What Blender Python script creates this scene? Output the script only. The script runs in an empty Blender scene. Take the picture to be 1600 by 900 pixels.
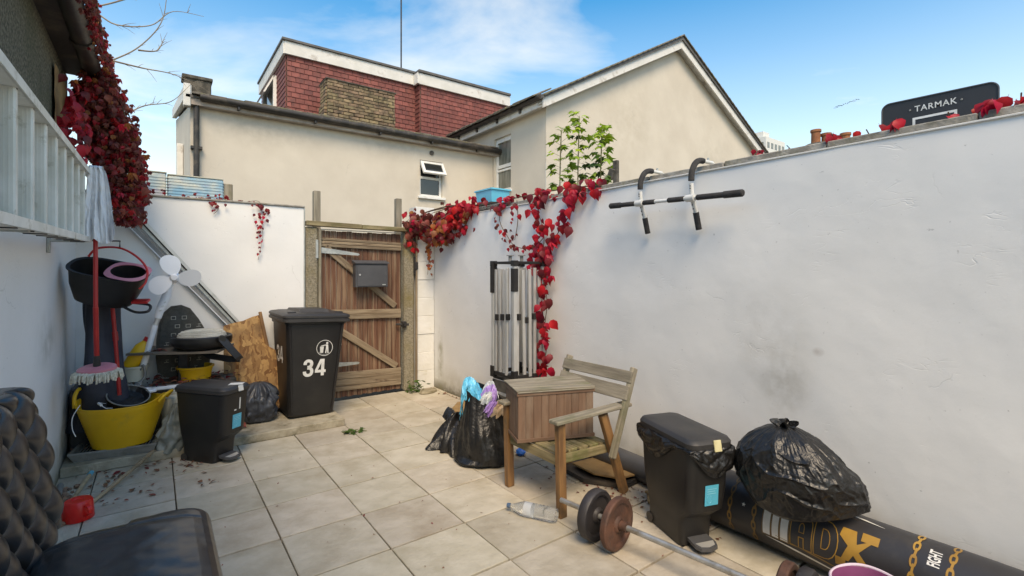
import bpy, bmesh, math, random
from mathutils import Vector, Matrix, noise, Euler
R = math.radians
S = bpy.context.scene
COL = S.collection
random.seed(7)

# ------------------------------------------------------------------ camera
cam_d = bpy.data.cameras.new('camera'); cam = bpy.data.objects.new('camera', cam_d); COL.objects.link(cam)
cam.location = (0, 0, 1.5)
cam.rotation_euler = (R(90), 0, -math.atan2(558, 758))
cam_d.sensor_width = 36; cam_d.lens = 758/1600*36; cam_d.shift_y = -26/1600
cam_d.clip_start = .05; cam_d.clip_end = 2000
S.camera = cam

# ------------------------------------------------------------------ world, sun, exposure
W = bpy.data.worlds.new('World'); S.world = W; W.use_nodes = True
nt = W.node_tree; N = nt.nodes; N.clear()
out = N.new('ShaderNodeOutputWorld'); bg = N.new('ShaderNodeBackground'); bg.inputs[1].default_value = .15
sky = N.new('ShaderNodeTexSky'); sky.sky_type = 'NISHITA'; sky.sun_disc = False
SUN_EL, SUN_AZ = R(52), R(207)
sky.sun_elevation = SUN_EL; sky.sun_rotation = SUN_AZ; sky.air_density = 1.0; sky.dust_density = .6; sky.ozone_density = 2.0
tc = N.new('ShaderNodeTexCoord')
mp = N.new('ShaderNodeMapping'); mp.inputs['Scale'].default_value = (1, 1, 3.2); mp.inputs['Location'].default_value = (-.8, 1.1, .3)
n1 = N.new('ShaderNodeTexNoise'); n1.inputs['Scale'].default_value = 1.7; n1.inputs['Detail'].default_value = 7; n1.inputs['Roughness'].default_value = .55; n1.inputs['Distortion'].default_value = .35
rp = N.new('ShaderNodeValToRGB'); rp.color_ramp.elements[0].position = .46; rp.color_ramp.elements[1].position = .76
rp.color_ramp.elements[1].color = (.60, .60, .60, 1)
hs = N.new('ShaderNodeHueSaturation'); hs.inputs['Saturation'].default_value = 1.55; hs.inputs['Value'].default_value = 1.22
# pale, bright air low over the roofs
sx = N.new('ShaderNodeSeparateXYZ'); mr = N.new('ShaderNodeMapRange')
mr.inputs['From Min'].default_value = .02; mr.inputs['From Max'].default_value = .50; mr.inputs['To Min'].default_value = .62; mr.inputs['To Max'].default_value = .0
mxl = N.new('ShaderNodeMath'); mxl.operation = 'MAXIMUM'
mix = N.new('ShaderNodeMix'); mix.data_type = 'RGBA'
mix.inputs[7].default_value = (4.7, 5.1, 5.6, 1)
L = nt.links.new
L(tc.outputs['Generated'], mp.inputs[0]); L(mp.outputs[0], n1.inputs['Vector']); L(n1.outputs[0], rp.inputs[0])
L(tc.outputs['Generated'], sx.inputs[0]); L(sx.outputs[2], mr.inputs['Value'])
L(rp.outputs[0], mxl.inputs[0]); L(mr.outputs[0], mxl.inputs[1]); L(mxl.outputs[0], mix.inputs[0])
L(sky.outputs[0], hs.inputs['Color']); L(hs.outputs[0], mix.inputs[6]); L(mix.outputs[2], bg.inputs[0]); L(bg.outputs[0], out.inputs[0])

sd = bpy.data.lights.new('sun', 'SUN'); sd.energy = 1.75; sd.angle = R(28); sd.color = (1, .97, .94)
so = bpy.data.objects.new('sun', sd); COL.objects.link(so)
sv = Vector((math.sin(SUN_AZ)*math.cos(SUN_EL), math.cos(SUN_AZ)*math.cos(SUN_EL), math.sin(SUN_EL)))
so.rotation_euler = sv.to_track_quat('Z', 'Y').to_euler(); so.location = (0, 0, 30)
S.view_settings.view_transform = 'Standard'; S.view_settings.look = 'None'; S.view_settings.exposure = 0.92; S.view_settings.gamma = 1
S.view_settings.use_white_balance = True; S.view_settings.white_balance_temperature = 10000; S.view_settings.white_balance_tint = 10
S.render.engine = 'CYCLES'

# ------------------------------------------------------------------ materials
def mat(name, c1, c2=None, scale=6, detail=6, rough=.6, bump=.15, bscale=40, st=(1, 1, 1), metal=0, rand=.0, dirt=None,
        spec=.5, world=False, lo=.38, hi=.62, alpha=None, trans=0, bdist=.01, rvar=0, dscale=3, dlo=.5, dhi=.7, dst=(1, 1, 1), coat=0, bdetail=4, hue=0):
    m = bpy.data.materials.new(name); m.use_nodes = True
    t = m.node_tree; n = t.nodes; l = t.links.new; p = n['Principled BSDF']
    c2 = c2 or tuple(x*.8 for x in c1)
    def vec(stretch):
        mpn = n.new('ShaderNodeMapping'); mpn.inputs['Scale'].default_value = stretch
        if world:
            g = n.new('ShaderNodeNewGeometry'); l(g.outputs['Position'], mpn.inputs[0])
        else:
            tcn = n.new('ShaderNodeTexCoord'); oi = n.new('ShaderNodeObjectInfo')
            va = n.new('ShaderNodeVectorMath'); va.operation = 'MULTIPLY_ADD'
            cmb = n.new('ShaderNodeCombineXYZ')
            for k in range(3): l(oi.outputs['Random'], cmb.inputs[k])
            va.inputs[1].default_value = (13.1, 7.7, 19.3)
            l(cmb.outputs[0], va.inputs[0]); l(tcn.outputs['Object'], va.inputs[2]); l(va.outputs[0], mpn.inputs[0])
        return mpn.outputs[0]
    v = vec(st)
    no = n.new('ShaderNodeTexNoise'); no.inputs['Scale'].default_value = scale; no.inputs['Detail'].default_value = detail; l(v, no.inputs['Vector'])
    cr = n.new('ShaderNodeValToRGB'); e = cr.color_ramp.elements
    e[0].position = lo; e[1].position = hi; e[0].color = (*c2, 1); e[1].color = (*c1, 1); l(no.outputs[0], cr.inputs[0])
    col = cr.outputs[0]
    if dirt:
        v2 = vec(dst)
        nd = n.new('ShaderNodeTexNoise'); nd.inputs['Scale'].default_value = dscale; nd.inputs['Detail'].default_value = 8; nd.inputs['Roughness'].default_value = .65; l(v2, nd.inputs['Vector'])
        r2 = n.new('ShaderNodeMapRange'); r2.inputs['From Min'].default_value = dlo; r2.inputs['From Max'].default_value = dhi; l(nd.outputs[0], r2.inputs['Value'])
        mx = n.new('ShaderNodeMix'); mx.data_type = 'RGBA'; mx.inputs[7].default_value = (*dirt, 1); l(r2.outputs[0], mx.inputs[0]); l(col, mx.inputs[6]); col = mx.outputs[2]
    if rand or hue:
        oi = n.new('ShaderNodeObjectInfo'); h = n.new('ShaderNodeHueSaturation')
        mr = n.new('ShaderNodeMapRange'); mr.inputs['To Min'].default_value = 1-rand; mr.inputs['To Max'].default_value = 1+rand
        l(oi.outputs['Random'], mr.inputs['Value']); l(mr.outputs[0], h.inputs['Value'])
        if hue:
            ma = n.new('ShaderNodeMath'); ma.operation = 'MULTIPLY'; ma.inputs[1].default_value = 37.7
            mb = n.new('ShaderNodeMath'); mb.operation = 'FRACT'; l(oi.outputs['Random'], ma.inputs[0]); l(ma.outputs[0], mb.inputs[0])
            mr2 = n.new('ShaderNodeMapRange'); mr2.inputs['To Min'].default_value = .5-hue; mr2.inputs['To Max'].default_value = .5+hue
            l(mb.outputs[0], mr2.inputs['Value']); l(mr2.outputs[0], h.inputs['Hue'])
        l(col, h.inputs['Color']); col = h.outputs[0]
    l(col, p.inputs['Base Color'])
    p.inputs['Roughness'].default_value = rough; p.inputs['Metallic'].default_value = metal
    p.inputs['Specular IOR Level'].default_value = spec
    if coat: p.inputs['Coat Weight'].default_value = coat
    if rvar:
        rr = n.new('ShaderNodeMapRange'); rr.inputs['To Min'].default_value = max(.03, rough-rvar); rr.inputs['To Max'].default_value = min(1, rough+rvar)
        l(no.outputs[0], rr.inputs['Value']); l(rr.outputs[0], p.inputs['Roughness'])
    if trans: p.inputs['Transmission Weight'].default_value = trans
    if alpha is not None: p.inputs['Alpha'].default_value = alpha
    if bump:
        nb = n.new('ShaderNodeTexNoise'); nb.inputs['Scale'].default_value = bscale; nb.inputs['Detail'].default_value = bdetail; l(v, nb.inputs['Vector'])
        bn = n.new('ShaderNodeBump'); bn.inputs['Strength'].default_value = bump; bn.inputs['Distance'].default_value = bdist
        l(nb.outputs[0], bn.inputs['Height']); l(bn.outputs[0], p.inputs['Normal'])
    return m

def render_wall_mat(name, base, base2, stains=(), low=None, rough=.85, trowel=.5):
    """painted render: broad undulation, trowel ridges, hairline cracks, real stains"""
    m = bpy.data.materials.new(name); m.use_nodes = True
    t = m.node_tree; n = t.nodes; l = t.links.new; p = n['Principled BSDF']; p.inputs['Roughness'].default_value = rough
    g = n.new('ShaderNodeNewGeometry'); pos = g.outputs['Position']
    def noi(sc, st=(1, 1, 1), det=6, ro=.55, dist=0):
        mpn = n.new('ShaderNodeMapping'); mpn.inputs['Scale'].default_value = st; l(pos, mpn.inputs[0])
        a = n.new('ShaderNodeTexNoise'); a.inputs['Scale'].default_value = sc; a.inputs['Detail'].default_value = det
        a.inputs['Roughness'].default_value = ro; a.inputs['Distortion'].default_value = dist; l(mpn.outputs[0], a.inputs['Vector']); return a.outputs[0]
    def mrng(x, a, b, c=0, d=1):
        r = n.new('ShaderNodeMapRange'); r.inputs['From Min'].default_value = a; r.inputs['From Max'].default_value = b
        r.inputs['To Min'].default_value = c; r.inputs['To Max'].default_value = d; l(x, r.inputs['Value']); return r.outputs[0]
    def mul(a, b):
        q = n.new('ShaderNodeMath'); q.operation = 'MULTIPLY'
        l(a, q.inputs[0]); (l(b, q.inputs[1]) if not isinstance(b, (int, float)) else setattr(q.inputs[1], 'default_value', b)); return q.outputs[0]
    def mixc(f, a, colr):
        q = n.new('ShaderNodeMix'); q.data_type = 'RGBA'; l(f, q.inputs[0]); l(a, q.inputs[6]); q.inputs[7].default_value = (*colr, 1); return q.outputs[2]
    cr = n.new('ShaderNodeValToRGB'); cr.color_ramp.elements[0].position = .35; cr.color_ramp.elements[1].position = .65
    cr.color_ramp.elements[0].color = (*base2, 1); cr.color_ramp.elements[1].color = (*base, 1); l(noi(1.3, det=8), cr.inputs[0]); c = cr.outputs[0]
    c = mixc(mul(mrng(noi(9, (1, 1, .35), 8, .7), .62, .80), .16), c, tuple(x*.72 for x in base2))   # streaky grime
    c = mixc(mul(mrng(noi(38, det=3), .70, .76), .55), c, tuple(x*.45 for x in base2))                # pits and specks
    sep = n.new('ShaderNodeSeparateXYZ'); l(pos, sep.inputs[0])
    if low:                                                                                          # splash dirt and algae above the ground
        c = mixc(mul(mul(mrng(sep.outputs[2], low[1], 0), mrng(noi(3.2, det=9, ro=.7), .32, .62)), .9), c, low[0])
        c = mixc(mul(mul(mrng(sep.outputs[2], .13, .0), mrng(noi(7, det=9, ro=.7), .30, .5)), .9), c, (.09, .075, .04))
    for (sx_, sy_, sz_, rx_, rz_, col_, amt) in stains:
        vm = n.new('ShaderNodeMapping'); vm.vector_type = 'POINT'
        vm.inputs['Location'].default_value = (-sx_/rx_, -sy_/rx_, -sz_/rz_); vm.inputs['Scale'].default_value = (1/rx_, 1/rx_, 1/rz_)
        l(pos, vm.inputs[0]); ln = n.new('ShaderNodeVectorMath'); ln.operation = 'LENGTH'; l(vm.outputs[0], ln.inputs[0])
        f = mul(mrng(ln.outputs['Value'], 1.0, .1), mrng(noi(6, det=8, ro=.6), .35, .62))
        c = mixc(mul(f, amt), c, col_)
    # cracks
    vo = n.new('ShaderNodeTexVoronoi'); vo.feature = 'DISTANCE_TO_EDGE'; vo.inputs['Scale'].default_value = 1.1
    wn = n.new('ShaderNodeTexNoise'); wn.inputs['Scale'].default_value = 3.5; wn.inputs['Detail'].default_value = 6; l(pos, wn.inputs['Vector'])
    va = n.new('ShaderNodeVectorMath'); va.operation = 'MULTIPLY_ADD'; va.inputs[1].default_value = (.5, .5, .5); l(wn.outputs['Color'], va.inputs[0]); l(pos, va.inputs[2]); l(va.outputs[0], vo.inputs['Vector'])
    ck = mul(mrng(vo.outputs['Distance'], .006, .0), mrng(noi(1.7), .58, .64))
    c = mixc(mul(ck, .22), c, (.22, .21, .19))
    l(c, p.inputs['Base Color'])
    # relief
    h1 = mul(noi(2.2, det=3), .9); h2 = mul(mrng(noi(4, (1, .8, 1.5), 3, .5, .3), .40, .7), .07*trowel); h3 = mul(noi(60, det=3), .035)
    h4 = mul(ck, -.10)
    ab = n.new('ShaderNodeMath'); ab.operation = 'ABSOLUTE'; sb = n.new('ShaderNodeMath'); sb.operation = 'SUBTRACT'; sb.inputs[1].default_value = .5
    l(noi(6, (1, .8, 2.6), 2, .5, .8), sb.inputs[0]); l(sb.outputs[0], ab.inputs[0])
    nick = mul(mrng(ab.outputs[0], .012, .0), mrng(noi(3.1, det=2), .57, .66))
    h4b = mul(nick, -.09*trowel*2)
    def add(a, b):
        q = n.new('ShaderNodeMath'); q.operation = 'ADD'; l(a, q.inputs[0]); l(b, q.inputs[1]); return q.outputs[0]
    bn = n.new('ShaderNodeBump'); bn.inputs['Strength'].default_value = .55; bn.inputs['Distance'].default_value = .018
    l(add(add(add(h1, h2), add(h3, h4)), h4b), bn.inputs['Height']); l(bn.outputs[0], p.inputs['Normal'])
    return m

white_wall = render_wall_mat('white_render', (.80, .80, .785), (.76, .76, .742),
    stains=[(2.92, 1.31, .84, .16, .22, (.28, .255, .20), .42), (2.92, 1.38, 1.02, .26, .46, (.42, .39, .33), .38), (2.92, 1.143, 1.06, .035, .03, (.30, .22, .16), .5),
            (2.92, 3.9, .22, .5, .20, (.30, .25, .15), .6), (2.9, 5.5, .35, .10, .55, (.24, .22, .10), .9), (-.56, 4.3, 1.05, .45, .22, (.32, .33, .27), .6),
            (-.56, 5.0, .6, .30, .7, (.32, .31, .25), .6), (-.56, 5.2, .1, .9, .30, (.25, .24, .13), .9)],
    low=((.40, .37, .28), .36))
cream_wall = render_wall_mat('cream_render', (.62, .56, .475), (.56, .50, .42), rough=.9, trowel=.2,
    stains=[(4.9, 10, 3.0, .5, .9, (.40, .35, .28), .5), (1.5, 10, 4.2, 1.6, .5, (.42, .37, .30), .6), (4.2, 10, 4.25, 1.5, .4, (.43, .38, .31), .6), (9.5, 7.96, 5.2, 1.2, 1.4, (.50, .44, .35), .5), (13.2, 7.96, 4.6, 1.4, 1.0, (.47, .42, .34), .5)])
M = {}
M['pebble'] = mat('pebbledash', (.21, .20, .145), (.07, .07, .05), scale=55, detail=3, rough=.95, bump=1, bscale=85, bdist=.03, world=True, dirt=(.07, .08, .04), dscale=1.2)
M['tile'] = mat('paving_stone', (.485, .435, .355), (.415, .368, .29), scale=7, detail=12, rough=.8, bump=.7, bscale=22, bdist=.010, rand=.11, hue=.008, dirt=(.29, .235, .16), dscale=2.6, dlo=.48, dhi=.82, bdetail=8)
M['grout'] = mat('joint_dirt', (.09, .075, .05), (.04, .035, .025), scale=20, rough=1, world=True)
M['conc'] = mat('concrete', (.42, .37, .28), (.32, .275, .20), scale=9, detail=9, rough=.9, bump=.6, bscale=60, bdist=.01, dirt=(.13, .11, .06), dscale=5)
M['pitted'] = mat('exposed_aggregate', (.36, .315, .235), (.23, .20, .14), scale=60, detail=3, rough=.95, bump=1, bscale=90, bdist=.02, dirt=(.24, .19, .08), dscale=2.5)
M['coping'] = mat('coping_stone', (.36, .34, .30), (.23, .21, .18), scale=14, detail=8, rough=.9, bump=.5, bscale=60, rand=.06, dirt=(.15, .14, .08), dscale=6)
M['block'] = mat('painted_block', (.75, .745, .72), (.69, .68, .64), scale=4, rough=.85, bump=.4, bscale=30, dirt=(.45, .41, .28), dscale=5, dlo=.60, dhi=.85)
M['gatewood'] = mat('weathered_board', (.15, .066, .038), (.25, .165, .105), scale=3.2, detail=9, rough=.8, bump=.9, bscale=20, st=(.55, 9, 9), bdist=.006, lo=.36, hi=.54, rand=.16, dirt=(.07, .03, .02), dscale=2.2, dst=(.9, 12, 12), dlo=.52, dhi=.75)
M['railwood'] = mat('grey_rail_wood', (.30, .23, .155), (.19, .135, .085), scale=3, detail=9, rough=.8, bump=.8, bscale=22, st=(1, 10, 10), bdist=.005, rand=.12, dirt=(.08, .04, .025), dscale=2, dst=(2, 8, 8), dlo=.58, dhi=.7)
M['greywood'] = mat('silvered_wood', (.30, .265, .205), (.19, .165, .125), scale=3, detail=9, rough=.85, bump=.7, bscale=22, st=(1, 11, 11), bdist=.004, rand=.12, dirt=(.13, .13, .07), dscale=3)
M['orangewood'] = mat('chair_leg_wood', (.30, .155, .062), (.17, .085, .038), scale=3, detail=9, rough=.6, bump=.5, bscale=20, st=(1, 9, 9), bdist=.004, rand=.12, dirt=(.085, .06, .03), dscale=3, dlo=.5, dhi=.68)
M['boxwood'] = mat('teak_slat', (.20, .115, .074), (.145, .082, .053), scale=4, detail=9, rough=.7, bump=.5, bscale=20, st=(1, 9, 9), bdist=.003, rand=.04, dirt=(.25, .18, .13), dscale=2, dlo=.5, dhi=.75, dst=(1, 5, 5))
M['seatwood'] = mat('mossy_slat', (.31, .25, .14), (.17, .13, .065), scale=4, detail=9, rough=.85, bump=.6, bscale=20, st=(1, 9, 9), bdist=.004, rand=.1, dirt=(.10, .11, .03), dscale=4)
M['osb'] = mat('chipboard', (.44, .235, .085), (.22, .10, .035), scale=14, detail=4, rough=.75, bump=.5, bscale=26, st=(1, 2.2, 1), rand=.05, dirt=(.15, .08, .03), dscale=6, dlo=.52, dhi=.62)
def flakeboard():
    m = bpy.data.materials.new('chipboard'); m.use_nodes = True; t = m.node_tree; n = t.nodes; l = t.links.new; p = n['Principled BSDF']; p.inputs['Roughness'].default_value = .75
    tcn = n.new('ShaderNodeTexCoord'); nd = n.new('ShaderNodeTexNoise'); nd.inputs['Scale'].default_value = 9; l(tcn.outputs['Object'], nd.inputs['Vector'])
    va = n.new('ShaderNodeVectorMath'); va.operation = 'MULTIPLY_ADD'; va.inputs[1].default_value = (.12, .12, .12); l(nd.outputs['Color'], va.inputs[0]); l(tcn.outputs['Object'], va.inputs[2])
    mpn = n.new('ShaderNodeMapping'); mpn.inputs['Rotation'].default_value = (0, .6, 0); mpn.inputs['Scale'].default_value = (1, 1, .38); l(va.outputs[0], mpn.inputs[0])
    vo = n.new('ShaderNodeTexVoronoi'); vo.inputs['Scale'].default_value = 42; l(mpn.outputs[0], vo.inputs['Vector'])
    sp_ = n.new('ShaderNodeSeparateXYZ'); l(vo.outputs['Color'], sp_.inputs[0]); cr = n.new('ShaderNodeValToRGB'); e = cr.color_ramp.elements
    e[0].color = (.20, .085, .03, 1); e[1].color = (.52, .30, .12, 1); l(sp_.outputs[0], cr.inputs[0])
    n2 = n.new('ShaderNodeTexNoise'); n2.inputs['Scale'].default_value = 4; n2.inputs['Detail'].default_value = 8; l(tcn.outputs['Object'], n2.inputs['Vector'])
    mr_ = n.new('ShaderNodeMapRange'); mr_.inputs['From Min'].default_value = .52; mr_.inputs['From Max'].default_value = .72; l(n2.outputs[0], mr_.inputs['Value'])
    mx = n.new('ShaderNodeMix'); mx.data_type = 'RGBA'; mx.inputs[7].default_value = (.13, .07, .035, 1); l(mr_.outputs[0], mx.inputs[0]); l(cr.outputs[0], mx.inputs[6]); l(mx.outputs[2], p.inputs['Base Color'])
    bn = n.new('ShaderNodeBump'); bn.inputs['Strength'].default_value = .5; bn.inputs['Distance'].default_value = .004; l(sp_.outputs[1], bn.inputs['Height']); l(bn.outputs[0], p.inputs['Normal']); return m
M['osb'] = flakeboard()
M['ply'] = mat('tan_board', (.36, .23, .10), (.25, .15, .065), scale=4, rough=.8, dirt=(.15, .09, .04), dscale=5)
M['blackplastic'] = mat('black_plastic', (.016, .015, .0145), (.012, .011, .011), scale=5, rough=.46, bump=.12, bscale=170, bdist=.002, rvar=.10, dirt=(.032, .029, .025), dscale=4, dlo=.55, dhi=.9)
M['lidplastic'] = mat('dusty_black_lid', (.036, .034, .034), (.026, .025, .025), scale=6, rough=.5, bump=.12, bscale=150, bdist=.002, dirt=(.065, .058, .048), dscale=7, dlo=.55, dhi=.85)
M['bagplastic'] = mat('thin_black_bag', (.013, .0125, .0125), (.009, .009, .009), scale=4, rough=.34, bump=.8, bscale=16, bdist=.02, spec=.5, bdetail=6, rvar=.08)
M['leather'] = mat('black_leatherette', (.030, .028, .028), (.022, .021, .021), scale=3, rough=.32, bump=.22, bscale=190, bdist=.0015, spec=.75, rvar=.08, dirt=(.045, .041, .036), dscale=3, dlo=.55, dhi=.85)
M['tub'] = mat('yellow_plastic', (.80, .44, .018), (.70, .36, .012), scale=4, rough=.5, bump=.05, dirt=(.36, .24, .05), dscale=5, dlo=.58, dhi=.85)
M['red'] = mat('red_plastic', (.55, .02, .018), (.42, .012, .012), scale=5, rough=.35, bump=.03, dirt=(.26, .03, .02), dscale=6, dlo=.58, dhi=.8)
M['brightred'] = mat('bright_red_plastic', (.80, .02, .015), (.72, .015, .012), scale=5, rough=.3, bump=0)
M['pink'] = mat('pink_plastic', (.68, .26, .30), (.58, .18, .22), scale=5, rough=.45, bump=.03)
M['purple'] = mat('purple_plastic', (.25, .07, .17), (.20, .05, .13), scale=5, rough=.4, bump=.03)
M['palepurple'] = mat('pale_purple_rim', (.66, .55, .64), (.58, .47, .56), scale=5, rough=.4, bump=0)
M['alu'] = mat('aluminium', (.62, .62, .60), (.54, .54, .52), scale=5, rough=.40, metal=.5, bump=.05, bscale=30, rand=.10, dirt=(.40, .39, .34), dscale=5, dlo=.6, dhi=.85)
M['ladder'] = mat('dull_ladder_metal', (.70, .70, .65), (.58, .58, .52), scale=7, rough=.45, metal=.10, bump=.1, bscale=30, dirt=(.30, .28, .20), dscale=8, dlo=.56)
M['galv'] = mat('galvanised', (.50, .52, .49), (.38, .40, .38), scale=20, rough=.5, metal=.5, bump=.1)
M['whitepl'] = mat('white_plastic', (.84, .85, .87), (.80, .81, .83), scale=4, rough=.4, bump=0)
M['upvc'] = mat('white_frame', (.78, .78, .76), (.70, .70, .67), scale=4, rough=.4, bump=0, dirt=(.5, .48, .4), dscale=6, dlo=.6)
M['fascia'] = mat('white_fascia', (.72, .71, .68), (.62, .61, .57), scale=3, rough=.6, bump=.05, dirt=(.42, .38, .33), dscale=3, dlo=.55)
M['oldfascia'] = mat('stained_fascia', (.50, .43, .37), (.35, .29, .25), scale=3, rough=.7, bump=.1, st=(1, 4, 4), dirt=(.22, .18, .14), dscale=3)
M['gutter'] = mat('black_gutter', (.035, .030, .028), (.022, .02, .018), scale=4, rough=.5, bump=.1, dirt=(.10, .08, .06), dscale=5)
M['glass'] = mat('window_glass', (.03, .035, .035), (.02, .022, .022), scale=2, rough=.06, bump=0, spec=.8)
M['glasspale'] = mat('curtained_glass', (.22, .23, .20), (.12, .13, .11), scale=2.5, rough=.08, bump=0, spec=.8, st=(4, 4, .7))
M['hangtile'] = mat('red_clay_tile', (.25, .074, .060), (.19, .054, .047), scale=6, rough=.75, bump=.3, bscale=50, rand=.20, dirt=(.12, .05, .045), dscale=5)
M['rooftile'] = mat('mossy_roof_tile', (.21, .185, .155), (.12, .105, .085), scale=8, rough=.95, bump=.6, bscale=40, rand=.15, dirt=(.20, .19, .09), dscale=6, world=True)
M['lead'] = mat('grey_flat_roof', (.13, .125, .12), (.09, .085, .08), rough=.7)
M['brick'] = mat('stock_brick', (.30, .215, .13), (.17, .125, .08), scale=7, rough=.9, bump=.6, bscale=50, rand=.30, hue=.02, dirt=(.06, .05, .035), dscale=6, dlo=.48, dhi=.66)
M['mortar'] = mat('old_mortar', (.17, .155, .12), (.10, .09, .07), scale=20, rough=1)
M['sooty'] = mat('sooty_stone', (.13, .115, .095), (.06, .055, .045), scale=10, rough=.95, bump=.5)
M['charcoal'] = mat('charcoal_paint', (.075, .078, .085), (.062, .064, .07), scale=5, rough=.5, bump=.1, bscale=120, dirt=(.12, .11, .10), dscale=8, dlo=.6)
M['foam'] = mat('black_foam', (.045, .043, .042), (.03, .028, .028), scale=30, rough=.95, bump=.4, bscale=150)
M['offwhite'] = mat('off_white_metal', (.70, .70, .67), (.6, .6, .57), scale=8, rough=.4, bump=.05, dirt=(.36, .33, .28), dscale=14, dlo=.6)
M['iron'] = mat('dark_iron', (.05, .045, .043), (.03, .028, .027), scale=10, rough=.5, metal=.3, bump=.2)
M['platedark'] = mat('dark_rubber_plate', (.036, .032, .034), (.022, .020, .022), scale=8, rough=.55, bump=.15, dirt=(.14, .13, .12), dscale=16, dlo=.64, dhi=.75)
M['platerust'] = mat('rust_brown_plate', (.125, .052, .032), (.070, .032, .022), scale=9, rough=.7, bump=.4, bscale=50, dirt=(.05, .03, .022), dscale=7)
M['steelbar'] = mat('worn_steel_bar', (.48, .48, .47), (.33, .32, .30), scale=12, rough=.4, metal=.6, bump=.15, dirt=(.25, .20, .14), dscale=10)
M['vinyl'] = mat('charcoal_vinyl', (.036, .035, .038), (.028, .027, .030), scale=4, rough=.42, bump=.15, bscale=8, bdist=.01, dirt=(.055, .05, .045), dscale=5, dlo=.55)
M['printwhite'] = mat('white_print', (.74, .74, .72), (.62, .62, .59), scale=20, rough=.5, bump=0)
M['gold'] = mat('gold_print', (.44, .25, .055), (.30, .16, .035), scale=6, rough=.4, bump=0)
M['dimgold'] = mat('faded_gold_print', (.24, .14, .045), (.17, .10, .035), scale=6, rough=.5, bump=0)
M['cyanlabel'] = mat('cyan_label', (.05, .42, .58), (.04, .38, .53), scale=5, rough=.45, bump=0)
M['cyanbag'] = mat('light_blue_bag', (.10, .55, .78), (.06, .44, .68), scale=9, rough=.35, bump=.6, bscale=22, bdist=.02)
M['bluebag'] = mat('bright_blue_plastic', (.02, .22, .72), (.02, .15, .6), scale=9, rough=.35, bump=.6, bscale=22, bdist=.02)
M['lilac'] = mat('lilac_bag', (.48, .34, .68), (.36, .22, .56), scale=9, rough=.35, bump=.6, bscale=22, bdist=.02)
M['whitebag'] = mat('white_litter', (.66, .68, .68), (.45, .52, .54), scale=14, rough=.4, bump=.6, bscale=22, bdist=.02)
M['creambag'] = mat('cream_litter', (.64, .54, .42), (.48, .34, .22), scale=10, rough=.5, bump=.6, bscale=22, bdist=.02)
M['greybag'] = mat('grey_blue_bag', (.050, .056, .068), (.028, .032, .040), scale=4, rough=.42, bump=.6, bscale=9, bdist=.02)
M['navy'] = mat('navy_cloth', (.030, .036, .055), (.016, .019, .030), scale=4, rough=.6, bump=.4, bscale=12, bdist=.02)
M['cloth'] = mat('white_cloth', (.80, .80, .81), (.74, .74, .76), scale=5, rough=.95, bump=.5, bscale=60, bdist=.004)
M['mopstring'] = mat('cream_mop_string', (.66, .61, .50), (.48, .43, .33), scale=60, rough=.95, bump=.3, bscale=120)
M['teal'] = mat('pale_blue_plastic', (.10, .55, .74), (.08, .50, .70), scale=4, rough=.4, bump=0)
M['handle'] = mat('pale_broom_wood', (.46, .35, .22), (.33, .24, .15), scale=4, rough=.7, bump=.2, st=(1, 1, 1), dirt=(.20, .15, .09), dscale=10)
M['greypipe'] = mat('grey_pipe', (.28, .28, .27), (.2, .2, .19), scale=6, rough=.5, bump=.05)
M['fabric'] = mat('charcoal_upholstery', (.085, .08, .068), (.065, .06, .05), scale=30, rough=.95, bump=.5, bscale=160)
M['palefab'] = mat('pale_woven_print', (.46, .44, .38), (.38, .36, .31), scale=30, rough=.95, bump=0)
M['greytable'] = mat('weathered_table_board', (.17, .14, .11), (.11, .095, .075), scale=5, rough=.7, bump=.3, dirt=(.24, .18, .13), dscale=6, dlo=.6)
M['greytray'] = mat('grey_tray_plastic', (.30, .295, .27), (.22, .215, .195), scale=6, rough=.6, bump=.1, dirt=(.13, .11, .08), dscale=7)
M['clearbag'] = mat('cloudy_plastic_bag', (.40, .42, .38), (.26, .28, .25), scale=5, rough=.25, bump=.8, bscale=14, bdist=.03, alpha=.72)
M['milky'] = mat('milky_container', (.52, .51, .42), (.42, .41, .33), scale=5, rough=.4, bump=.05)
M['stem'] = mat('vine_stem', (.16, .10, .06), (.09, .06, .04), scale=10, rough=.9)
M['bark'] = mat('pale_twig_bark', (.30, .25, .19), (.19, .15, .11), scale=10, rough=.9)
M['greenstem'] = mat('sapling_stem', (.16, .17, .06), (.12, .10, .04), scale=10, rough=.8)
def leafmat(name, a, b, rand=.28, hue=.005, transl=.28):
    m = mat(name, a, b, scale=7, detail=3, rough=.5, bump=.25, bscale=18, bdist=.004, rand=rand, hue=hue, spec=.35)
    n = m.node_tree.nodes; p = n['Principled BSDF']; tr = n.new('ShaderNodeBsdfTranslucent'); ms = n.new('ShaderNodeMixShader')
    src = p.inputs['Base Color'].links[0].from_socket; m.node_tree.links.new(src, tr.inputs[0]); ms.inputs[0].default_value = transl
    m.node_tree.links.new(p.outputs[0], ms.inputs[1]); m.node_tree.links.new(tr.outputs[0], ms.inputs[2]); m.node_tree.links.new(ms.outputs[0], n['Material Output'].inputs[0]); return m
M['redleaf'] = leafmat('crimson_leaf', (.50, .012, .034), (.30, .008, .022))
M['scarlet'] = leafmat('scarlet_leaf', (.62, .018, .030), (.44, .012, .024))
M['darkleaf'] = leafmat('maroon_leaf', (.27, .030, .034), (.14, .018, .022))
M['dullleaf'] = leafmat('dull_brown_red_leaf', (.30, .075, .052), (.17, .04, .032))
M['orangeleaf'] = leafmat('orange_leaf', (.50, .16, .04), (.30, .09, .03))
M['deadleaf'] = leafmat('dead_leaf', (.23, .105, .06), (.12, .055, .035), transl=.05)
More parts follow.
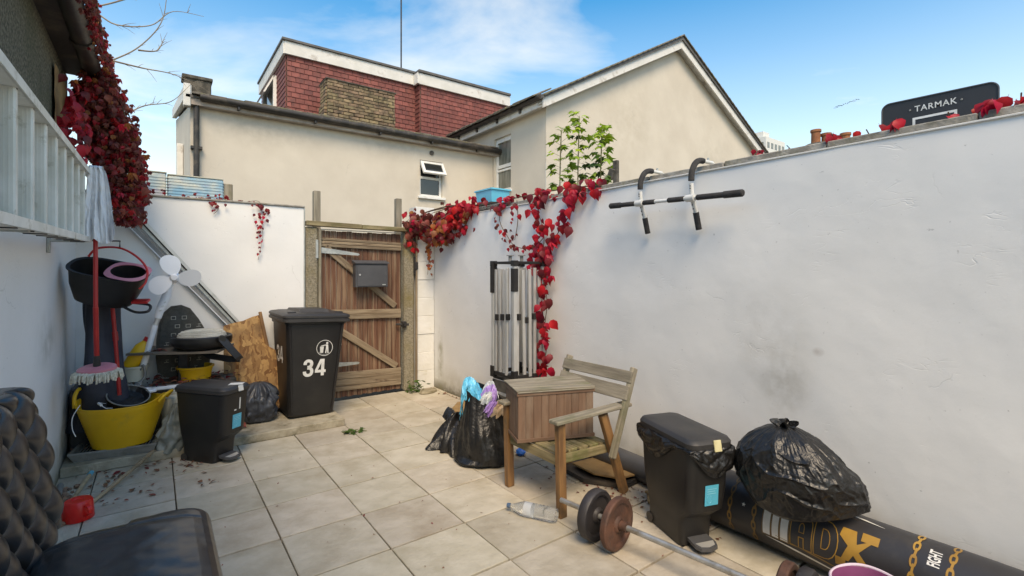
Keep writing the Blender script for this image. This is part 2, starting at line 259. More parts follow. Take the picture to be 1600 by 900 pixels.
M['greenleaf'] = leafmat('light_green_leaf', (.24, .36, .045), (.15, .25, .03), rand=.2, hue=.012)
M['deepgreen'] = leafmat('deep_green_leaf', (.075, .14, .025), (.045, .09, .018))
M['limeleaf'] = leafmat('lime_leaf', (.36, .50, .05), (.26, .38, .03), rand=.12, hue=.01)

# ------------------------------------------------------------------ mesh builder
def orient(vs, f, c):
    a, b, d = vs[f[0]], vs[f[1]], vs[f[2]]
    nrm = (b-a).cross(d-a); ctr = sum((vs[i] for i in f), Vector())/len(f)
    return f if nrm.dot(ctr-c) > 0 else f[::-1]

class MB:
    def __init__(s): s.v = []; s.f = []; s.fm = []; s.mi = 0
    def add(s, vs, fs):
        o = len(s.v); s.v += [Vector(v) for v in vs]; s.f += [tuple(o+i for i in f) for f in fs]; s.fm += [s.mi]*len(fs); return s
    def box(s, c, size, rot=None, bev=0):
        c = Vector(c); h = [x/2 for x in size]
        Rm = rot if isinstance(rot, Matrix) else (Matrix.Rotation(rot or 0, 3, 'Z'))
        vs = []; idx = {}
        if bev:
            bev = min(bev, *(x*.45 for x in h))
            for sx in (-1, 1):
                for sy in (-1, 1):
                    for sz in (-1, 1):
                        for a in range(3):
                            q = [sx*(h[0]-bev), sy*(h[1]-bev), sz*(h[2]-bev)]; q[a] = (sx, sy, sz)[a]*h[a]
                            idx[(sx, sy, sz, a)] = len(vs); vs.append(Vector(q))
            fs = []
            for a in range(3):
                b, d = [k for k in range(3) if k != a]
                for sa in (-1, 1):
                    f = []
                    for sb, sd_ in ((-1, -1), (1, -1), (1, 1), (-1, 1)):
                        k = [0, 0, 0]; k[a] = sa; k[b] = sb; k[d] = sd_; f.append(idx[(*k, a)])
                    fs.append(f)
            for cx in range(3):
                a, b = [k for k in range(3) if k != cx]
                for sa in (-1, 1):
                    for sb in (-1, 1):
                        k0 = [0, 0, 0]; k0[a] = sa; k0[b] = sb; k1 = list(k0); k0[cx] = -1; k1[cx] = 1
                        fs.append([idx[(*k0, a)], idx[(*k1, a)], idx[(*k1, b)], idx[(*k0, b)]])
            for sx in (-1, 1):
                for sy in (-1, 1):
                    for sz in (-1, 1): fs.append([idx[(sx, sy, sz, a)] for a in range(3)])
        else:
            vs = [Vector((sx*h[0], sy*h[1], sz*h[2])) for sx in (-1, 1) for sy in (-1, 1) for sz in (-1, 1)]
            fs = [[0, 1, 3, 2], [4, 5, 7, 6], [0, 1, 5, 4], [2, 3, 7, 6], [0, 2, 6, 4], [1, 3, 7, 5]]
        fs = [orient(vs, f, Vector()) for f in fs]
        return s.add([Rm @ v + c for v in vs], fs)
    def b2(s, x0, x1, y0, y1, z0, z1, bev=0): return s.box(((x0+x1)/2, (y0+y1)/2, (z0+z1)/2), (abs(x1-x0), abs(y1-y0), abs(z1-z0)), None, bev)
    def tube(s, path, r, n=8, cap=True, closed=False):
        P = [Vector(p) for p in path]; m = len(P); rr = r if isinstance(r, (list, tuple)) else [r]*m
        rings = []; up = None
        for i, p in enumerate(P):
            if closed: t = P[(i+1) % m]-P[i-1]
            else: t = (P[min(i+1, m-1)]-P[max(i-1, 0)])
            t = t.normalized() if t.length > 1e-9 else Vector((0, 0, 1))
            if up is None: up = Vector((0, 0, 1)) if abs(t.z) < .9 else Vector((1, 0, 0))
            a = t.cross(up).normalized(); b = a.cross(t).normalized(); up = b
            rings.append([p + (a*math.cos(k*2*math.pi/n) + b*math.sin(k*2*math.pi/n))*rr[i] for k in range(n)])
        vs = [v for r_ in rings for v in r_]; fs = []
        for i in range(m if closed else m-1):
            j = (i+1) % m
            for k in range(n):
                q = (k+1) % n; fs.append((i*n+k, j*n+k, j*n+q, i*n+q))
        if cap and not closed:
            fs.append(tuple(range(n))); fs.append(tuple((m-1)*n+k for k in reversed(range(n))))
        return s.add(vs, fs)
    def lathe(s, prof, n=24, c=(0, 0, 0), rot=None, sx=1, sy=1, close=False):
        c = Vector(c); vs = []; fs = []; m = len(prof)
        for (r, z) in prof:
            for k in range(n):
                a = 2*math.pi*k/n; v = Vector((r*math.cos(a)*sx, r*math.sin(a)*sy, z))
                vs.append((rot @ v if rot else v)+c)
        for i in range(m-1):
            for k in range(n): fs.append((i*n+k, i*n+(k+1) % n, (i+1)*n+(k+1) % n, (i+1)*n+k))
        if prof[0][0] > 1e-4 and close: fs.append(tuple(reversed(range(n))))
        if prof[-1][0] > 1e-4 and close: fs.append(tuple((m-1)*n+k for k in range(n)))
        return s.add(vs, fs)
    def grid(s, nu, nv, fn, closeu=False):
        vs = [fn(i/(nu if closeu else nu-1), j/(nv-1)) for j in range(nv) for i in range(nu)]; fs = []
        for j in range(nv-1):
            for i in range(nu if closeu else nu-1):
                k = (i+1) % nu; fs.append((j*nu+i, j*nu+k, (j+1)*nu+k, (j+1)*nu+i))
        return s.add(vs, fs)
    def prism(s, poly, d0, d1, fn):
        """poly in 2-D, extruded from d0 to d1; fn(a, b, d) -> xyz"""
        n = len(poly); vs = [Vector(fn(a, b, d0)) for a, b in poly]+[Vector(fn(a, b, d1)) for a, b in poly]
        fs = [tuple(range(n)), tuple(reversed(range(n, 2*n)))]+[(i, i+n, (i+1) % n+n, (i+1) % n) for i in range(n)]
        return s.add(vs, fs)
    def build(s, name, m, parent=None, smooth=35, loc=None, recalc=True, world=True):
        me = bpy.data.meshes.new(name)
        off = Vector(loc) if loc else Vector()
        mtx = None
        if parent is not None and world:
            mm = parent.matrix_basis.copy(); q = parent.parent
            while q: mm = q.matrix_basis @ mm; q = q.parent
            mtx = mm.inverted()
        vs = [(mtx @ v if mtx else v)-off for v in s.v]
        me.from_pydata(vs, [], s.f)
        for k in (m if isinstance(m, (list, tuple)) else [m]): me.materials.append(k)
        me.polygons.foreach_set('material_index', s.fm)
        if recalc:
            b = bmesh.new(); b.from_mesh(me); bmesh.ops.recalc_face_normals(b, faces=b.faces); b.to_mesh(me); b.free()
        if smooth:
            me.polygons.foreach_set('use_smooth', [True]*len(me.polygons))
            if smooth < 180: me.set_sharp_from_angle(angle=R(smooth))
        me.update()
        o = bpy.data.objects.new(name, me); COL.objects.link(o); o.location = off
        if parent is not None: o.parent = parent
        return o

def tag(o, label=None, cat=None, group=None, kind=None):
    if label: o['label'] = label
    if cat: o['category'] = cat
    if group: o['group'] = group
    if kind: o['kind'] = kind
    return o
def thing(name, label, cat, loc=(0, 0, 0), rz=0, group=None):
    o = bpy.data.objects.new(name, None); COL.objects.link(o); o.empty_display_size = .1
    o.location = loc; o.rotation_euler = (0, 0, rz); return tag(o, label, cat, group)
def xf(p, v):   # local point of a thing -> world
    return p.matrix_basis @ Vector(v)
def inst(name, mesh, mtx, parent=None):
    o = bpy.data.objects.new(name, mesh); COL.objects.link(o)
    if parent is not None:
        mm = parent.matrix_basis.copy(); q = parent.parent
        while q: mm = q.matrix_basis @ mm; q = q.parent
        o.parent = parent; o.matrix_basis = mm.inverted() @ mtx
    else: o.matrix_basis = mtx
    return o
def frame(p0, p1, up=(0, 0, 1)):
    p0, p1 = Vector(p0), Vector(p1); x = (p1-p0).normalized(); u = Vector(up); y = u.cross(x)
    if y.length < 1e-4: y = Vector((0, 1, 0)).cross(x)
    y.normalize(); z = x.cross(y)
    m = Matrix((x, y, z)).transposed().to_4x4(); m.translation = (p0+p1)/2; return m
def plank(name, p0, p1, w, t, m, parent=None, up=(0, 0, 1), bev=.003, warp=0):
    """board along p0-p1 (local x = grain), w across (local y), t along up (local z)"""
    Lg = (Vector(p1)-Vector(p0)).length
    b = MB(); b.box((0, 0, 0), (Lg, w, t), None, bev)
    o = b.build(name, m, None, smooth=0, recalc=False)
    fm = frame(p0, p1, up)
    if parent is not None:
        mm = parent.matrix_basis.copy(); q = parent.parent
        while q: mm = q.matrix_basis @ mm; q = q.parent
        o.parent = parent; o.matrix_basis = mm.inverted() @ fm
    else: o.matrix_basis = fm
    return o
def text_mesh(s, size, off=0, sx=1, cut=0, space=1, align='CENTER'):
    c = bpy.data.curves.new('lettering', 'FONT'); c.body = s; c.size = size; c.offset = off; c.align_x = align; c.align_y = 'CENTER'; c.space_character = space; c.fill_mode = 'FRONT' if hasattr(c, 'fill_mode') else None
    o = bpy.data.objects.new('lettering', c); COL.objects.link(o)
    me = bpy.data.meshes.new_from_object(o); bpy.data.objects.remove(o)
    b = bmesh.new(); b.from_mesh(me); bmesh.ops.scale(b, vec=(sx, 1, 1), verts=b.verts)
    if cut:
        y = -size
        while y < size:
            bmesh.ops.bisect_plane(b, geom=b.verts[:]+b.edges[:]+b.faces[:], plane_co=(0, y, 0), plane_no=(0, 1, 0)); y += cut
    b.to_mesh(me); b.free(); return me
def flat_print(name, me, mtx, m, parent):
    """lettering mesh (in xy) placed by mtx"""
    me.transform(mtx)
    b = MB(); b.add([v.co for v in me.vertices], [tuple(p.vertices) for p in me.polygons]); return b.build(name, m, parent, smooth=0, recalc=False)
def nz(v, s=1.0, o=0): return noise.noise(Vector((v[0]*s+o, v[1]*s-o, v[2]*s+2*o)))
def bz(p0, p1, p2, n=8):
    p0, p1, p2 = Vector(p0), Vector(p1), Vector(p2); return [(1-t)**2*p0+2*t*(1-t)*p1+t*t*p2 for t in [i/n for i in range(n+1)]]
def spline(pts, n=6):
    P = [Vector(p) for p in pts]; o = []
    for i in range(len(P)-1):
        a, b, c, d = P[max(i-1, 0)], P[i], P[i+1], P[min(i+2, len(P)-1)]
        for k in range(n):
            t = k/n; o.append(.5*((2*b)+(c-a)*t+(2*a-5*b+4*c-d)*t*t+(3*b-a-3*c+d)*t**3))
    o.append(P[-1]); return o

# ================================================================== SETTING
b = MB(); b.b2(-150, 400, -150, 500, -.4, -.05); tag(b.build('ground', M['grout'], smooth=0), kind='structure')
pav = MB(); pav.b2(-.60, 3.0, -3.0, 5.86, -.049, -.024); pav = tag(pav.build('pavement', M['grout'], smooth=0), kind='structure')
tile_me = []
for k in range(4):
    rnd = random.Random(k); b = MB(); b.box((0, 0, 0), (.4535, .4470, .040), None, .003)
    b.v = [v+Vector((rnd.uniform(-.0012, .0012), rnd.uniform(-.0012, .0012), 0)) for v in b.v]
    o = b.build('tile', M['tile'], smooth=0, recalc=False); tile_me.append(o.data); bpy.data.objects.remove(o)
rt = random.Random(3)
for i in range(-2, 7):
    for j in range(-8, 7):
        x0 = .11+.46*i+.23; y0 = 2.96+.46*j+.23
        if x0-.23 < -.6: 
            me = tile_me[0]; sxx = (.453-(-.585-(x0-.23)))/.453; xc = x0+.2265*(1-sxx)
        else: sxx = 1; xc = x0
        if y0 > 5.9: continue
        q = Matrix.Translation((xc, y0, -.020+rt.uniform(-.0015, .002))) @ Euler((rt.uniform(-.003, .003), rt.uniform(-.003, .003), rt.choice([0, math.pi])+rt.uniform(-.003, .003))).to_matrix().to_4x4()
        if sxx != 1: q = Matrix.Translation((xc, y0, -.02)) @ Matrix.Diagonal((sxx, 1, 1, 1))
        inst('tile', rt.choice(tile_me), q, pav)

# concrete step along the back
b = MB(); b.b2(-.555, 1.487, 4.755, 5.675, 0, .072, .006); st = b.build('concrete_step', M['conc'], smooth=0); tag(st, kind='structure')

# left side: rendered lower wall, pebbledashed building over it, dark eaves
lw = MB()
lw.grid(60, 20, lambda u, v: Vector((-.56+.010*nz((u*8, v*2, 0), 1), -3+8.68*u, 2.16*v)))
lw.b2(-.80, -.585, -3, 5.9, 0, 2.16)
o = lw.build('white_wall', white_wall, smooth=60, loc=(-.56, 2, 0)); tag(o, 'white rendered side wall on the left behind the hanging ladder', 'wall')
ob = thing('outbuilding', 'olive pebbledashed building above the left wall with dark overhanging eaves', 'building', (-.9, 2, 0))
b = MB(); b.b2(-3.5, -.565, -3, 5.25, 2.165, 3.06); b.build('pebbledash_wall', M['pebble'], ob, smooth=0)
b = MB(); b.b2(-3.6, -.39, -3.2, 5.18, 3.062, 3.10, .004); b.build('soffit', M['gutter'], ob, smooth=0)
b = MB(); b.tube([(-.40, -3.2, 3.09), (-.40, 5.20, 3.09)], .062, 12); b.build('gutter', M['gutter'], ob)
for y in (1.4, 2.4, 3.4, 4.4):
    b = MB(); b.tube([(-.40, y-.035, 3.09), (-.40, y+.035, 3.09)], .071, 12); b.build('gutter_joint', M['gutter'], ob)
b = MB(); b.add([(-.36, -3.2, 3.16), (-.36, 5.2, 3.16), (-3.6, 5.2, 4.4), (-3.6, -3.2, 4.4), (-.36, -3.2, 3.13), (-.36, 5.2, 3.13), (-3.6, 5.2, 3.13), (-3.6, -3.2, 3.13)],
    [(0, 1, 2, 3), (4, 5, 6, 7), (0, 1, 5, 4), (1, 2, 6, 5), (2, 3, 7, 6), (3, 0, 4, 7)]); b.build('roof', M['rooftile'], ob, smooth=0)
b = MB(); b.grid(10, 20, lambda u, v: Vector((-.548+.012*nz((u*3, v*6, 2)), 4.50+.55*u, 2.20+.72*v-.22*u*(1-v)))); b.build('bare_render_patch', M['ply'], ob)

# back wall, left of the gate
b = MB()
b.grid(50, 24, lambda u, v: Vector((-.56+1.885*u, 5.68+.008*nz((u*7, v*7, 3)), 2.20*v)))
b.b2(-.70, 1.325, 5.70, 5.90, 0, 2.20)
bw = thing('back_wall', 'white rendered back wall left of the wooden gate', 'wall', (.4, 5.7, 0)); b.build('render_face', white_wall, bw, smooth=60)
b = MB(); b.b2(-.70, 1.335, 5.665, 5.92, 2.203, 2.222, .004); b.build('coping', M['coping'], bw, smooth=0)
b = MB(); b.b2(1.327, 1.338, 5.672, 5.90, 0, 2.20, .002); b.build('edge_bead', M['galv'], bw, smooth=0)

# right wall
rw = thing('boundary_wall', 'long white rendered boundary wall on the right, trowel marked and stained', 'wall', (3.0, 2.5, 0))
b = MB(); b.grid(140, 34, lambda u, v: Vector((2.92+.013*nz((0, u*10, v*2.2))+.004*nz((1, u*34, v*8)), -2.5+8.2*u, 2.158*v)))
b.b2(2.96, 3.14, -2.5, 5.70, 0, 2.158); b.build('render_face', white_wall, rw, smooth=80)
b = MB(); b.b2(2.912, 2.93, -2.5, 5.70, 2.156, 2.166, .002); b.build('edge_bead', M['fascia'], rw, smooth=0)
rc = random.Random(5); y = -2.5
while y < 5.6:
    l_ = rc.uniform(.58, .62); b = MB(); b.b2(2.935+rc.uniform(-.004, .004), 3.17, y, min(y+l_-.006, 5.7), 2.167, 2.205+rc.uniform(-.003, .003), .005)
    b.build('coping_stone', M['coping'], rw, smooth=0); y += l_
# blockwork pier between gate and right wall
pr_ = thing('block_pier', 'narrow white painted blockwork pier between gate post and right wall', 'wall', (2.78, 5.75, 0))
z = 0; k = 0
while z < 2.1:
    b = MB(); b.b2(2.655, 2.915, 5.66+.004*((k*7) % 3), 5.86, z+.002, z+.2305, .003); b.build('block', M['block'], pr_, smooth=0); z += .232; k += 1
b = MB(); b.b2(2.66, 2.91, 5.672, 5.85, 0, 2.09); b.build('mortar', M['block'], pr_, smooth=0)

# ------------------------------------------------------------------ gate
gw = thing('gateway', 'pitted concrete gate posts with a mossy timber lintel across the top', 'gateway', (2, 5.75, 0))
b = MB(); b.box((1.41, 5.73, 1.0), (.130, .14, 2.0), None, .02); b.build('post', M['pitted'], gw, smooth=0)
b = MB(); b.box((2.575, 5.73, 1.01), (.135, .14, 2.02), None, .02); b.build('post', M['pitted'], gw, smooth=0)
plank('side_strip', (1.492, 5.70, .06), (1.492, 5.70, 1.98), .028, .09, M['greywood'], gw, up=(0, 1, 0))
plank('side_strip', (2.655, 5.64, .1), (2.655, 5.64, 1.95), .022, .03, M['railwood'], gw, up=(0, 1, 0))
plank('lintel', (1.345, 5.69, 2.036), (1.96, 5.69, 2.026), .11, .052, M['seatwood'], gw)
plank('lintel', (1.966, 5.69, 2.024), (2.56, 5.69, 2.020), .11, .048, M['seatwood'], gw)
b = MB(); b.b2(2.625, 2.66, 5.63, 5.67, 1.45, 1.68, .004); b.b2(2.63, 2.67, 5.61, 5.66, 1.52, 1.62, .01); b.build('keeper', M['iron'], gw, smooth=0)
gt = thing('gate', 'red brown weathered boarded gate with grey rails and two diagonal braces', 'gate', (2.0, 5.72, 0))
rg = random.Random(11); nb_ = 16; wdt = .972/nb_
for k in range(nb_):
    x = 1.510+wdt*(k+.5); zb = .03 + (.0 if k % 2 else .006)
    plank('board', (x, 5.735+rg.uniform(-.002, .002), zb), (x, 5.735+rg.uniform(-.002, .002), 1.965+rg.uniform(-.006, .004)), wdt-.0045, .02, M['gatewood'], gt, up=(0, 1, 0), bev=.004)
for (z0, z1, m_, y_) in ((.03, .13, 'gatewood', 5.706), ):
    pass
for q in range(3):   # grooved top rail made of three ribs
    plank('top_rail', (1.512, 5.706, 1.868-.036*q-.000), (2.478, 5.706, 1.838-.034*q), .033, .028, M['railwood'], gt, up=(0, 1, 0), bev=.006)
for q, (za, zb_) in enumerate(((1.035, 1.005), (.975, .950))):
    plank('middle_rail', (1.512, 5.706, za), (2.475, 5.706, zb_), .056, .028, M['railwood'], gt, up=(0, 1, 0), bev=.004)
for q, (za, zb_) in enumerate(((.30, .262), (.215, .185), (.145, .118))):
    plank('bottom_rail', (1.512, 5.706, za), (2.475, 5.706, zb_), .078 if q < 2 else .05, .028, M['railwood'], gt, up=(0, 1, 0), bev=.004)
plank('brace', (1.56, 5.705, 1.775), (2.40, 5.705, 1.07), .075, .026, M['railwood'], gt, up=(0, 1, 0), bev=.004)
plank('brace', (1.56, 5.705, .93), (2.42, 5.705, .325), .075, .026, M['railwood'], gt, up=(0, 1, 0), bev=.004)
for z, z2 in ((1.745, 1.70), (.43, .42)):
    b = MB(); b.prism([(1.46, z-.035), (1.46, z+.035), (1.93, z2+.014), (1.95, z2), (1.93, z2-.014)], 5.682, 5.688, lambda a, c, d: (a, d, c))
    b.b2(1.445, 1.475, 5.655, 5.68, z-.10, z+.11, .004); b.tube([(1.483, 5.68, z-.05), (1.483, 5.68, z+.05)], .009)
    hg = b.build('hinge', M['galv'], gt, smooth=0)
b = MB(); b.tube([(2.40, 5.68, .845), (2.56, 5.66, .838)], .014, 8); b.b2(2.47, 2.53, 5.645, 5.69, .80, .88, .01); b.tube([(2.50, 5.62, .84), (2.50, 5.67, .84)], .022, 10); b.build('latch', M['iron'], gt)
b = MB(); b.b2(1.505, 2.50, 5.724, 5.732, 1.972, 1.984, .001); b.build('draught_strip', M['upvc'], gt, smooth=0)
# mailbox
mbx = thing('mailbox', 'charcoal metal mailbox fixed to the wooden gate', 'mailbox', (2.06, 5.69, 1.46))
b = MB(); b.b2(1.868, 2.258, 5.585, 5.688, 1.315, 1.59, .004); b.build('body', M['charcoal'], mbx, smooth=0)
b = MB(); b.b2(1.888, 2.242, 5.578, 5.584, 1.328, 1.572, .002); b.build('door', M['charcoal'], mbx, smooth=0)
b = MB(); b.prism([(5.565, 1.592), (5.565, 1.604), (5.688, 1.632), (5.688, 1.592)], 1.856, 2.270, lambda a, c, d: (d, a, c)); b.build('lid', M['charcoal'], mbx, smooth=0)
b = MB(); b.tube([(1.915, 5.572, 1.46), (1.915, 5.580, 1.46)], .011, 12); b.build('lock', M['alu'], mbx)
b = MB(); b.b2(2.185, 2.225, 5.574, 5.579, 1.335, 1.347); b.build('badge', M['galv'], mbx, smooth=0)

fp = thing('fence_post', 'tall grey timber post rising behind the left gate post', 'post', (1.51, 5.86, 0), group='timber posts behind the gateway')
plank('shaft', (1.508, 5.87, 0), (1.508, 5.87, 2.43), .075, .075, M['greywood'], fp, up=(0, 1, 0), bev=.006)
fp2 = fp.copy(); COL.objects.link(fp2); fp2.location = (2.51, 5.86, 0); fp2['label'] = 'tall grey timber post rising behind the right gate post, beside the red creeper'
for ch in list(fp.children):
    c = ch.copy(); COL.objects.link(c); c.parent = fp2
o = plank('timber_stub', (.627, 5.98, 1.9), (.627, 5.98, 2.43), .09, .07, M['greywood'], None, up=(0, 1, 0), bev=.005); tag(o, 'short grey timber stub standing behind the back wall beside the clear boxes', 'post')

# ------------------------------------------------------------------ house with dormer behind
hs_ = thing('terraced_house', 'cream rendered house wing with a red tile hung dormer on its roof', 'house', (3.5, 12, 0))
def wall_with_hole(b, u0, u1, z0, z1, hu0, hu1, hz0, hz1, fn, dep):
    for a0, a1, c0, c1 in ((u0, hu0, z0, z1), (hu1, u1, z0, z1), (hu0, hu1, z0, hz0), (hu0, hu1, hz1, z1)):
        n1 = max(2, int((a1-a0)/.8)+1); n2 = max(2, int((c1-c0)/.8)+1)
        b.grid(n1, n2, lambda u, v: Vector(fn(a0+(a1-a0)*u, c0+(c1-c0)*v, 0)))
    for p, q in (((hu0, hz0), (hu1, hz0)), ((hu1, hz0), (hu1, hz1)), ((hu1, hz1), (hu0, hz1)), ((hu0, hz1), (hu0, hz0))):
        b.add([fn(p[0], p[1], 0), fn(q[0], q[1], 0), fn(q[0], q[1], dep), fn(p[0], p[1], dep)], [(0, 1, 2, 3)])
b = MB(); WX0, WX1 = 4.79, 5.36; WZ0, WZ1 = 3.20, 4.01
wall_with_hole(b, .49, 6.765, 0, 4.36, WX0, WX1, WZ0, WZ1, lambda a, z, d: (a, 10+d, z), .13)
b.add([(.49, 10, 0), (.49, 10, 4.36), (.49, 17, 5.85), (.49, 17, 0)], [(0, 1, 2, 3)])
b.add([(.49, 17, 0), (.49, 17, 5.85), (9, 17, 5.85), (9, 17, 0)], [(0, 1, 2, 3)])
b.build('wall', cream_wall, hs_, smooth=0, recalc=False)
b = MB(); b.b2(.44, 6.95, 9.86, 10.0, 4.34, 4.47, .004); b.build('fascia', M['oldfascia'], hs_, smooth=0)
b = MB(); b.tube([(.62, 9.80, 4.475), (6.93, 9.80, 4.455)], .062, 12); b.build('gutter', M['gutter'], hs_)
for x in (1.2, 2.5, 3.8, 5.0, 6.2):
    b = MB(); b.b2(x-.02, x+.02, 9.78, 9.87, 4.36, 4.47, .003); b.build('gutter_bracket', M['gutter'], hs_, smooth=0)
b = MB(); b.add([(.42, 9.84, 4.50), (.42, 17, 6.02), (9, 17, 6.02), (9, 9.84, 4.50), (.42, 9.84, 4.45), (.42, 17, 5.97), (9, 17, 5.97), (9, 9.84, 4.45)], [(0, 1, 2, 3), (4, 5, 6, 7), (0, 1, 5, 4), (2, 3, 7, 6), (0, 3, 7, 4), (1, 2, 6, 5)])
rf = b.build('roof', M['lead'], hs_, smooth=0)
b = MB(); rr = random.Random(4); x = .50
while x < 6.75:
    b.box((x+.13, 9.90, 4.545+rr.uniform(-.006, .01)), (.25, .30, .028+rr.uniform(0, .018)), Matrix.Rotation(R(12), 3, 'X'), .006); x += .262
o = b.build('eaves_tile', M['rooftile'], rf, smooth=0); tag(o, kind='stuff')
b = MB(); b.b2(.385, .49, 9.84, 9.98, 4.30, 4.68, .01); b.add([(.40, 9.86, 4.43), (.50, 9.86, 4.43), (.50, 9.86, 4.66), (.40, 9.86, 4.66), (.40, 17, 5.9), (.50, 17, 5.9), (.50, 17, 6.15), (.40, 17, 6.15)], [(0, 1, 2, 3), (4, 5, 6, 7), (0, 1, 5, 4), (1, 2, 6, 5), (2, 3, 7, 6), (3, 0, 4, 7)])
b.build('bargeboard', M['fascia'], hs_, smooth=0)
b = MB(); b.b2(.40, .80, 10.0, 10.32, 4.52, 4.86, .02); b.b2(.37, .82, 9.97, 10.35, 4.82, 4.88, .01); b.build('capped_stack', M['sooty'], hs_, smooth=0)
b = MB(); b.tube([(.575, 9.93, 0), (.575, 9.93, 4.42)], .045, 12); b.build('downpipe', M['gutter'], hs_)
for z in (1.5, 3.6):
    b = MB(); b.b2(.49, .66, 9.90, 9.995, z, z+.05, .004); b.build('pipe_bracket', M['gutter'], hs_, smooth=0)
b = MB(); b.b2(.37, .485, 12.4, 12.7, 0, 4.2, .01); b.build('side_pipe', M['fascia'], hs_, smooth=0)
b = MB(); b.lathe([(0, -.02), (.05, -.02), (.05, .02), (0, .02)], 12, (5.08, 9.985, 4.20), Matrix.Rotation(R(90), 3, 'X')); b.build('vent', M['sooty'], hs_)
# small window with the top vent open
b = MB()
for x0, x1, z0, z1 in ((WX0, WX0+.05, WZ0, WZ1), (WX1-.05, WX1, WZ0, WZ1), (WX0+.05, WX1-.05, WZ0, WZ0+.05), (WX0+.05, WX1-.05, WZ1-.045, WZ1), (WX0+.05, WX1-.05, 3.60, 3.655)): b.b2(x0, x1, 10.06, 10.12, z0, z1, .003)
wf = b.build('window', M['upvc'], hs_, smooth=0)
b = MB(); b.b2(WX0+.04, WX1-.04, 10.09, 10.10, WZ0+.04, 3.62); b.b2(WX0+.04, WX1-.04, 10.105, 10.115, 3.64, WZ1-.03); b.build('pane', M['glass'], wf, smooth=0)
b = MB(); ca, sa = math.cos(R(32)), math.sin(R(32))
def ven(a, c, d): return (a, 10.03-c*sa-d*ca, 3.97-c*ca+d*sa)
for (x0, x1, c0, c1) in ((WX0+.015, WX0+.075, 0, .34), (WX1-.045, WX1+.015, 0, .34), (WX0+.075, WX1-.045, 0, .06), (WX0+.075, WX1-.045, .28, .34)):
    b.prism([(x0, c0), (x1, c0), (x1, c1), (x0, c1)], 0, .045, ven)
b.build('open_vent', M['upvc'], wf, smooth=0)
b = MB(); b.prism([(WX0+.07, .05), (WX1-.04, .05), (WX1-.04, .29), (WX0+.07, .29)], .018, .024, ven); b.build('pane', M['glass'], wf, smooth=0)
b = MB(); b.b2(WX0-.05, WX1+.06, 9.94, 10.06, WZ0-.06, WZ0-.003, .005); b.build('sill', M['upvc'], wf, smooth=0)
# dormer
DY, DY2 = 12.0, 11.72; DX0, DX1, DX2 = 2.43, 5.63, 8.5
b = MB(); b.b2(DX0, DX1, DY, 15.1, 4.6, 6.52); b.b2(DX1, DX2, DY2, 15.1, 4.6, 6.47); dm = b.build('dormer', M['mortar'], hs_, smooth=0)
b = MB(); b.b2(DX0-.06, DX1-.02, DY-.09, DY-.03, 6.45, 6.74, .004); b.b2(DX1-.06, DX2, DY2-.09, DY2-.03, 6.40, 6.69, .004); b.b2(DX0-.09, DX0-.03, DY-.07, 15.16, 6.45, 6.74, .004); b.b2(DX1-.11, DX1-.05, DY2-.07, DY-.09, 6.42, 6.70, .004)
b.build('dormer_fascia', M['fascia'], dm, smooth=0)
b = MB(); b.b2(DX0-.12, DX1, DY-.13, 15.2, 6.745, 6.80, .005); b.b2(DX1-.1, DX2, DY2-.13, 15.2, 6.70, 6.765, .005); b.build('dormer_flat_roof', M['lead'], dm, smooth=0)
tm = MB(); tm.box((0, 0, 0), (.182, .018, .135), None, .003); o = tm.build('tile', M['hangtile'], smooth=0, recalc=False); TM = o.data; bpy.data.objects.remove(o)
slots = []
def hang(x0, x1, fn, zt, rows, pri):
    w = .187
    for r_ in range(rows):
        z = zt-.118*r_; x = x0-(w/2 if r_ % 2 else 0)
        while x < x1:
            a0, a1 = max(x, x0), min(x+w, x1)
            if a1-a0 > .03: slots.append((pri+r_*.01, fn((a0+a1)/2, z), (a1-a0)/w))
            x += w
tilt = Euler((R(-7), 0, 0)).to_matrix().to_4x4()
hang(DX0, DX1-.02, lambda a, z: Matrix.Translation((a, DY-.018, z)) @ tilt, 6.40, 13, 0)
hang(DX1, DX2, lambda a, z: Matrix.Translation((a, DY2-.018, z)) @ tilt, 6.35, 12, 1)
hang(DY+.0, 15.1, lambda a, z: Matrix.Translation((DX0-.018, a, z)) @ Matrix.Rotation(R(-90), 4, 'Z') @ tilt, 6.40, 12, 2)
slots += [(3, Matrix.Translation((DX1-.014, DY2+.13, 6.35-.118*r_)) @ Matrix.Rotation(R(-90), 4, 'Z') @ tilt, 1.45) for r_ in range(13)]
sel = []
for s_ in slots: sel.append(s_)
sel.sort(key=lambda s_: s_[0])
rest = MB()
for k, (p_, m_, sc) in enumerate(sel):
    mm = m_ @ Euler((rt.uniform(-.01, .02), 0, rt.uniform(-.012, .012))).to_matrix().to_4x4() @ Matrix.Diagonal((sc*.985, 1, 1, 1))
    if k < 300: inst('tile', TM, mm, dm)
    else: rest.add([mm @ v.co for v in TM.vertices], [tuple(f.vertices) for f in TM.polygons])
o = rest.build('side_tile', M['hangtile'], dm, smooth=0, recalc=False); tag(o, kind='stuff')
# dormer side window
b = MB()
for y0, y1, z0, z1 in ((13.0, 13.07, 5.2, 6.3), (14.4, 14.47, 5.2, 6.3), (13.07, 14.4, 6.22, 6.3), (13.07, 14.4, 5.2, 5.28)): b.b2(DX0-.10, DX0-.02, y0, y1, z0, z1, .003)
wf2 = b.build('dormer_window', M['upvc'], dm, smooth=0)
b = MB(); b.prism([(13.0, 6.3), (14.45, 6.3), (14.45, 5.85), (13.0, 5.85)], .0, .04, lambda a, c, d: (DX0-.06-(6.3-c)*.5-d, a, c)); b.build('dormer_window_sash', M['upvc'], dm, smooth=0)
b = MB(); b.b2(DX0-.05, DX0-.04, 13.05, 14.42, 5.25, 6.25); b.build('dormer_window_pane', M['glasspale'], dm, smooth=0)
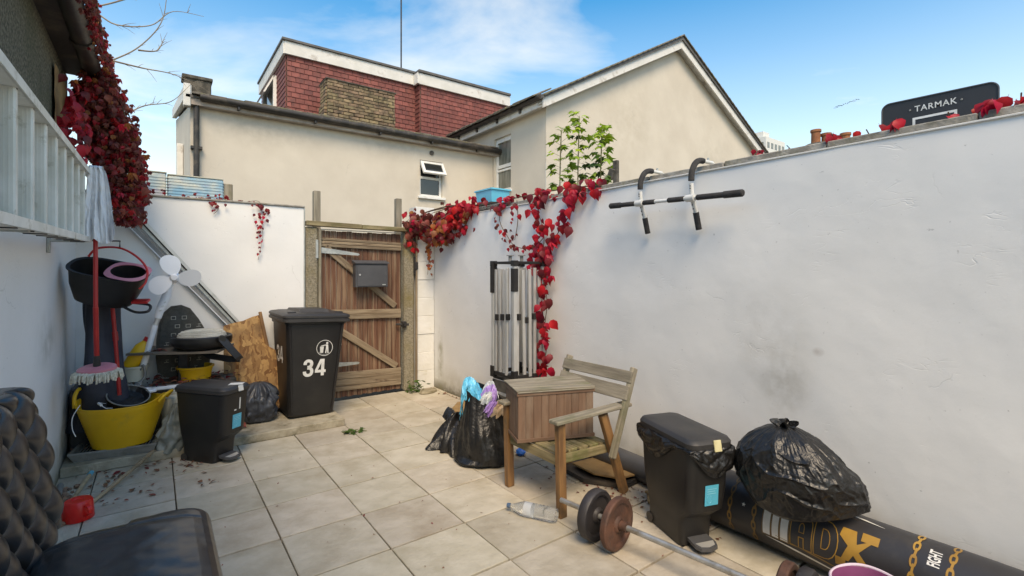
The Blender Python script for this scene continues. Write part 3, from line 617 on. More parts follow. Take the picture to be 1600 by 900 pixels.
# brick chimney stack in front of the dormer
ck_ = MB(); ck_.b2(3.08, 4.60, 11.02, 11.55, 4.5, 5.68); ck_ = ck_.build('chimney', M['mortar'], hs_, smooth=0)
rb = random.Random(9)
bmh = MB(); bmh.box((0, 0, 0), (.222, .10, .062), None, .005); o = bmh.build('brick', M['brick'], smooth=0, recalc=False); BM_ = o.data; bpy.data.objects.remove(o)
for r_ in range(13):
    z = 5.715-.0745*r_; x = 3.06-(.115 if r_ % 2 else 0); pro = .03 if r_ >= 7 else 0
    topslope = 0
    while x < 4.61:
        a0, a1 = max(x, 3.06), min(x+.224, 4.62)
        if a1-a0 > .05 :
            inst('brick', BM_, Matrix.Translation(((a0+a1)/2, 11.05-pro+rb.uniform(-.008, .006), z+rb.uniform(-.003, .003))) @ Matrix.Rotation(rb.uniform(-.01, .01), 4, 'Z') @ Matrix.Diagonal(((a1-a0)/.226, 1, 1, 1)), ck_)
        x += .232
    for k in range(2):
        inst('brick', BM_, Matrix.Translation((3.09-pro, 11.19+.235*k, z)) @ Matrix.Rotation(R(90), 4, 'Z'), ck_)
b = MB(); b.grid(12, 4, lambda u, v: Vector((3.03+1.62*u, 10.98+.62*v, 5.765+.03*math.sin(v*3.1)+.012*nz((u*9, v*4, 0))))); b.b2(3.03, 4.65, 10.98, 11.6, 5.745, 5.765); b.build('chimney_flaunching', M['sooty'], ck_, smooth=0)
# tv aerial mast
an = MB(); an.tube([(5.65, 13, 6.78), (5.65, 13, 10.6)], .022, 8); an.tube([(5.3, 13, 10.3), (6.0, 13, 10.3)], .012, 6)
for k in range(5): an.tube([(5.35+.14*k, 12.85, 10.3), (5.35+.14*k, 13.15, 10.3)], .006, 5)
tag(an.build('aerial_mast', M['iron'], smooth=60, loc=(5.65, 13, 6.78)), 'thin dark aerial mast standing up from the dormer roof', 'aerial')

# gabled house on the right
gh = thing('gabled_house', 'cream rendered gable house with white bargeboards and a tall sash window', 'house', (11.3, 10, 0))
GX0, GXP, GX1, GY = 6.77, 11.36, 15.95, 7.96
def gz(x): return 5.20+(7.62-5.20)*(1-abs(x-GXP)/(GXP-GX0))
b = MB(); b.prism([(GX0, 0), (GX1, 0), (GX1, 5.15), (GXP, 7.57), (GX0, 5.15)], GY, GY+.01, lambda a, c, d: (a, d, c))
b.v = b.v; VX0, VX1, VZ0, VZ1 = 9.24, 9.94, 3.45, 4.76
wall_with_hole(b, GY+.012, 16, 0, 5.15, VX0, VX1, VZ0, VZ1, lambda a, z, d: (GX0+d, a, z), .14)
b.b2(GX1-.01, GX1, GY+.02, 16, 0, 5.15)
b.build('wall', cream_wall, gh, smooth=0, recalc=False)
b = MB()   # roof slabs
for sgn, xe in ((-1, GX0-.28), (1, GX1+.28)):
    z0 = 7.62-(7.62-5.20)*abs(xe-GXP)/(GXP-GX0)
    b.add([(GXP, GY-.24, 7.68), (xe, GY-.24, z0+.05), (xe, 16, z0+.05), (GXP, 16, 7.68), (GXP, GY-.24, 7.77), (xe, GY-.24, z0+.14), (xe, 16, z0+.14), (GXP, 16, 7.77)],
          [(0, 1, 2, 3), (4, 5, 6, 7), (0, 1, 5, 4), (2, 3, 7, 6), (1, 2, 6, 5), (0, 3, 7, 4)])
grf = b.build('roof', M['lead'], gh, smooth=0)
for sgn, xe in ((-1, GX0-.24), (1, GX1+.24)):
    z0 = 7.62-(7.62-5.20)*abs(xe-GXP)/(GXP-GX0)
    b = MB(); b.add([(GXP, GY-.20, 7.47), (xe, GY-.20, z0-.15), (xe, GY-.20, z0+.06), (GXP, GY-.20, 7.69), (GXP, GY-.16, 7.47), (xe, GY-.16, z0-.15), (xe, GY-.16, z0+.06), (GXP, GY-.16, 7.69)],
        [(0, 1, 2, 3), (4, 5, 6, 7), (0, 1, 5, 4), (2, 3, 7, 6), (1, 2, 6, 5), (0, 3, 7, 4)]); b.build('bargeboard', M['fascia'], gh, smooth=0)
    b = MB(); b.add([(GXP, GY-.155, 7.60), (xe, GY-.155, z0), (xe, GY+.01, z0), (GXP, GY+.01, 7.60), (GXP, GY-.155, 7.55), (xe, GY-.155, z0-.05), (xe, GY+.01, z0-.05), (GXP, GY+.01, 7.55)],
        [(0, 1, 2, 3), (4, 5, 6, 7), (0, 1, 5, 4), (2, 3, 7, 6)]); b.build('verge_soffit', M['fascia'], gh, smooth=0)
for sgn in (-1, 1):   # verge tiles along both rakes
    b = MB(); n_ = 26
    for k in range(n_):
        t = (k+.5)/n_; x = GXP+sgn*(GXP-GX0+.26)*t; z = 7.80-(7.80-5.25)*t*1.03
        b.box((x, GY-.17, z), (.24, .22, .03), Matrix.Rotation(sgn*R(27+5), 3, 'Y'), .005)
    o = b.build('verge_tile', M['rooftile'], grf, smooth=0); tag(o, kind='stuff')
b = MB(); y = GY-.05; k = 0
while y < 16:
    b.box((GX0-.26, y+.12, 5.25), (.30, .235, .03+.012*(k % 3)), Matrix.Rotation(R(-27), 3, 'Y'), .006); b.box((GX0-.02, y+.12, 5.38), (.30, .235, .03), Matrix.Rotation(R(-27), 3, 'Y'), .006); y += .25; k += 1
o = b.build('eaves_tile', M['rooftile'], grf, smooth=0); tag(o, kind='stuff')
b = MB(); b.b2(GX0-.20, GX0-.16, GY-.16, 16, 4.98, 5.17, .003); b.build('eaves_fascia', M['fascia'], gh, smooth=0)
b = MB(); b.b2(GX0-.158, GX0, GY-.1, 16, 5.03, 5.06); b.build('eaves_soffit', M['fascia'], gh, smooth=0)
b = MB(); b.tube([(GX0-.27, GY-.14, 5.16), (GX0-.27, 16, 5.14)], .06, 12); b.build('gutter', M['gutter'], gh)
for y in (8.6, 9.5, 10.4, 11.3, 12.2):
    b = MB(); b.b2(GX0-.24, GX0-.20, y-.03, y+.03, 5.02, 5.12, .003); b.build('gutter_bracket', M['gutter'], gh, smooth=0)
b = MB()
for y0, y1, z0, z1 in ((VX0, VX0+.06, VZ0, VZ1), (VX1-.06, VX1, VZ0, VZ1), (VX0+.06, VX1-.06, VZ0, VZ0+.06), (VX0+.06, VX1-.06, VZ1-.11, VZ1), (VX0+.06, VX1-.06, 4.02, 4.10), (VX0+.06, VX1-.06, 3.94, 3.99)): b.b2(GX0+.06, GX0+.12, y0, y1, z0, z1, .003)
wv = b.build('window', M['upvc'], gh, smooth=0)
b = MB(); b.b2(GX0+.09, GX0+.10, VX0+.05, VX1-.05, VZ0+.05, 4.03); b.b2(GX0+.105, GX0+.112, VX0+.05, VX1-.05, 4.05, VZ1-.08); b.build('pane', M['glasspale'], wv, smooth=0)
b = MB(); b.b2(GX0-.05, GX0+.05, VX0-.05, VX1+.05, VZ0-.06, VZ0-.003, .004); b.build('sill', M['upvc'], wv, smooth=0)

# far things seen over the right wall
tb = thing('tower_block', 'distant pale tower block beyond the gable house', 'building', (121, 60, 0))
b = MB(); b.box((122, 62, 15), (9.6, 9.6, 37.4)); b.build('wall', M['offwhite'], tb, smooth=0)
b = MB()
for r_ in range(11):
    for k in range(5):
        z = 33-2.6*r_-1.2; b.box((117.19, 58.3+1.85*k, z), (.05, 1.1, 1.4)); b.box((118.4+1.85*k, 57.19, z), (1.1, .05, 1.4))
o = b.build('window', M['glasspale'], tb, smooth=0); tag(o, kind='stuff')
b = MB(); b.box((120, 60, 34.6), (3, 3, 1.6)); b.build('plant_room', M['offwhite'], tb, smooth=0)
cs = thing('far_chimney', 'far brick chimney stack with terracotta pots over the right wall', 'chimney', (9.2, 3.5, 0))
b = MB(); b.b2(8.9, 9.6, 3.15, 3.70, 0, 3.50, .02); b.lathe([(.34, 3.50), (.30, 3.60), (.20, 3.66), (0, 3.67)], 14, (9.1, 3.55, 0)); b.build('stack', M['sooty'], cs, smooth=0)
for k, (x, y, h) in enumerate(((9.0, 3.56, .34), (9.1, 3.44, .27), (9.2, 3.33, .20), (9.22, 3.20, .24), (9.5, 3.12, .20))):
    b = MB(); b.lathe([(.075, 3.55), (.068, 3.55+h-.05), (.082, 3.55+h-.04), (.082, 3.55+h), (.06, 3.55+h), (.055, 3.6)], 12, (x, y, 0)); b.build('chimney_pot', mat('terracotta', (.33, .13, .06), (.22, .08, .04), rough=.85) if k == 0 else bpy.data.materials['terracotta'], cs)
# birds
bm_ = MB(); bm_.tube([(-.16, 0, 0), (0, 0, .02), (.2, 0, 0)], [.02, .06, .015], 6); bm_.add([(-.06, 0, .02), (.08, 0, .02), (.02, .42, .14), (-.02, -.42, .14), (.0, .6, .02), (.0, -.6, .02)], [(0, 1, 2), (0, 1, 3), (1, 2, 4), (1, 3, 5)])
bo = bm_.build('bird', M['iron'], smooth=0, recalc=False); bme = bo.data; bpy.data.objects.remove(bo)
for k in range(13):
    u = k/12; px_, pv = 1306+36*u, 168-13*u+(.6 if k % 3 == 0 else -.6)
    # the flock flies about 130 m away
    a = math.atan2(558, 758)+math.atan((px_-800)/758); d = 130/math.cos(math.atan((px_-800)/758))
    o = inst('bird', bme, Matrix.Translation((d*math.sin(a), d*math.cos(a), 1.5+(424-pv)/758*130)) @ Matrix.Rotation(.4*k, 4, 'Z'))
    tag(o, 'tiny dark bird flying in a far flock above the right wall', 'bird', 'flock of birds flying in a line')

# ================================================================== CLIMBERS AND PLANTS
def leaf_mesh(name, m, Lg=.08, Wd=.06, fold=.25, droop=.5, lobes=None, seed=0):
    """pointed leaf growing along +x from its stalk, upper side +z, folded and drooping"""
    rnd = random.Random(seed); vs = []; fs = []; prof = lobes or [.0, .62, 1.0, .80, .36, 0]
    n = len(prof)
    for i, w in enumerate(prof):
        t = i/(n-1); x = Lg*(t - .10*t*t*droop); z = -droop*Lg*.5*t*t
        for sgn in (-1, 0, 1): vs.append(Vector((x-(.10*Lg if (lobes is None and i == 1 and sgn) else 0), sgn*w*Wd/2, z+abs(sgn)*w*fold*Wd*.5+rnd.uniform(-.002, .002))))
    for i in range(n-1):
        for k in (0, 1): fs.append((i*3+k, (i+1)*3+k, (i+1)*3+k+1, i*3+k+1))
    b = MB(); b.add(vs, fs); b.tube([(-.12*Lg, 0, .004), (0, 0, 0)], .0010, 3, cap=False)
    o = b.build(name, m, smooth=60, recalc=False); me = o.data; bpy.data.objects.remove(o); return me
def five_leaf(name, m, Lg=.07, seed=0):
    rnd = random.Random(seed); b = MB()
    for k, a in enumerate((-75, -38, 0, 38, 75)):
        l_ = Lg*(1-.22*abs(k-2)/2)*rnd.uniform(.9, 1.1); q = Euler((rnd.uniform(-.3, .3), rnd.uniform(.1, .6), R(a+rnd.uniform(-8, 8)))).to_matrix(); prof = [0.1, .8, 1, .55, 0]
        vs = []; fs = []
        for i, w in enumerate(prof):
            t = i/4
            for sg in (-1, 0, 1): vs.append(q @ Vector((l_*t, sg*w*l_*.24, -.3*l_*t*t+abs(sg)*w*.02*l_*3)))
        for i in range(4):
            for c in (0, 1): fs.append((i*3+c, (i+1)*3+c, (i+1)*3+c+1, i*3+c+1))
        b.add(vs, fs)
    o = b.build(name, m, smooth=60, recalc=False); me = o.data; bpy.data.objects.remove(o); return me
def maple_leaf(name, m, s=.1, seed=0):
    rnd = random.Random(seed); pts = []
    for k, (a, r_) in enumerate([(-150, .25), (-115, .55), (-95, .38), (-60, .85), (-32, .45), (0, 1.0), (32, .45), (60, .85), (95, .38), (115, .55), (150, .25)]):
        pts.append(Vector((math.cos(R(a))*r_*s, math.sin(R(a))*r_*s, -abs(math.sin(R(a)))*.20*s-.35*s*r_*r_*.6+rnd.uniform(-.04, .04)*s)))
    vs = [Vector((0, 0, .01*s))]+pts; fs = [(0, i, i+1) for i in range(1, len(pts))]
    b = MB(); b.add(vs, fs); b.tube([(-.6*s, 0, -.1*s), (0, 0, 0)], .0016, 3, cap=False)
    o = b.build(name, m, smooth=60, recalc=False); me = o.data; bpy.data.objects.remove(o); return me
LF = {k: [leaf_mesh('leaf', M[k], rnd_l, rnd_l*.80, .35, .9, seed=i) for i, rnd_l in enumerate((.075, .092))] for k in ('redleaf', 'scarlet', 'darkleaf', 'dullleaf', 'orangeleaf', 'deadleaf')}
L5 = {k: [five_leaf('leaf', M[k], l_, seed=i) for i, l_ in enumerate((.065, .085))] for k in ('redleaf', 'scarlet', 'darkleaf', 'dullleaf', 'orangeleaf')}
rl = random.Random(21)
def pick(w):
    t = rl.random()*sum(x for _, x in w)
    for k, x in w:
        t -= x
        if t <= 0: return k
    return w[-1][0]
def hang_rot(out, tiltv=.5, spread=.9):
    """leaf tip mostly down, upper face turned to `out`"""
    o = Vector(out).normalized(); o = (o+Vector((rl.uniform(-1, 1), rl.uniform(-1, 1), rl.uniform(-.3, .9)))*spread*.6).normalized()
    x = Vector((rl.uniform(-.7, .7), rl.uniform(-.7, .7), -1)).normalized(); x = (x-o*x.dot(o)*(1-tiltv*.4)).normalized()
    y = o.cross(x).normalized(); z = x.cross(y); return Matrix((x, y, z)).transposed().to_4x4()
def put_leaf(parent, p, w, out, sc=1.0, five=.4, acc=None):
    k = pick(w); pool = L5[k] if (k in L5 and rl.random() < five) else LF[k]; me = rl.choice(pool)
    m_ = Matrix.Translation(p) @ hang_rot(out) @ Matrix.Scale(sc*rl.uniform(.7, 1.2), 4)
    if acc is None: return inst('leaf', me, m_, parent)
    acc.setdefault(k, MB()).add([m_ @ v.co for v in me.vertices], [tuple(f.vertices) for f in me.polygons])
def flush(acc, parent, name='leaf_mass'):
    b = MB(); ms = []
    for i, (k, q) in enumerate(acc.items()):
        b.mi = i; ms.append(M[k]); b.add(q.v, q.f)
    o = b.build(name, ms, parent, smooth=0, recalc=False); tag(o, kind='stuff'); return o

# creeper on the right wall
cr_ = thing('red_creeper', 'crimson creeper trailing over the right wall and down beside the folded gazebo frame', 'climbing plant', (2.9, 3.5, 2.2))
XW = 2.885
def P3(pts, x=XW): return [Vector((x+.012*nz((a*3, z*4, 0))-.075*max(0, min(1, (1.72-z)/.2)), a, z)) for a, z in pts]
main = [(2.936, 2.20), (3.053, 2.015), (3.26, 1.808), (3.40, 1.60), (3.34, 1.403), (3.29, 1.22), (3.32, 1.02), (3.30, .85), (3.32, .70), (3.31, .50)]
strands = [(main, 'm'), ([(3.44, 2.23), (3.50, 2.06), (3.42, 1.875), (3.40, 1.64)], 's'), ([(4.079, 2.20), (4.137, 2.025), (4.0, 1.851), (3.859, 1.748), (3.604, 1.719), (3.434, 1.807)], 't'), ([(3.827, 2.2), (3.827, 1.999), (3.88, 1.812)], 't')]
b = MB()
for pts, _ in strands: b.tube(spline(P3(pts), 5), .004, 5)
b.tube(spline([(2.93, 2.75, 2.20), (2.93, 3.2, 2.235), (2.93, 3.9, 2.24), (2.93, 4.6, 2.24)], 4), .006, 5)
b.build('stem', M['stem'], cr_)
nleaf = 0; wr = [('redleaf', 6), ('scarlet', 2), ('darkleaf', 2)]
for (pts, kd), cnt in zip(strands, (104, 40, 32, 14)):
    path = spline(P3(pts), 12)
    for k in range(cnt):
        p = path[int(k/cnt*len(path))]; sp_ = .055 if kd == 'm' else .035
        clump = .5+.5*math.sin(k*.9)
        q = p+Vector((-.015-rl.random()*.055, rl.gauss(0, sp_)*(.5+clump), rl.gauss(0, .025)))
        put_leaf(cr_, q, wr if kd != 't' else [('redleaf', 3), ('darkleaf', 4), ('dullleaf', 1)], (-1, -.5, .2), 1.0 if kd == 'm' else (.9 if kd == 's' else .6), five=.14); nleaf += 1
for k in range(70):   # along the top of the wall
    y = rl.choice([rl.gauss(3.5, .16), rl.gauss(4.12, .13), rl.uniform(2.75, 3.1), rl.gauss(3.05, .06)])
    put_leaf(cr_, Vector((rl.uniform(2.84, 2.95), y, 2.215+rl.uniform(-.07, .07))), wr, (-1, -.6, .5), 1.0, five=.25); nleaf += 1
for k in range(46):
    y = rl.gauss(3.36, .07); put_leaf(cr_, Vector((rl.uniform(2.76, 2.86), y, 1.60+rl.gauss(0, .16))), wr, (-1, -.6, .3), 1.1, five=.15); nleaf += 1
# creeper over the gate corner
cg = thing('corner_creeper', 'scarlet and brown creeper heaped on the wall corner beside the right gate post', 'climbing plant', (2.9, 5.4, 2.1))
b = MB()
for k in range(9):
    y0 = rl.uniform(4.9, 6.2); b.tube(spline([(2.93, 4.7, 2.24), (2.9+rl.uniform(-.1, .05), (4.7+y0)/2, 2.28), (2.8+rl.uniform(-.2, .1), y0, 2.2), (2.78+rl.uniform(-.25, .08), y0-.1, 2.0+rl.uniform(-.15, .1))], 4), .004, 4)
b.tube(spline([(2.78, 5.45, 2.05), (2.77, 5.5, 1.8), (2.76, 5.52, 1.55), (2.755, 5.53, 1.46)], 5), .003, 4)
b.build('stem', M['stem'], cg)
acc = {}; cnt = 0
def corner_pt():
    t = rl.random()
    if t < .30: return Vector((rl.uniform(2.55, 2.95), rl.gauss(5.55, .12), 2.12+rl.gauss(0, .07))), [('dullleaf', 4), ('redleaf', 2), ('darkleaf', 3), ('orangeleaf', 1)]
    if t < .50: return Vector((rl.uniform(2.76, 2.95), rl.gauss(5.05, .16), 2.10+rl.gauss(0, .07))), [('scarlet', 3), ('darkleaf', 2), ('orangeleaf', 2), ('redleaf', 2)]
    if t < .72: return Vector((rl.uniform(2.82, 3.0), rl.uniform(4.55, 5.2), 2.24+rl.gauss(0, .04))), [('scarlet', 5), ('redleaf', 5)]
    if t < .88: return Vector((rl.uniform(2.70, 2.86), rl.gauss(5.25, .10), 1.98+rl.gauss(0, .07))), [('darkleaf', 4), ('orangeleaf', 3), ('scarlet', 2)]
    return Vector((rl.uniform(2.50, 2.8), rl.gauss(5.62, .05), 2.05+rl.gauss(0, .10))), [('scarlet', 2), ('dullleaf', 4)]
for k in range(260):
    p, w = corner_pt(); put_leaf(cg, p+Vector((-.03, -.02, 0)), w, (-.8, -1, .3), 1.0, five=.35)
for k in range(420):
    p, w = corner_pt(); put_leaf(cg, p+Vector((.02, .03, -.01)), w, (-.8, -1, .3), .85, five=.35, acc=acc)
for k in range(36):
    put_leaf(cg, Vector((2.76+rl.gauss(0, .012), 5.50+rl.gauss(0, .02), 1.45+.5*rl.random())), [('orangeleaf', 5), ('dullleaf', 2)], (-.6, -1, .1), .55, five=.2)
flush(acc, cg)
# leaves peeping over the coping further right
k_ = 0
for (y, z, n_, lb) in ((1.49, 2.22, 5, 'small red leaf sprig on the coping where the gable roof meets the wall'), (1.33, 2.22, 3, 'red leaf sprig on the coping just left of the far chimney pots'), (1.10, 2.235, 5, 'red leaf sprig on the coping in front of the far chimney pots'), (.94, 2.22, 3, 'pair of low red leaves on the coping left of the basketball backboard'),
        (.82, 2.23, 9, 'red leaf cluster on the coping at the left foot of the basketball backboard'), (.62, 2.225, 3, 'small pink red leaf sprig on the coping below the backboard rectangle'), (.47, 2.235, 11, 'large drooping crimson leaf cluster on the coping at the right end of the backboard'), (.385, 2.245, 6, 'crimson leaves on the coping at the right edge of the picture')):
    t_ = thing('creeper_sprig', lb, 'climbing plant', (2.98, y, z-.02), group='creeper sprigs along the right coping')
    b = MB(); b.tube([(3.12, y+.02, z-.04), (3.02, y, z), (2.95, y-.01, z+.01)], .003, 4); b.build('stem', M['stem'], t_)
    for q in range(n_): put_leaf(t_, Vector((2.97+rl.uniform(-.05, .08), y+rl.gauss(0, .014+.0016*n_), z+rl.uniform(-.015, .02))), [('redleaf', 5), ('scarlet', 1)], (-1, -.7, .6), .62 if n_ < 8 else .72, five=.1)
# big creeper on the left, hanging off the eaves
cl = thing('hanging_creeper', 'huge dark red creeper hanging from the left eaves above the mop and the ladder end', 'climbing plant', (-.3, 5.2, 2.6))
acc = {}
LOBE = [(1.90, -.22, -.12), (2.0, -.27, -.08), (2.15, -.33, -.045), (2.35, -.37, -.055), (2.55, -.44, -.09), (2.75, -.50, -.13), (2.92, -.48, -.20), (3.12, -.44, -.27)]
def left_pt():
    t = rl.random()
    if t < .20:   # along the gutter
        y = 2.2+3.0*rl.random()**.7; return Vector((-.345+rl.gauss(0, .016)+.018*(y-2.2), y, 3.12+rl.gauss(0, .045))), .68
    for _ in range(80):
        x = rl.uniform(-.60, .02); z = rl.uniform(1.9, 3.12)
        for (za, La, Ra), (zb2, Lb, Rb) in zip(LOBE, LOBE[1:]):
            if za <= z <= zb2:
                f_ = (z-za)/(zb2-za); lo_, hi_ = La+(Lb-La)*f_, Ra+(Rb-Ra)*f_
                w_ = .09*noise.noise(Vector((z*7, 3, 0)))+.05*noise.noise(Vector((z*19, 8, 0)))
                if lo_-w_*.6+rl.gauss(0, .018) < x < hi_-.028+w_+rl.gauss(0, .026) and noise.noise(Vector((x*9, z*9, 5))) > -.42: return Vector((x, 5.10+rl.uniform(-.20, .26), z)), 1.0
    return Vector((-.3, 5.2, 2.5)), 1
wl = [('darkleaf', 4.5), ('redleaf', 2.6), ('dullleaf', 5), ('scarlet', .8), ('orangeleaf', .7)]
for k in range(225):
    p, s_ = left_pt(); p.y -= .06; put_leaf(cl, p, wl, (.5, -1, .3), s_*.74, five=.7)
for k in range(70):    # the brighter patch by the bare render
    put_leaf(cl, Vector((-.46+rl.gauss(0, .045), 4.72+rl.uniform(-.25, .25), 2.55+rl.gauss(0, .16))), [('redleaf', 5), ('scarlet', 2), ('darkleaf', 2)], (1, -.6, .2), .95, five=.3)
for k in range(4200):
    p, s_ = left_pt(); p.y += .04; put_leaf(cl, p, wl, (.5, -1, .3), s_*.58, five=.7, acc=acc)
flush(acc, cl)
b = MB()
for k in range(16):
    x = rl.uniform(-.42, -.12); b.tube(spline([(-.38, 5.0, 3.1), (x-.1, 5.1, 2.9), (x, 5.15+rl.uniform(-.1, .15), 2.4+rl.uniform(-.3, .3)), (x+.05, 5.2, 1.95+rl.uniform(0, .5))], 4), .005, 4)
b.tube(spline([(-.32, 2.2, 3.14), (-.30, 3.2, 3.17), (-.29, 4.2, 3.12), (-.33, 5.1, 3.1)], 4), .008, 5)
b.build('stem', M['stem'], cl)
# small sprigs over the back wall
for (x, zlen, n_, lb) in ((.50, .10, 12, 'short dark red sprig over the back wall below the timber stub'), (.90, .55, 34, 'long thin red creeper tail hanging down the middle of the back wall')):
    t_ = thing('creeper_sprig', lb, 'climbing plant', (x, 5.66, 2.2))
    b = MB(); b.tube(spline([(x-.12, 5.80, 2.235), (x-.03, 5.70, 2.24), (x, 5.655, 2.17), (x+.012, 5.655, 2.17-zlen*.5), (x-.03, 5.657, 2.17-zlen)], 5), .0025, 4); b.build('stem', M['stem'], t_)
    for q in range(n_):
        t = (q/n_)**1.6; put_leaf(t_, Vector((x+rl.gauss(0, .035*(1-t)+.006)-.03*t*t, 5.64, 2.20-zlen*t+rl.uniform(-.015, .015))), [('darkleaf', 4), ('redleaf', 2)], (0, -1, .3), .55*(1-.55*t), five=.3)
    for q in range(8): put_leaf(t_, Vector((x-.05-.2*rl.random(), 5.72, 2.235)), [('dullleaf', 4), ('darkleaf', 2)], (0, -1, .5), .4)
t_ = thing('creeper_sprig', 'low red leaves scattered along the back wall top in front of the clear boxes', 'climbing plant', (.2, 5.7, 2.22))
for q in range(26): put_leaf(t_, Vector((rl.choice([rl.gauss(.0, .06), rl.gauss(.42, .07), rl.gauss(.55, .03)]), 5.68+rl.uniform(0, .1), 2.25+rl.uniform(-.02, .04))), [('darkleaf', 4), ('redleaf', 1)], (0, -1, .5), .45)

# three saplings behind the right wall
ML = {k: [maple_leaf('leaf', M[k], s_, i) for i, s_ in enumerate((.085, .105))] for k in ('greenleaf', 'deepgreen', 'limeleaf')}
for (x, y, zt, n_, lb) in ((3.45, 3.81, 3.00, 22, 'left leafy sapling of three rising behind the right wall'), (3.45, 3.54, 3.07, 26, 'tallest middle sapling with lime green top leaves behind the right wall'), (3.45, 3.23, 2.86, 30, 'right bushiest sapling of three behind the wall beside the dark stake')):
    t_ = thing('sapling', lb, 'tree', (x, y, 0), group='green saplings behind the right wall')
    b = MB(); b.tube(spline([(x, y, 0), (x+.02, y-.01, 1.4), (x-.01, y+.01, 2.3), (x, y, zt)], 5), [.012]*5+[.010]*5+[.006]*5+[.003], 6); b.build('trunk', M['greenstem'], t_)
    tw = MB()
    for q in range(n_):
        t = q/(n_-1); z = 2.18+(zt-2.18)*t; a = q*2.4+rl.uniform(-.4, .4); r_ = (.14-.07*t)*rl.uniform(.6, 1.2)
        e = Vector((x+r_*math.cos(a), y+r_*math.sin(a), z+.03)); tw.tube([(x, y, z-.02), e], .002, 3)
        k = pick([('limeleaf', 6*t*t*t+.2), ('greenleaf', 3), ('deepgreen', 3*(1-t))])
        for w_ in range(3 if t < .97 else 5):
            q_ = Matrix.Translation(e+Vector((rl.uniform(-.035, .035), rl.uniform(-.035, .035), rl.uniform(-.02, .02)))) @ Euler((rl.uniform(-.5, .3), rl.uniform(.1, .7), a+rl.uniform(-.6, .6))).to_matrix().to_4x4() @ Matrix.Scale(rl.uniform(.5, .9), 4)
            inst('leaf', rl.choice(ML[k]), q_, t_)
    tw.build('twig', M['greenstem'], t_)
b = MB(); b.box((3.42, 3.03, 1.26), (.035, .05, 2.52), None, .004); b.box((3.40, 3.07, 2.40), (.03, .07, .10), Matrix.Rotation(.4, 3, 'X'), .006)
tag(b.build('garden_stake', M['sooty'], smooth=0, loc=(3.42, 3.03, 0)), 'dark flat stake standing behind the right wall beside the saplings', 'post')
# bare branches of a tree beyond the creeper
bt = thing('bare_tree', 'bare pale branches reaching in front of the clouds above the creeper', 'tree', (-1.6, 9.4, 0))
b = MB(); b.tube(spline([(-1.6, 9.4, 0), (-1.65, 9.4, 2.5), (-1.55, 9.3, 4.2), (-1.3, 9.2, 5.0)], 4), [.13]*4+[.11]*4+[.08]*4+[.05], 8); b.build('trunk', M['bark'], bt)
def branch(b, pts, r0, r1, twigs=9):
    path = spline(pts, 7); n = len(path); b.tube(path, [r0+(r1-r0)*i/(n-1) for i in range(n)], 5)
    for k in range(twigs):
        i = rl.randrange(3, n-1); d = (path[i]-path[i-1]).normalized(); l_ = rl.uniform(.05, .22)
        e = path[i]+(d+Vector((rl.uniform(-.8, .8), 0, rl.uniform(-.6, .9)))).normalized()*l_; b.tube([path[i], (path[i]+e)/2+Vector((0, 0, .01)), e], [.004, .003, .0015], 4)
for pts in ([(-1.3, 9.2, 5.0), (-.77, 9.1, 5.20), (-.45, 9, 5.05), (-.05, 9, 5.16), (.22, 9, 5.45), (.62, 9, 5.5)], [(-1.5, 9.3, 4.3), (-.75, 9.1, 4.42), (-.40, 9, 4.60), (-.15, 9, 4.85), (.07, 9, 5.22), (.14, 9, 5.62), (.15, 9, 6.2)],
            [(-.5, 9, 4.52), (-.15, 9, 4.50), (.2, 9, 4.50), (.5, 9, 4.42)], [(-1.5, 9.3, 3.2), (-.45, 9, 3.72), (-.12, 9, 3.95), (.2, 9, 4.08), (.45, 9, 4.40)], [(-1.2, 9.1, 5.0), (-.6, 9, 5.28), (-.2, 9, 5.55), (.1, 9, 5.72), (.3, 9, 5.9)], [(-.2, 9, 4.75), (.02, 9, 4.80), (.1, 9, 4.98)]):
    b = MB(); branch(b, pts, .015, .003, 12); b.build('branch', M['bark'], bt)

# weed by the gate, fallen sprig, litter of leaves
wd = thing('weed', 'small green weed growing at the foot of the right gate post', 'plant', (2.62, 5.58, 0))
for q in range(34):
    a = rl.uniform(0, 6.28); e = Vector((2.60+rl.gauss(0, .05)+.05*math.cos(a), 5.57+rl.gauss(0, .03), rl.uniform(.02, .15)))
    inst('leaf', rl.choice(ML['deepgreen']), Matrix.Translation(e) @ Euler((rl.uniform(-.6, .6), rl.uniform(-.2, .8), a)).to_matrix().to_4x4() @ Matrix.Scale(rl.uniform(.35, .6), 4), wd)
sp = thing('fallen_sprig', 'withered green sprig lying alone on the paving before the concrete step', 'sprig', (1.5, 4.5, 0))
b = MB(); b.tube([(1.40, 4.56, .006), (1.50, 4.50, .012), (1.60, 4.47, .006)], .003, 4); b.build('stem', M['greenstem'], sp)
for q in range(20):
    inst('leaf', rl.choice(ML['deepgreen']), Matrix.Translation((1.5+rl.gauss(0, .05), 4.505+rl.gauss(0, .025), .012+rl.random()*.02)) @ Euler((rl.uniform(-.5, .5), rl.uniform(-.5, .5), rl.uniform(0, 6))).to_matrix().to_4x4() @ Matrix.Scale(rl.uniform(.3, .5), 4), sp)
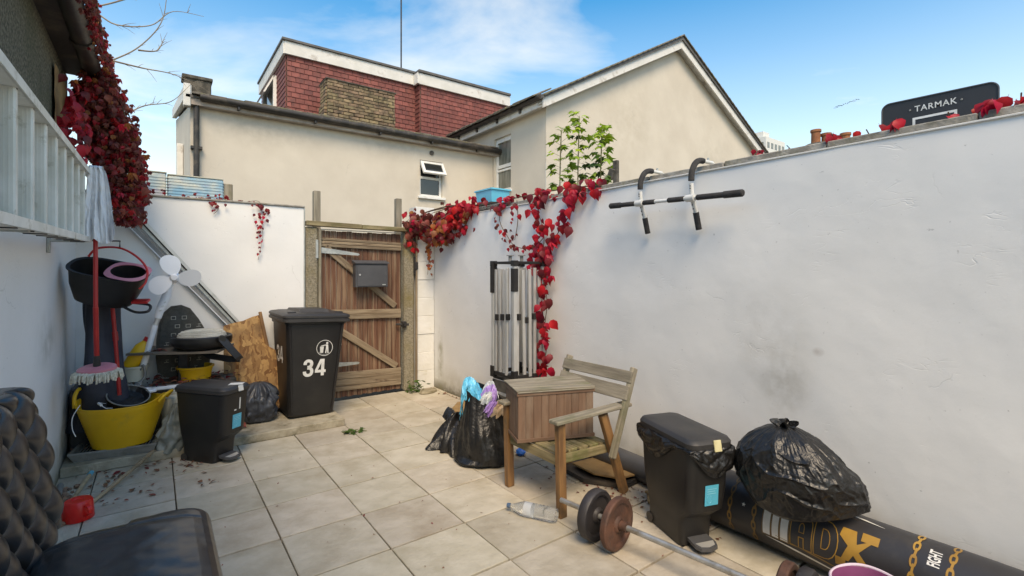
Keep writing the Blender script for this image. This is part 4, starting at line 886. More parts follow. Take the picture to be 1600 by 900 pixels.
def litter(name, lab, n_, fn, w, smin, smax, cat='leaves'):
    acc = {}
    for q in range(n_):
        p = fn(); k = pick(w); me = rl.choice(LF[k]); s_ = rl.uniform(smin, smax)
        m_ = Matrix.Translation(p) @ Euler((rl.uniform(-.4, .4), rl.uniform(-.3, .3), rl.uniform(0, 6.28))).to_matrix().to_4x4() @ Matrix.Diagonal((s_, s_*rl.uniform(.4, 1), s_*.6, 1))
        acc.setdefault(k, MB()).add([m_ @ v.co for v in me.vertices], [tuple(f.vertices) for f in me.polygons])
    b = MB(); ms = []
    for i, (k, q) in enumerate(acc.items()): b.mi = i; ms.append(M[k]); b.add(q.v, q.f)
    tag(b.build(name, ms, smooth=0, recalc=False), lab, cat, kind='stuff')
wd_ = [('deadleaf', 6), ('dullleaf', 2), ('darkleaf', 1)]
litter('dead_leaves', 'curled dead leaves scattered on the paving in the left corner', 75, lambda: Vector((rl.uniform(-.5, .55)*rl.uniform(.5, 1)-.05, 4.72-rl.random()**1.5*.75, .012)), wd_, .2, .75)
litter('dead_leaves', 'brown leaf heap lying among the junk on the concrete step', 260, lambda: Vector((rl.uniform(-.54, .65), rl.uniform(4.95, 5.65), .085+rl.random()*.04)), wd_, .5, 1.1)
litter('dead_leaves', 'small dark leaf scraps strewn over the open paving', 240, lambda: Vector((rl.uniform(-.4, 2.8), rl.uniform(1.2, 5.5), .006)), wd_, .05, .22)
litter('dead_leaves', 'leaf crumbs and grit under the wooden chair', 170, lambda: Vector((rl.gauss(2.50, .16), rl.gauss(2.25, .33), .006)), wd_, .08, .40)
litter('dead_leaves', 'debris gathered along the foot of the right wall', 150, lambda: Vector((2.90-abs(rl.gauss(0, .04)), rl.uniform(.8, 5.6), .008)), wd_, .12, .45)
rp_ = MB()
for q in range(90):
    s_ = rl.uniform(.006, .02); rp_.lathe([(0, -s_*.6), (s_, -s_*.2), (s_*.9, s_*.4), (0, s_*.7)], 6, (-.52+abs(rl.gauss(0, .04)), rl.uniform(3.8, 4.5), s_*.5), Euler((rl.random(), rl.random(), 0)).to_matrix())
tag(rp_.build('gravel', mat('brown_pebble', (.33, .19, .12), (.16, .09, .06), scale=30, rough=.8), smooth=60), 'brown pebbles and bark chips along the foot of the left wall', 'gravel', kind='stuff')

# ================================================================== OBJECTS ON THE LEFT
# ladder hung sideways on brackets
ld = thing('ladder', 'long aluminium ladder hanging sideways along the left wall', 'ladder', (-.41, 3, 1.95))
def lz(y): return .026*(y-2)       # hangs very slightly off level
for nm, z0, h_ in (('rail', 1.640, .036), ('rail', 2.108, .036)):
    b = MB(); ya, yb = -.6, 4.55
    for (x0, x1, c0, c1) in ((-.455, -.365, 0, .005), (-.455, -.365, h_-.005, h_), (-.455, -.449, .005, h_-.005)):
        b.add([(x0, ya, z0+c0+lz(ya)), (x1, ya, z0+c0+lz(ya)), (x1, ya, z0+c1+lz(ya)), (x0, ya, z0+c1+lz(ya)), (x0, yb, z0+c0+lz(yb)), (x1, yb, z0+c0+lz(yb)), (x1, yb, z0+c1+lz(yb)), (x0, yb, z0+c1+lz(yb))],
              [(0, 1, 2, 3), (4, 5, 6, 7), (0, 1, 5, 4), (1, 2, 6, 5), (2, 3, 7, 6), (3, 0, 4, 7)])
    b.add([(-.369, ya, z0+lz(ya)), (-.360, ya, z0+lz(ya)), (-.360, ya, z0+h_+lz(ya)), (-.369, ya, z0+h_+lz(ya)), (-.369, yb, z0+lz(yb)), (-.360, yb, z0+lz(yb)), (-.360, yb, z0+h_+lz(yb)), (-.369, yb, z0+h_+lz(yb))],
          [(0, 1, 2, 3), (4, 5, 6, 7), (0, 1, 5, 4), (1, 2, 6, 5), (2, 3, 7, 6), (3, 0, 4, 7)])
    b.build(nm, M['ladder'], ld, smooth=0)
rgm = MB(); prof = [(-.036, -.012), (-.030, -.017), (.030, -.017), (.036, -.012), (.036, .012), (.030, .017), (-.030, .017), (-.036, .012)]
rgm.prism(prof, -.225, .225, lambda a, c, d: (a*.95, c*1.1, d))
for gx in (-.02, -.008, .004, .016): rgm.b2(gx, gx+.003, -.0205, -.0187, -.22, .22)
o = rgm.build('rung', M['ladder'], smooth=0); RG = o.data; bpy.data.objects.remove(o)
y = .32
while y < 4.5:
    inst('rung', RG, Matrix.Translation((-.408, y, 1.892+lz(y))), ld)
    for z_ in (1.6375, 2.1055):
        b = MB(); b.box((-.41, y, z_+lz(y)), (.075, .016, .004), None); b.build('rung_slot', M['iron'], ld, smooth=0)
    y += .283
for y in (.9, 2.45, 4.2):
    b = MB(); b.b2(-.56, -.38, y+.09, y+.115, 1.635+lz(y), 1.655+lz(y), .003); b.b2(-.562, -.545, y+.085, y+.12, 1.62, 1.74, .003); b.build('wall_bracket', M['galv'], ld, smooth=0)

# white cloth over the ladder end
def cloth_pt(u, v, side):
    w = .075+.085*v**.6; f_ = u*3.2+.25*math.sin(v*3)+.15*v
    z = 2.225-.50*v-.035*v*(u > .35)*math.sin((u-.35)*4.8)
    x = -.335+.022*v**.5+(u-.5)*w
    y = 4.455-.042*(.35+.65*v)*abs(math.sin(math.pi*f_))**.7-.012*math.sin(u*29+v*5)*v+.010*noise.noise(Vector((u*9, v*11, 1)))
    return Vector((x, y, z))
b = MB(); b.grid(90, 60, lambda u, v: cloth_pt(u, v, 1)); b.grid(90, 60, lambda u, v: cloth_pt(u, v*.93, 1)+Vector((.006, .075-.02*v, 0)))
b.grid(90, 8, lambda u, v: cloth_pt(u, 0, 1)+Vector((.006*v, .075*v, .018*math.sin(v*math.pi))))
for k in range(9):
    x_ = -.36+.015*k; b.tube([(x_, 4.455, 1.95+.02*math.sin(k*2.1)), (x_-.01, 4.44, 1.90+.02*math.sin(k)), (x_+.004, 4.445, 1.86)], .002, 4)
tag(b.build('cloth', M['cloth'], smooth=180, loc=(-.32, 4.5, 2.2)), 'white rag draped over the far end of the hanging ladder', 'cloth')

# mop with red handle
mo = thing('mop', 'red handled string mop hanging head down in front of the black mop bucket', 'mop', (-.33, 4.42, .78))
b = MB(); b.tube([(-.328, 4.46, .90), (-.332, 4.44, 1.25)], .0155, 14); b.tube([(-.332, 4.44, 1.23), (-.338, 4.50, 1.90)], .0135, 14); b.build('handle', M['red'], mo)
b = MB(); b.tube([(-.327, 4.465, .83), (-.328, 4.46, .91)], [.022, .018], 12); b.build('socket', M['iron'], mo)
b = MB()
b.lathe([(0, .018), (.085, .018), (.108, .006), (.112, -.012), (.10, -.02), (0, -.02)], 30, (-.327, 4.465, .82), Euler((.20, -.06, 0)).to_matrix(), sx=1.0, sy=.75)
b.build('head_plate', M['pink'], mo)
b = MB()
for k in range(76):
    a = k/76*2*math.pi; r0 = .092; c0 = Vector((-.327+r0*math.cos(a), 4.465+r0*.75*math.sin(a), .812+.012*math.sin(a)))
    r1 = .122+.03*rl.random(); e = Vector((-.327+r1*math.cos(a+rl.uniform(-.06, .06)), 4.465+r1*.8*math.sin(a), .738+rl.uniform(-.012, .012)))
    b.tube([c0, (c0+e)/2+Vector((.018*math.cos(a), .015*math.sin(a), .014)), e], [.0052, .0064, .0056], 6)
for k in range(40):
    a = rl.uniform(0, 6.28); r_ = rl.uniform(.02, .09); b.tube([(-.327+r_*math.cos(a), 4.465+r_*.7*math.sin(a), .81), (-.327+r_*1.2*math.cos(a), 4.465+r_*.85*math.sin(a), .732)], .0058, 5)
b.build('mop_strings', M['mopstring'], mo)

# black mop bucket with pink wringer
mb_ = thing('mop_bucket', 'black mop bucket with pink wringer ring and red handle hung below the ladder end', 'bucket', (-.26, 4.75, 1.45))
Tb = Matrix.Translation((-.275, 4.76, 1.515)) @ Matrix.Rotation(R(-24), 4, 'Z') @ Matrix.Rotation(R(25), 4, 'X') @ Matrix.Rotation(R(14), 4, 'Y') @ Matrix.Scale(1.12, 4)
def stad(a, hx, hy):   # superellipse outline
    c, s_ = math.cos(a), math.sin(a); return Vector((hx*math.copysign(abs(c)**.62, c), hy*math.copysign(abs(s_)**.72, s_), 0))
b = MB(); NB = 48
rings = [(.215, .125, 0), (.224, .132, .004), (.224, .132, -.006), (.213, .123, -.012), (.20, .115, -.12), (.165, .098, -.235), (.15, .09, -.245)]
vs = []; fs = []
for hx, hy, z in rings:
    for k in range(NB): v = stad(2*math.pi*k/NB, hx, hy*1.0); v.z = z; vs.append(Tb @ (v+Vector((.0 if z > -.05 else -.02*(-z/.245), 0, 0))))
inner = [(.205, .115, 0), (.19, .105, -.12), (.15, .085, -.225)]
for hx, hy, z in inner:
    for k in range(NB): v = stad(2*math.pi*k/NB, hx, hy); v.z = z; vs.append(Tb @ v)
m1 = len(rings)
for i in range(m1-1):
    for k in range(NB): q = (k+1) % NB; fs.append((i*NB+k, i*NB+q, (i+1)*NB+q, (i+1)*NB+k))
for i in range(2):
    for k in range(NB): q = (k+1) % NB; fs.append(((m1+i)*NB+k, (m1+i)*NB+q, (m1+i+1)*NB+q, (m1+i+1)*NB+k))
for k in range(NB): q = (k+1) % NB; fs.append((k, q, m1*NB+q, m1*NB+k))
fs.append(tuple(range((m1-1)*NB, m1*NB))); fs.append(tuple(range((m1+2)*NB, (m1+3)*NB)))
b.add(vs, fs); b.build('body', M['blackplastic'], mb_, smooth=40)
b = MB(); vs = []; NR = 40
for (k_, z) in ((0, .010), (1, .012), (2, -.02)):
    for k in range(NR):
        a = 2*math.pi*k/NR
        if k_ == 0: v = stad(a, .118, .128)
        else: v = Vector((.096*math.cos(a), .098*math.sin(a), 0))
        vs.append(Tb @ (v+Vector((.108, 0, z))))
b.add(vs, [(i*NR+k, i*NR+(k+1) % NR, (i+1)*NR+(k+1) % NR, (i+1)*NR+k) for i in range(2) for k in range(NR)]); b.build('wringer_ring', M['pink'], mb_)
b = MB(); vs = []
for i, (r_, z) in enumerate(((.096, .008), (.088, -.10), (.0, -.105))):
    for k in range(NR): a = 2*math.pi*k/NR; vs.append(Tb @ Vector((.108+r_*math.cos(a), r_*math.sin(a), z)))
b.add(vs, [(i*NR+k, i*NR+(k+1) % NR, (i+1)*NR+(k+1) % NR, (i+1)*NR+k) for i in range(2) for k in range(NR)]); b.build('wringer_basket', M['blackplastic'], mb_)
b = MB(); b.tube(spline([Tb @ Vector(p) for p in ((-.17, .10, .01), (-.13, .13, .07), (.0, .12, .11), (.12, .08, .09), (.21, .01, .05), (.235, -.06, -.01), (.215, -.10, -.05))], 8), .008, 8)
b.build('handle', M['red'], mb_)
b = MB(); b.tube(spline([Tb @ Vector(p) for p in ((.12, -.08, -.22), (.20, -.10, -.235), (.27, -.09, -.22), (.26, -.04, -.20), (.16, -.03, -.21))], 6), .010, 8); b.build('base_grip', M['blackplastic'], mb_)
b = MB(); b.box(Tb @ Vector((.21, -.05, -.175)), (.10, .05, .018), Tb.to_3x3() @ Matrix.Rotation(R(-15), 3, 'Y'), .006); b.build('foot_pedal', M['red'], mb_, smooth=0)
b = MB(); b.tube([Tb @ Vector((.0, .12, .115)), Tb @ Vector((.0, .12, .115))+Vector((0, .03, .05)), Vector((-.38, 4.56, 1.72))], .006, 8); tag(b.build('hook', M['iron'], mb_))

# navy rolled groundsheet / coat hanging behind
b = MB()
def navy(u, v):
    z = 1.45-1.20*v; a = u*2*math.pi; w = .085+.075*v+.012*math.sin(v*9); bul = .085+.03*v
    cx = -.355+.03*v
    r_ = 1+.14*math.sin(a*3+v*4)+.10*nz((math.cos(a)*2, math.sin(a)*2, v*5))
    p = Vector((cx+w*math.cos(a)*r_, 5.08+bul*math.sin(a)*r_, z))
    if v > .80: p.x -= (v-.8)*.25*(math.cos(a) < 0)
    return p
b.grid(56, 60, navy, closeu=True); tag(b.build('rolled_groundsheet', M['navy'], smooth=180, loc=(-.38, 5.08, .9)), 'dark navy sheet bundled upright in the left corner behind the red mop', 'sheet')
b = MB(); b.tube([(-.285, 4.99, 1.42), (-.255, 4.97, 1.0), (-.225, 4.94, .52)], .014, 10); b.tube([(-.256, 4.97, 1.02), (-.250, 4.965, .95)], .019, 10)
bl = thing('broom', 'second red broom handle leaning in the corner behind the mop bucket', 'broom', (-.22, 4.94, .5)); b.build('handle', M['pink'] if 0 else M['red'], bl)
b = MB(); b.box((-.22, 5.00, .40), (.16, .05, .05), None, .01); b.build('head', M['red'], bl, smooth=0)

# leaning aluminium trim on the back wall
tr = thing('aluminium_trim', 'long aluminium trim strip leaning diagonally across the back wall behind the fan', 'metal strip', (.3, 5.6, 1.4))
d_ = Vector((.655+.17, 0, 1.017-2.065)).normalized(); nrm_ = Vector((-d_.z, 0, d_.x))*-1
A0, A1 = Vector((-.19, 5.60, 2.10)), Vector((.70, 5.60, .965))
nrm_ = Vector((d_.z, 0, -d_.x))   # toward lower left
def strip(nm, o0, o1, y0, y1, m_, a=A0, c=A1):
    b = MB(); vs = []
    for p in (a, c):
        for (oo, yy) in ((o0, y0), (o1, y0), (o1, y1), (o0, y1)): vs.append(Vector((p.x, yy, p.z))+nrm_*oo)
    b.add(vs, [(0, 1, 2, 3), (4, 5, 6, 7), (0, 1, 5, 4), (1, 2, 6, 5), (2, 3, 7, 6), (3, 0, 4, 7)]); b.build(nm, m_, tr, smooth=0)
strip('face', -.012, .014, 5.60, 5.645, M['alu']); strip('gasket', .0145, .026, 5.615, 5.66, M['iron']); strip('channel', .0265, .050, 5.62, 5.66, M['galv'])
strip('perforated_flange', .0505, .082, 5.635, 5.655, M['greypipe'], A0+Vector((-.01, 0, -.04)), A1+Vector((-.03, 0, .03))); strip('bead', .0825, .090, 5.62, 5.66, M['whitepl'], A0+Vector((-.01, 0, -.04)), A1+Vector((-.03, 0, .03)))

# white pedestal fan without cage
fn = thing('pedestal_fan', 'white pedestal fan with three bare blades leaning in the corner', 'fan', (-.1, 5.25, .1))
hub = Vector((.135, 5.18, 1.445)); stemp = [Vector((-.135, 5.27, .46)), Vector((-.065, 5.265, .75)), Vector((.0, 5.26, 1.03)), Vector((.03, 5.26, 1.13)), Vector((.09, 5.25, 1.33)), Vector((.12, 5.22, 1.40))]
b = MB(); b.tube(stemp[:3], .024, 14); b.build('lower_pole', M['whitepl'], fn)
b = MB(); b.tube([stemp[2]-Vector((.004, 0, .02)), stemp[2]+Vector((.026, 0, .08))], .019, 12); b.build('chrome_joint', M['alu'], fn)
b = MB(); b.tube([stemp[2]+Vector((.02, 0, .06)), stemp[3]+Vector((.012, 0, .05)), Vector((.082, 5.25, 1.28)), Vector((.10, 5.245, 1.35))], [.027, .034, .036, .026], 14); b.build('control_neck', M['whitepl'], fn)
for k in range(4):
    b = MB(); p = stemp[3]+Vector((.012+.014*k, -.034, .03+.035*k)); b.box(p, (.02, .012, .012), Matrix.Rotation(R(-25), 3, 'Y'), .003); b.build('button', M['offwhite'], fn, smooth=0)
b = MB(); b.tube([hub+Vector((.0, .10, -.01)), hub+Vector((0, .03, 0)), hub+Vector((0, .0, 0))], [.045, .05, .018], 16); b.tube([hub+Vector((-.03, .06, -.10)), hub+Vector((0, .06, -.02))], .02, 10); b.build('motor', M['whitepl'], fn)
for a0 in (R(96), R(205), R(-8)):
    b = MB()
    def blade(u, v, a0=a0):
        a = u*2*math.pi; r_ = v; x_ = .110+.090*r_*math.cos(a); y_ = (.074+.014*math.cos(a))*r_*math.sin(a)+.022*(x_/.2)
        dz = .020*(y_/.07)
        return hub+Vector((x_*math.cos(a0)-y_*math.sin(a0), -.02-dz+.012*(x_/.2)**2, x_*math.sin(a0)+y_*math.cos(a0)))
    b.grid(36, 8, blade, closeu=True); b.build('blade', M['whitepl'], fn, smooth=180, recalc=False)
b = MB(); b.lathe([(.0, .026), (.022, .024), (.032, .010), (.034, -.02), (0, -.02)], 20, hub+Vector((0, -.02, 0)), Matrix.Rotation(R(90), 3, 'X')); b.build('hub', M['whitepl'], fn)
b = MB(); b.box((-.03, 5.12, .505), (.56, .055, .028), Matrix.Rotation(R(-6), 3, 'Z'), .008); b.box((-.11, 5.22, .50), (.06, .42, .025), Matrix.Rotation(R(28), 3, 'Z'), .008); b.build('cross_foot', M['whitepl'], fn, smooth=0)
b = MB(); b.tube(spline([(-.115, 5.24, .62), (-.08, 5.2, .70), (-.07, 5.21, .60), (-.11, 5.2, .54), (-.08, 5.2, .5)], 5), .009, 7); b.build('cable', M['greypipe'], fn)

# white tub with yellow bottle
wt = thing('washing_tub', 'grey white plastic tub half hidden behind the mop strings', 'tub', (-.2, 5.02, .5))
b = MB(); b.lathe([(.085, .43), (.10, .54), (.112, .545), (.112, .56), (.10, .56), (.09, .54), (.08, .45), (0, .45)], 28, (-.15, 5.30, .13)); b.build('body', M['milky'], wt)
yb = thing('detergent_bottle', 'yellow bottle with red cap tilted in the grey white tub', 'bottle', (-.13, 5.03, .62))
b = MB(); q = Matrix.Rotation(R(28), 3, 'Y'); b.lathe([(0, -.10), (.05, -.10), (.056, -.09), (.058, .03), (.052, .09), (.028, .135), (.022, .15), (0, .15)], 20, (-.13, 5.28, .765), q, sx=1, sy=.62); b.build('body', M['tub'], yb)
b = MB(); b.lathe([(.026, .145), (.027, .18), (0, .182)], 16, (-.13, 5.28, .765), q); b.build('cap', M['red'], yb)
# boxes under everything in the corner
cb = thing('crate', 'dark crate with holed sides standing in the corner behind the yellow tub', 'crate', (-.3, 5.3, .07))
b = MB(); b.b2(-.54, -.20, 5.10, 5.16, .075, .56, .01); b.b2(-.54, -.50, 5.16, 5.5, .075, .56, .01); b.b2(-.24, -.20, 5.16, 5.5, .075, .56, .01); b.b2(-.54, -.20, 5.5, 5.54, .075, .56, .01); b.b2(-.5, -.24, 5.16, 5.5, .1, .44); b.build('body', M['gutter'], cb, smooth=0)
b = MB(); b.b2(-.02, .62, 5.22, 5.56, .075, .50, .01)
sh = b.build('storage_box', M['sooty'], smooth=0, loc=(.3, 5.4, .07)); tag(sh, 'dark low box under the tilted office chair back behind the pedal bin', 'box')
litter('dead_leaves', 'dead leaves heaped on top of the crate and the dark low box', 150, lambda: Vector((rl.uniform(-.5, .6), rl.uniform(5.1, 5.55), .50+.05*rl.random())), wd_, .5, 1.0)
b = MB(); b.lathe([(.10, .0), (.14, .16), (.15, .165), (.15, .18), (.135, .18), (.12, .03), (0, .03)], 24, (.30, 5.32, .455)); tag(b.build('yellow_basin', M['tub'], smooth=35, loc=(.30, 5.32, .5)), 'yellow basin mostly hidden under the patterned chair back', 'basin')

# patterned office chair back
oc = thing('office_chair', 'dark office chair back with pale square pattern leaning on the back wall', 'chair', (.2, 5.45, .55))
outl = [(.02, .58), (.005, .72), (.01, .88), (.03, 1.02), (.065, 1.12), (.12, 1.175), (.20, 1.185), (.27, 1.15), (.335, 1.05), (.41, .90), (.44, .76), (.42, .62), (.36, .545), (.22, .515), (.09, .53)]
def tl(x, z, d): return (x, 5.44+d+.06*(z-.55), z)
b = MB(); b.prism(outl, 0, .055, tl); n0 = len(outl)
inn = [(.215+(x-.215)*.90, .86+(z-.86)*.93) for x, z in outl]
b.prism(inn, -.016, .0, tl); b.build('backrest', M['fabric'], oc, smooth=60)
b = MB()
for r_ in range(8):
    for k in range(5):
        x = .055+.083*k+(.03 if r_ % 2 else 0); z = .60+.078*r_; s_ = .019
        if not (abs(x-.215) < .155-(.13*max(0, z-.95)/.2)): continue
        kind = (r_*3+k*2) % 3
        for (x0, x1, z0, z1) in ((x-s_, x+s_, z-s_*.75, z-s_*.75+.004), (x-s_, x+s_, z+s_*.75, z+s_*.75+.004), (x-s_, x-s_+.004, z-s_*.75, z+s_*.75), (x+s_-.004, x+s_, z-s_*.75, z+s_*.75)) if kind else ((x-s_, x+s_, z-s_*.6, z-s_*.6+.004), (x-s_*.4, x+s_, z+s_*.6, z+s_*.6+.004), (x, x+.004, z-s_*.3, z+s_*.3)):
            b.add([tl(x0, z0, -.0172), tl(x1, z0, -.0172), tl(x1, z1, -.0172), tl(x0, z1, -.0172)], [(0, 1, 2, 3)])
b.build('woven_print', M['palefab'], oc, smooth=0, recalc=False)

# small table with drum fan on it
tbl = thing('side_table', 'grey weathered board table on a dark central post', 'table', (.2, 5.25, .07))
tp = [(-.20, 5.24), (.44, 4.93), (.62, 5.40), (-.04, 5.66)]
b = MB(); b.prism(tp, .785, .803, lambda a, c, d: (a, c, d)); b.build('tabletop', M['greytable'], tbl, smooth=0)
b = MB(); b.box((.21, 5.28, .43), (.075, .055, .71), R(-20), .006); b.build('post', M['iron'], tbl, smooth=0)
b = MB(); b.box((.21, 5.28, .085), (.46, .07, .03), R(20), .006); b.box((.21, 5.28, .088), (.07, .40, .028), R(20), .006); b.build('foot', M['iron'], tbl, smooth=0)
litter('dead_leaves', 'curled brown leaves on the left part of the side table', 14, lambda: Vector((.0+rl.gauss(0, .035), 5.28+rl.gauss(0, .03), .808+.012*rl.random())), wd_, .5, .9)
df = thing('drum_fan', 'black drum fan lying face up on the side table under a cream mesh dome', 'fan', (.33, 5.22, .81))
DC = (.345, 5.20, 0)
b = MB(); b.lathe([(0, .806), (.15, .806), (.20, .818), (.232, .85), (.240, .885), (.238, .915), (.226, .925), (.215, .915), (.20, .88), (0, .875)], 44, DC); b.build('drum', M['blackplastic'], df)
b = MB()
for i, (r_, z) in enumerate(((.188, .918), (.186, .930), (.178, .945), (.160, .958), (.135, .966), (.11, .970), (.085, .973), (.06, .975), (.035, .976))):
    b.tube([(DC[0]+r_*math.cos(a), DC[1]+r_*math.sin(a), z) for a in [k/40*2*math.pi for k in range(40)]], .004 if i == 0 else .003, 5, closed=True)
for k in range(48):
    a = k/48*2*math.pi; b.tube([(DC[0]+r_*math.cos(a+.25*(.188-r_)/.15), DC[1]+r_*math.sin(a+.25*(.188-r_)/.15), z) for r_, z in ((.188, .918), (.178, .945), (.150, .961), (.09, .972), (.035, .976))], .0024, 4)
b.lathe([(0, .981), (.035, .980), (.04, .970)], 16, DC); b.lathe([(.180, .914), (.14, .945), (0, .955)], 24, DC); b.build('mesh_dome', mat('cream_mesh', (.62, .60, .53), (.45, .43, .37), scale=8, rough=.6, bump=0), df)
# U-shaped bracket
def band(b, pts, w, t, wdir):
    vs = []; P_ = [Vector(p) for p in pts]; wd2 = Vector(wdir).normalized()
    for i, p in enumerate(P_):
        d = (P_[min(i+1, len(P_)-1)]-P_[max(i-1, 0)]).normalized(); nn = d.cross(wd2).normalized()
        for sw, sn in ((-1, -1), (1, -1), (1, 1), (-1, 1)): vs.append(p+wd2*sw*w/2+nn*sn*t/2)
    n_ = len(P_); fs = [(0, 1, 2, 3), tuple(4*(n_-1)+k for k in range(4))]+[(4*i+k, 4*i+(k+1) % 4, 4*i+4+(k+1) % 4, 4*i+4+k) for i in range(n_-1) for k in range(4)]
    b.add(vs, fs)
b = MB(); band(b, [(.475, 4.955, .905), (.50, 4.94, .87), (.60, 4.94, .735), (.615, 4.95, .715), (.60, 5.0, .70)], .062, .010, (.75, .35, .35))
band(b, [(.615, 4.95, .715), (.54, 5.03, .71), (.40, 5.16, .735), (.34, 5.25, .775)], .055, .010, (.1, .1, 1)); b.lathe([(0, -.03), (.03, -.03), (.03, .02), (0, .02)], 16, (.478, 4.96, .905), Matrix.Rotation(R(90), 3, 'X')); b.build('bracket', M['blackplastic'], df, smooth=20)

# broken chipboard sheets
ob1 = thing('chipboard_sheet', 'broken orange chipboard leaning against the back wall left of the wheelie bin', 'board', (.7, 5.55, .3))
pc = [(.54, .12), (.545, .96), (.60, .975), (.66, .99), (.72, 1.0), (.80, 1.035), (.862, 1.05), (.875, .98), (.90, .86), (.93, .74), (.96, .55), (1.0, .12)]
b = MB(); b.prism(pc, 0, .016, lambda a, c, d: (a, 5.60-.16*(1-c)+d-.05, c)); b.build('sheet', M['osb'], ob1, smooth=0)
plank('batten', (.868, 5.54, 1.085), (.935, 5.49, .70), .03, .02, M['orangewood'], ob1, up=(0, 1, 0))
b = MB(); b.prism([(.70, .90), (.74, .865), (.82, .82), (.93, .74), (.99, .70), (1.02, .5), (1.05, .12), (.66, .12), (.655, .5), (.67, .72)], 0, .014, lambda a, c, d: (a, 5.50-.10*(1-c)+d-.06, c))
tag(b.build('chipboard_offcut', M['osb'], smooth=0, loc=(.85, 5.4, .1)), 'smaller split chipboard piece in front of the larger chipboard sheet', 'board')

# crumpled bags
def sack(fn_c, H, rx, ry, seed, tie=None, base=.72, crump=.05, fold=.10, nu=110, nv=90, top=.06, lean=(0, 0), power=.55, flat=0):
    b = MB(); c = Vector(fn_c)
    def f(u, v):
        a = u*2*math.pi; t = v
        if t < .5: prof = base+(1-base)*math.sin(t/.5*math.pi/2)**.7
        else: prof = top+(1-top)*max(0, math.cos((t-.5)/.5*math.pi/2))**power
        if t < .06: prof *= (t/.06)**.5
        fo = sum((abs(math.sin(a*k+seed+ph))-.5)*am for k, ph, am in ((4, .3, .45), (7, 1.7, .4), (11, .5, .3), (17, 2.2, .18)))
        amp = fold*(t**1.6)*1.3
        cr = noise.noise(Vector((math.cos(a)*2.2, math.sin(a)*2.2, t*4+seed)))*crump*2+abs(noise.noise(Vector((math.cos(a)*5, math.sin(a)*5, t*6+seed))))*crump
        r_ = prof*(1+amp*fo+cr)
        z = H*(t if t > .06 else t*.6)
        return c+Vector((rx*r_*math.cos(a)+lean[0]*t, ry*r_*math.sin(a)+lean[1]*t, z))
    b.grid(nu, nv, f, closeu=True); return b
b = sack((.80, 5.17, .075), .37, .16, .15, 3, crump=.16, fold=.2, top=.1)
tag(b.build('rubbish_bag', M['greybag'], smooth=180, loc=(.8, 5.17, .07)), 'grey blue plastic bag slumped between the pedal bin and the wheelie bin', 'bag')
b = MB()
def clr(u, v):
    a = u*2*math.pi; t = v; w = (.085+.02*math.sin(t*5))*(1-.6*max(0, t-.7)/.3)*(1 if t > .08 else (t/.08)**.5)
    r_ = w*(1+.35*noise.noise(Vector((math.cos(a)*2, math.sin(a)*2, t*6)))+.12*math.sin(a*7+t*6)); return Vector((.10+r_*math.cos(a)+.05*t, 4.84+r_*1.0*math.sin(a), .015+.40*t))
b.grid(60, 50, clr, closeu=True); tag(b.build('clear_bag', M['clearbag'], smooth=180, loc=(.1, 4.84, 0)), 'cloudy clear plastic bag hanging between the yellow tub and the pedal bin', 'bag')
b = MB(); b.lathe([(0, .075), (.085, .075), (.095, .10), (.10, .40), (.09, .44), (.04, .46), (.04, .49), (0, .49)], 24, (.14, 5.02, 0)); tag(b.build('jerry_can', M['milky'], smooth=40, loc=(.14, 5.02, .07)), 'milky plastic container standing behind the clear plastic bag', 'container')

# yellow trug on grey tray
ty = thing('grey_tray', 'shallow grey ribbed plastic tray under the yellow tub', 'tray', (-.2, 4.95, .07))
TT = Matrix.Translation((-.215, 4.98, .072)) @ Matrix.Rotation(R(-9), 4, 'Z')
b = MB()
o_ = [(-.27, -.19), (.25, -.19), (.25, .33), (-.27, .33)]
def ring(sc, z): return [TT @ Vector((x*sc, (y-.07)*sc+.07, z)) for x, y in o_]
vs = ring(.92, 0)+ring(1, .072)+ring(1.03, .075)+ring(1.03, .062)+ring(.97, .070)+ring(.90, .012)
fs = [(0, 1, 2, 3), (20, 21, 22, 23)]+[(r_*4+k, r_*4+(k+1) % 4, q*4+(k+1) % 4, q*4+k) for r_, q in ((0, 3), (3, 2), (2, 1), (1, 4), (4, 5)) for k in range(4)]
b.add(vs, fs); b.build('body', M['greytray'], ty, smooth=0)
b = MB()
for k in range(22): x = -.235+.0215*k; b.box(TT @ Vector((x, .06, .052)), (.006, .46, .012), TT.to_3x3(), .002)
b.build('rib', M['greytray'], ty, smooth=0)
tk = thing('trug', 'yellow flexible tub with two handles standing on the grey tray', 'tub', (-.21, 4.98, .13))
TC = Vector((-.205, 4.93, .135))
b = MB(); NT = 72
def trg(rr, z, k, tilt_=0):
    a = 2*math.pi*k/NT; hb = abs(math.cos(a-R(-18)))**10
    return TC+Vector((rr*math.cos(a)*(1.08+.0*hb), rr*math.sin(a)*.92, z+(.045*hb if tilt_ else 0)))
prf = [(0, 0, 0), (.150, 0, 0), (.172, .008, 0)]+[(.174+.080*t+(.0018 if i % 2 else 0), .02+.285*t, 0) for i, t in enumerate([k/26 for k in range(27)])]+[(.256, .325, 1), (.264, .328, 1), (.262, .334, 1), (.250, .332, 1), (.246, .310, 0), (.165, .03, 0), (0, .02, 0)]
vs = [trg(r_, z, k, tt) for r_, z, tt in prf for k in range(NT)]
b.add(vs, [(i*NT+k, i*NT+(k+1) % NT, (i+1)*NT+(k+1) % NT, (i+1)*NT+k) for i in range(len(prf)-1) for k in range(NT)]); b.build('body', M['tub'], tk, smooth=50)
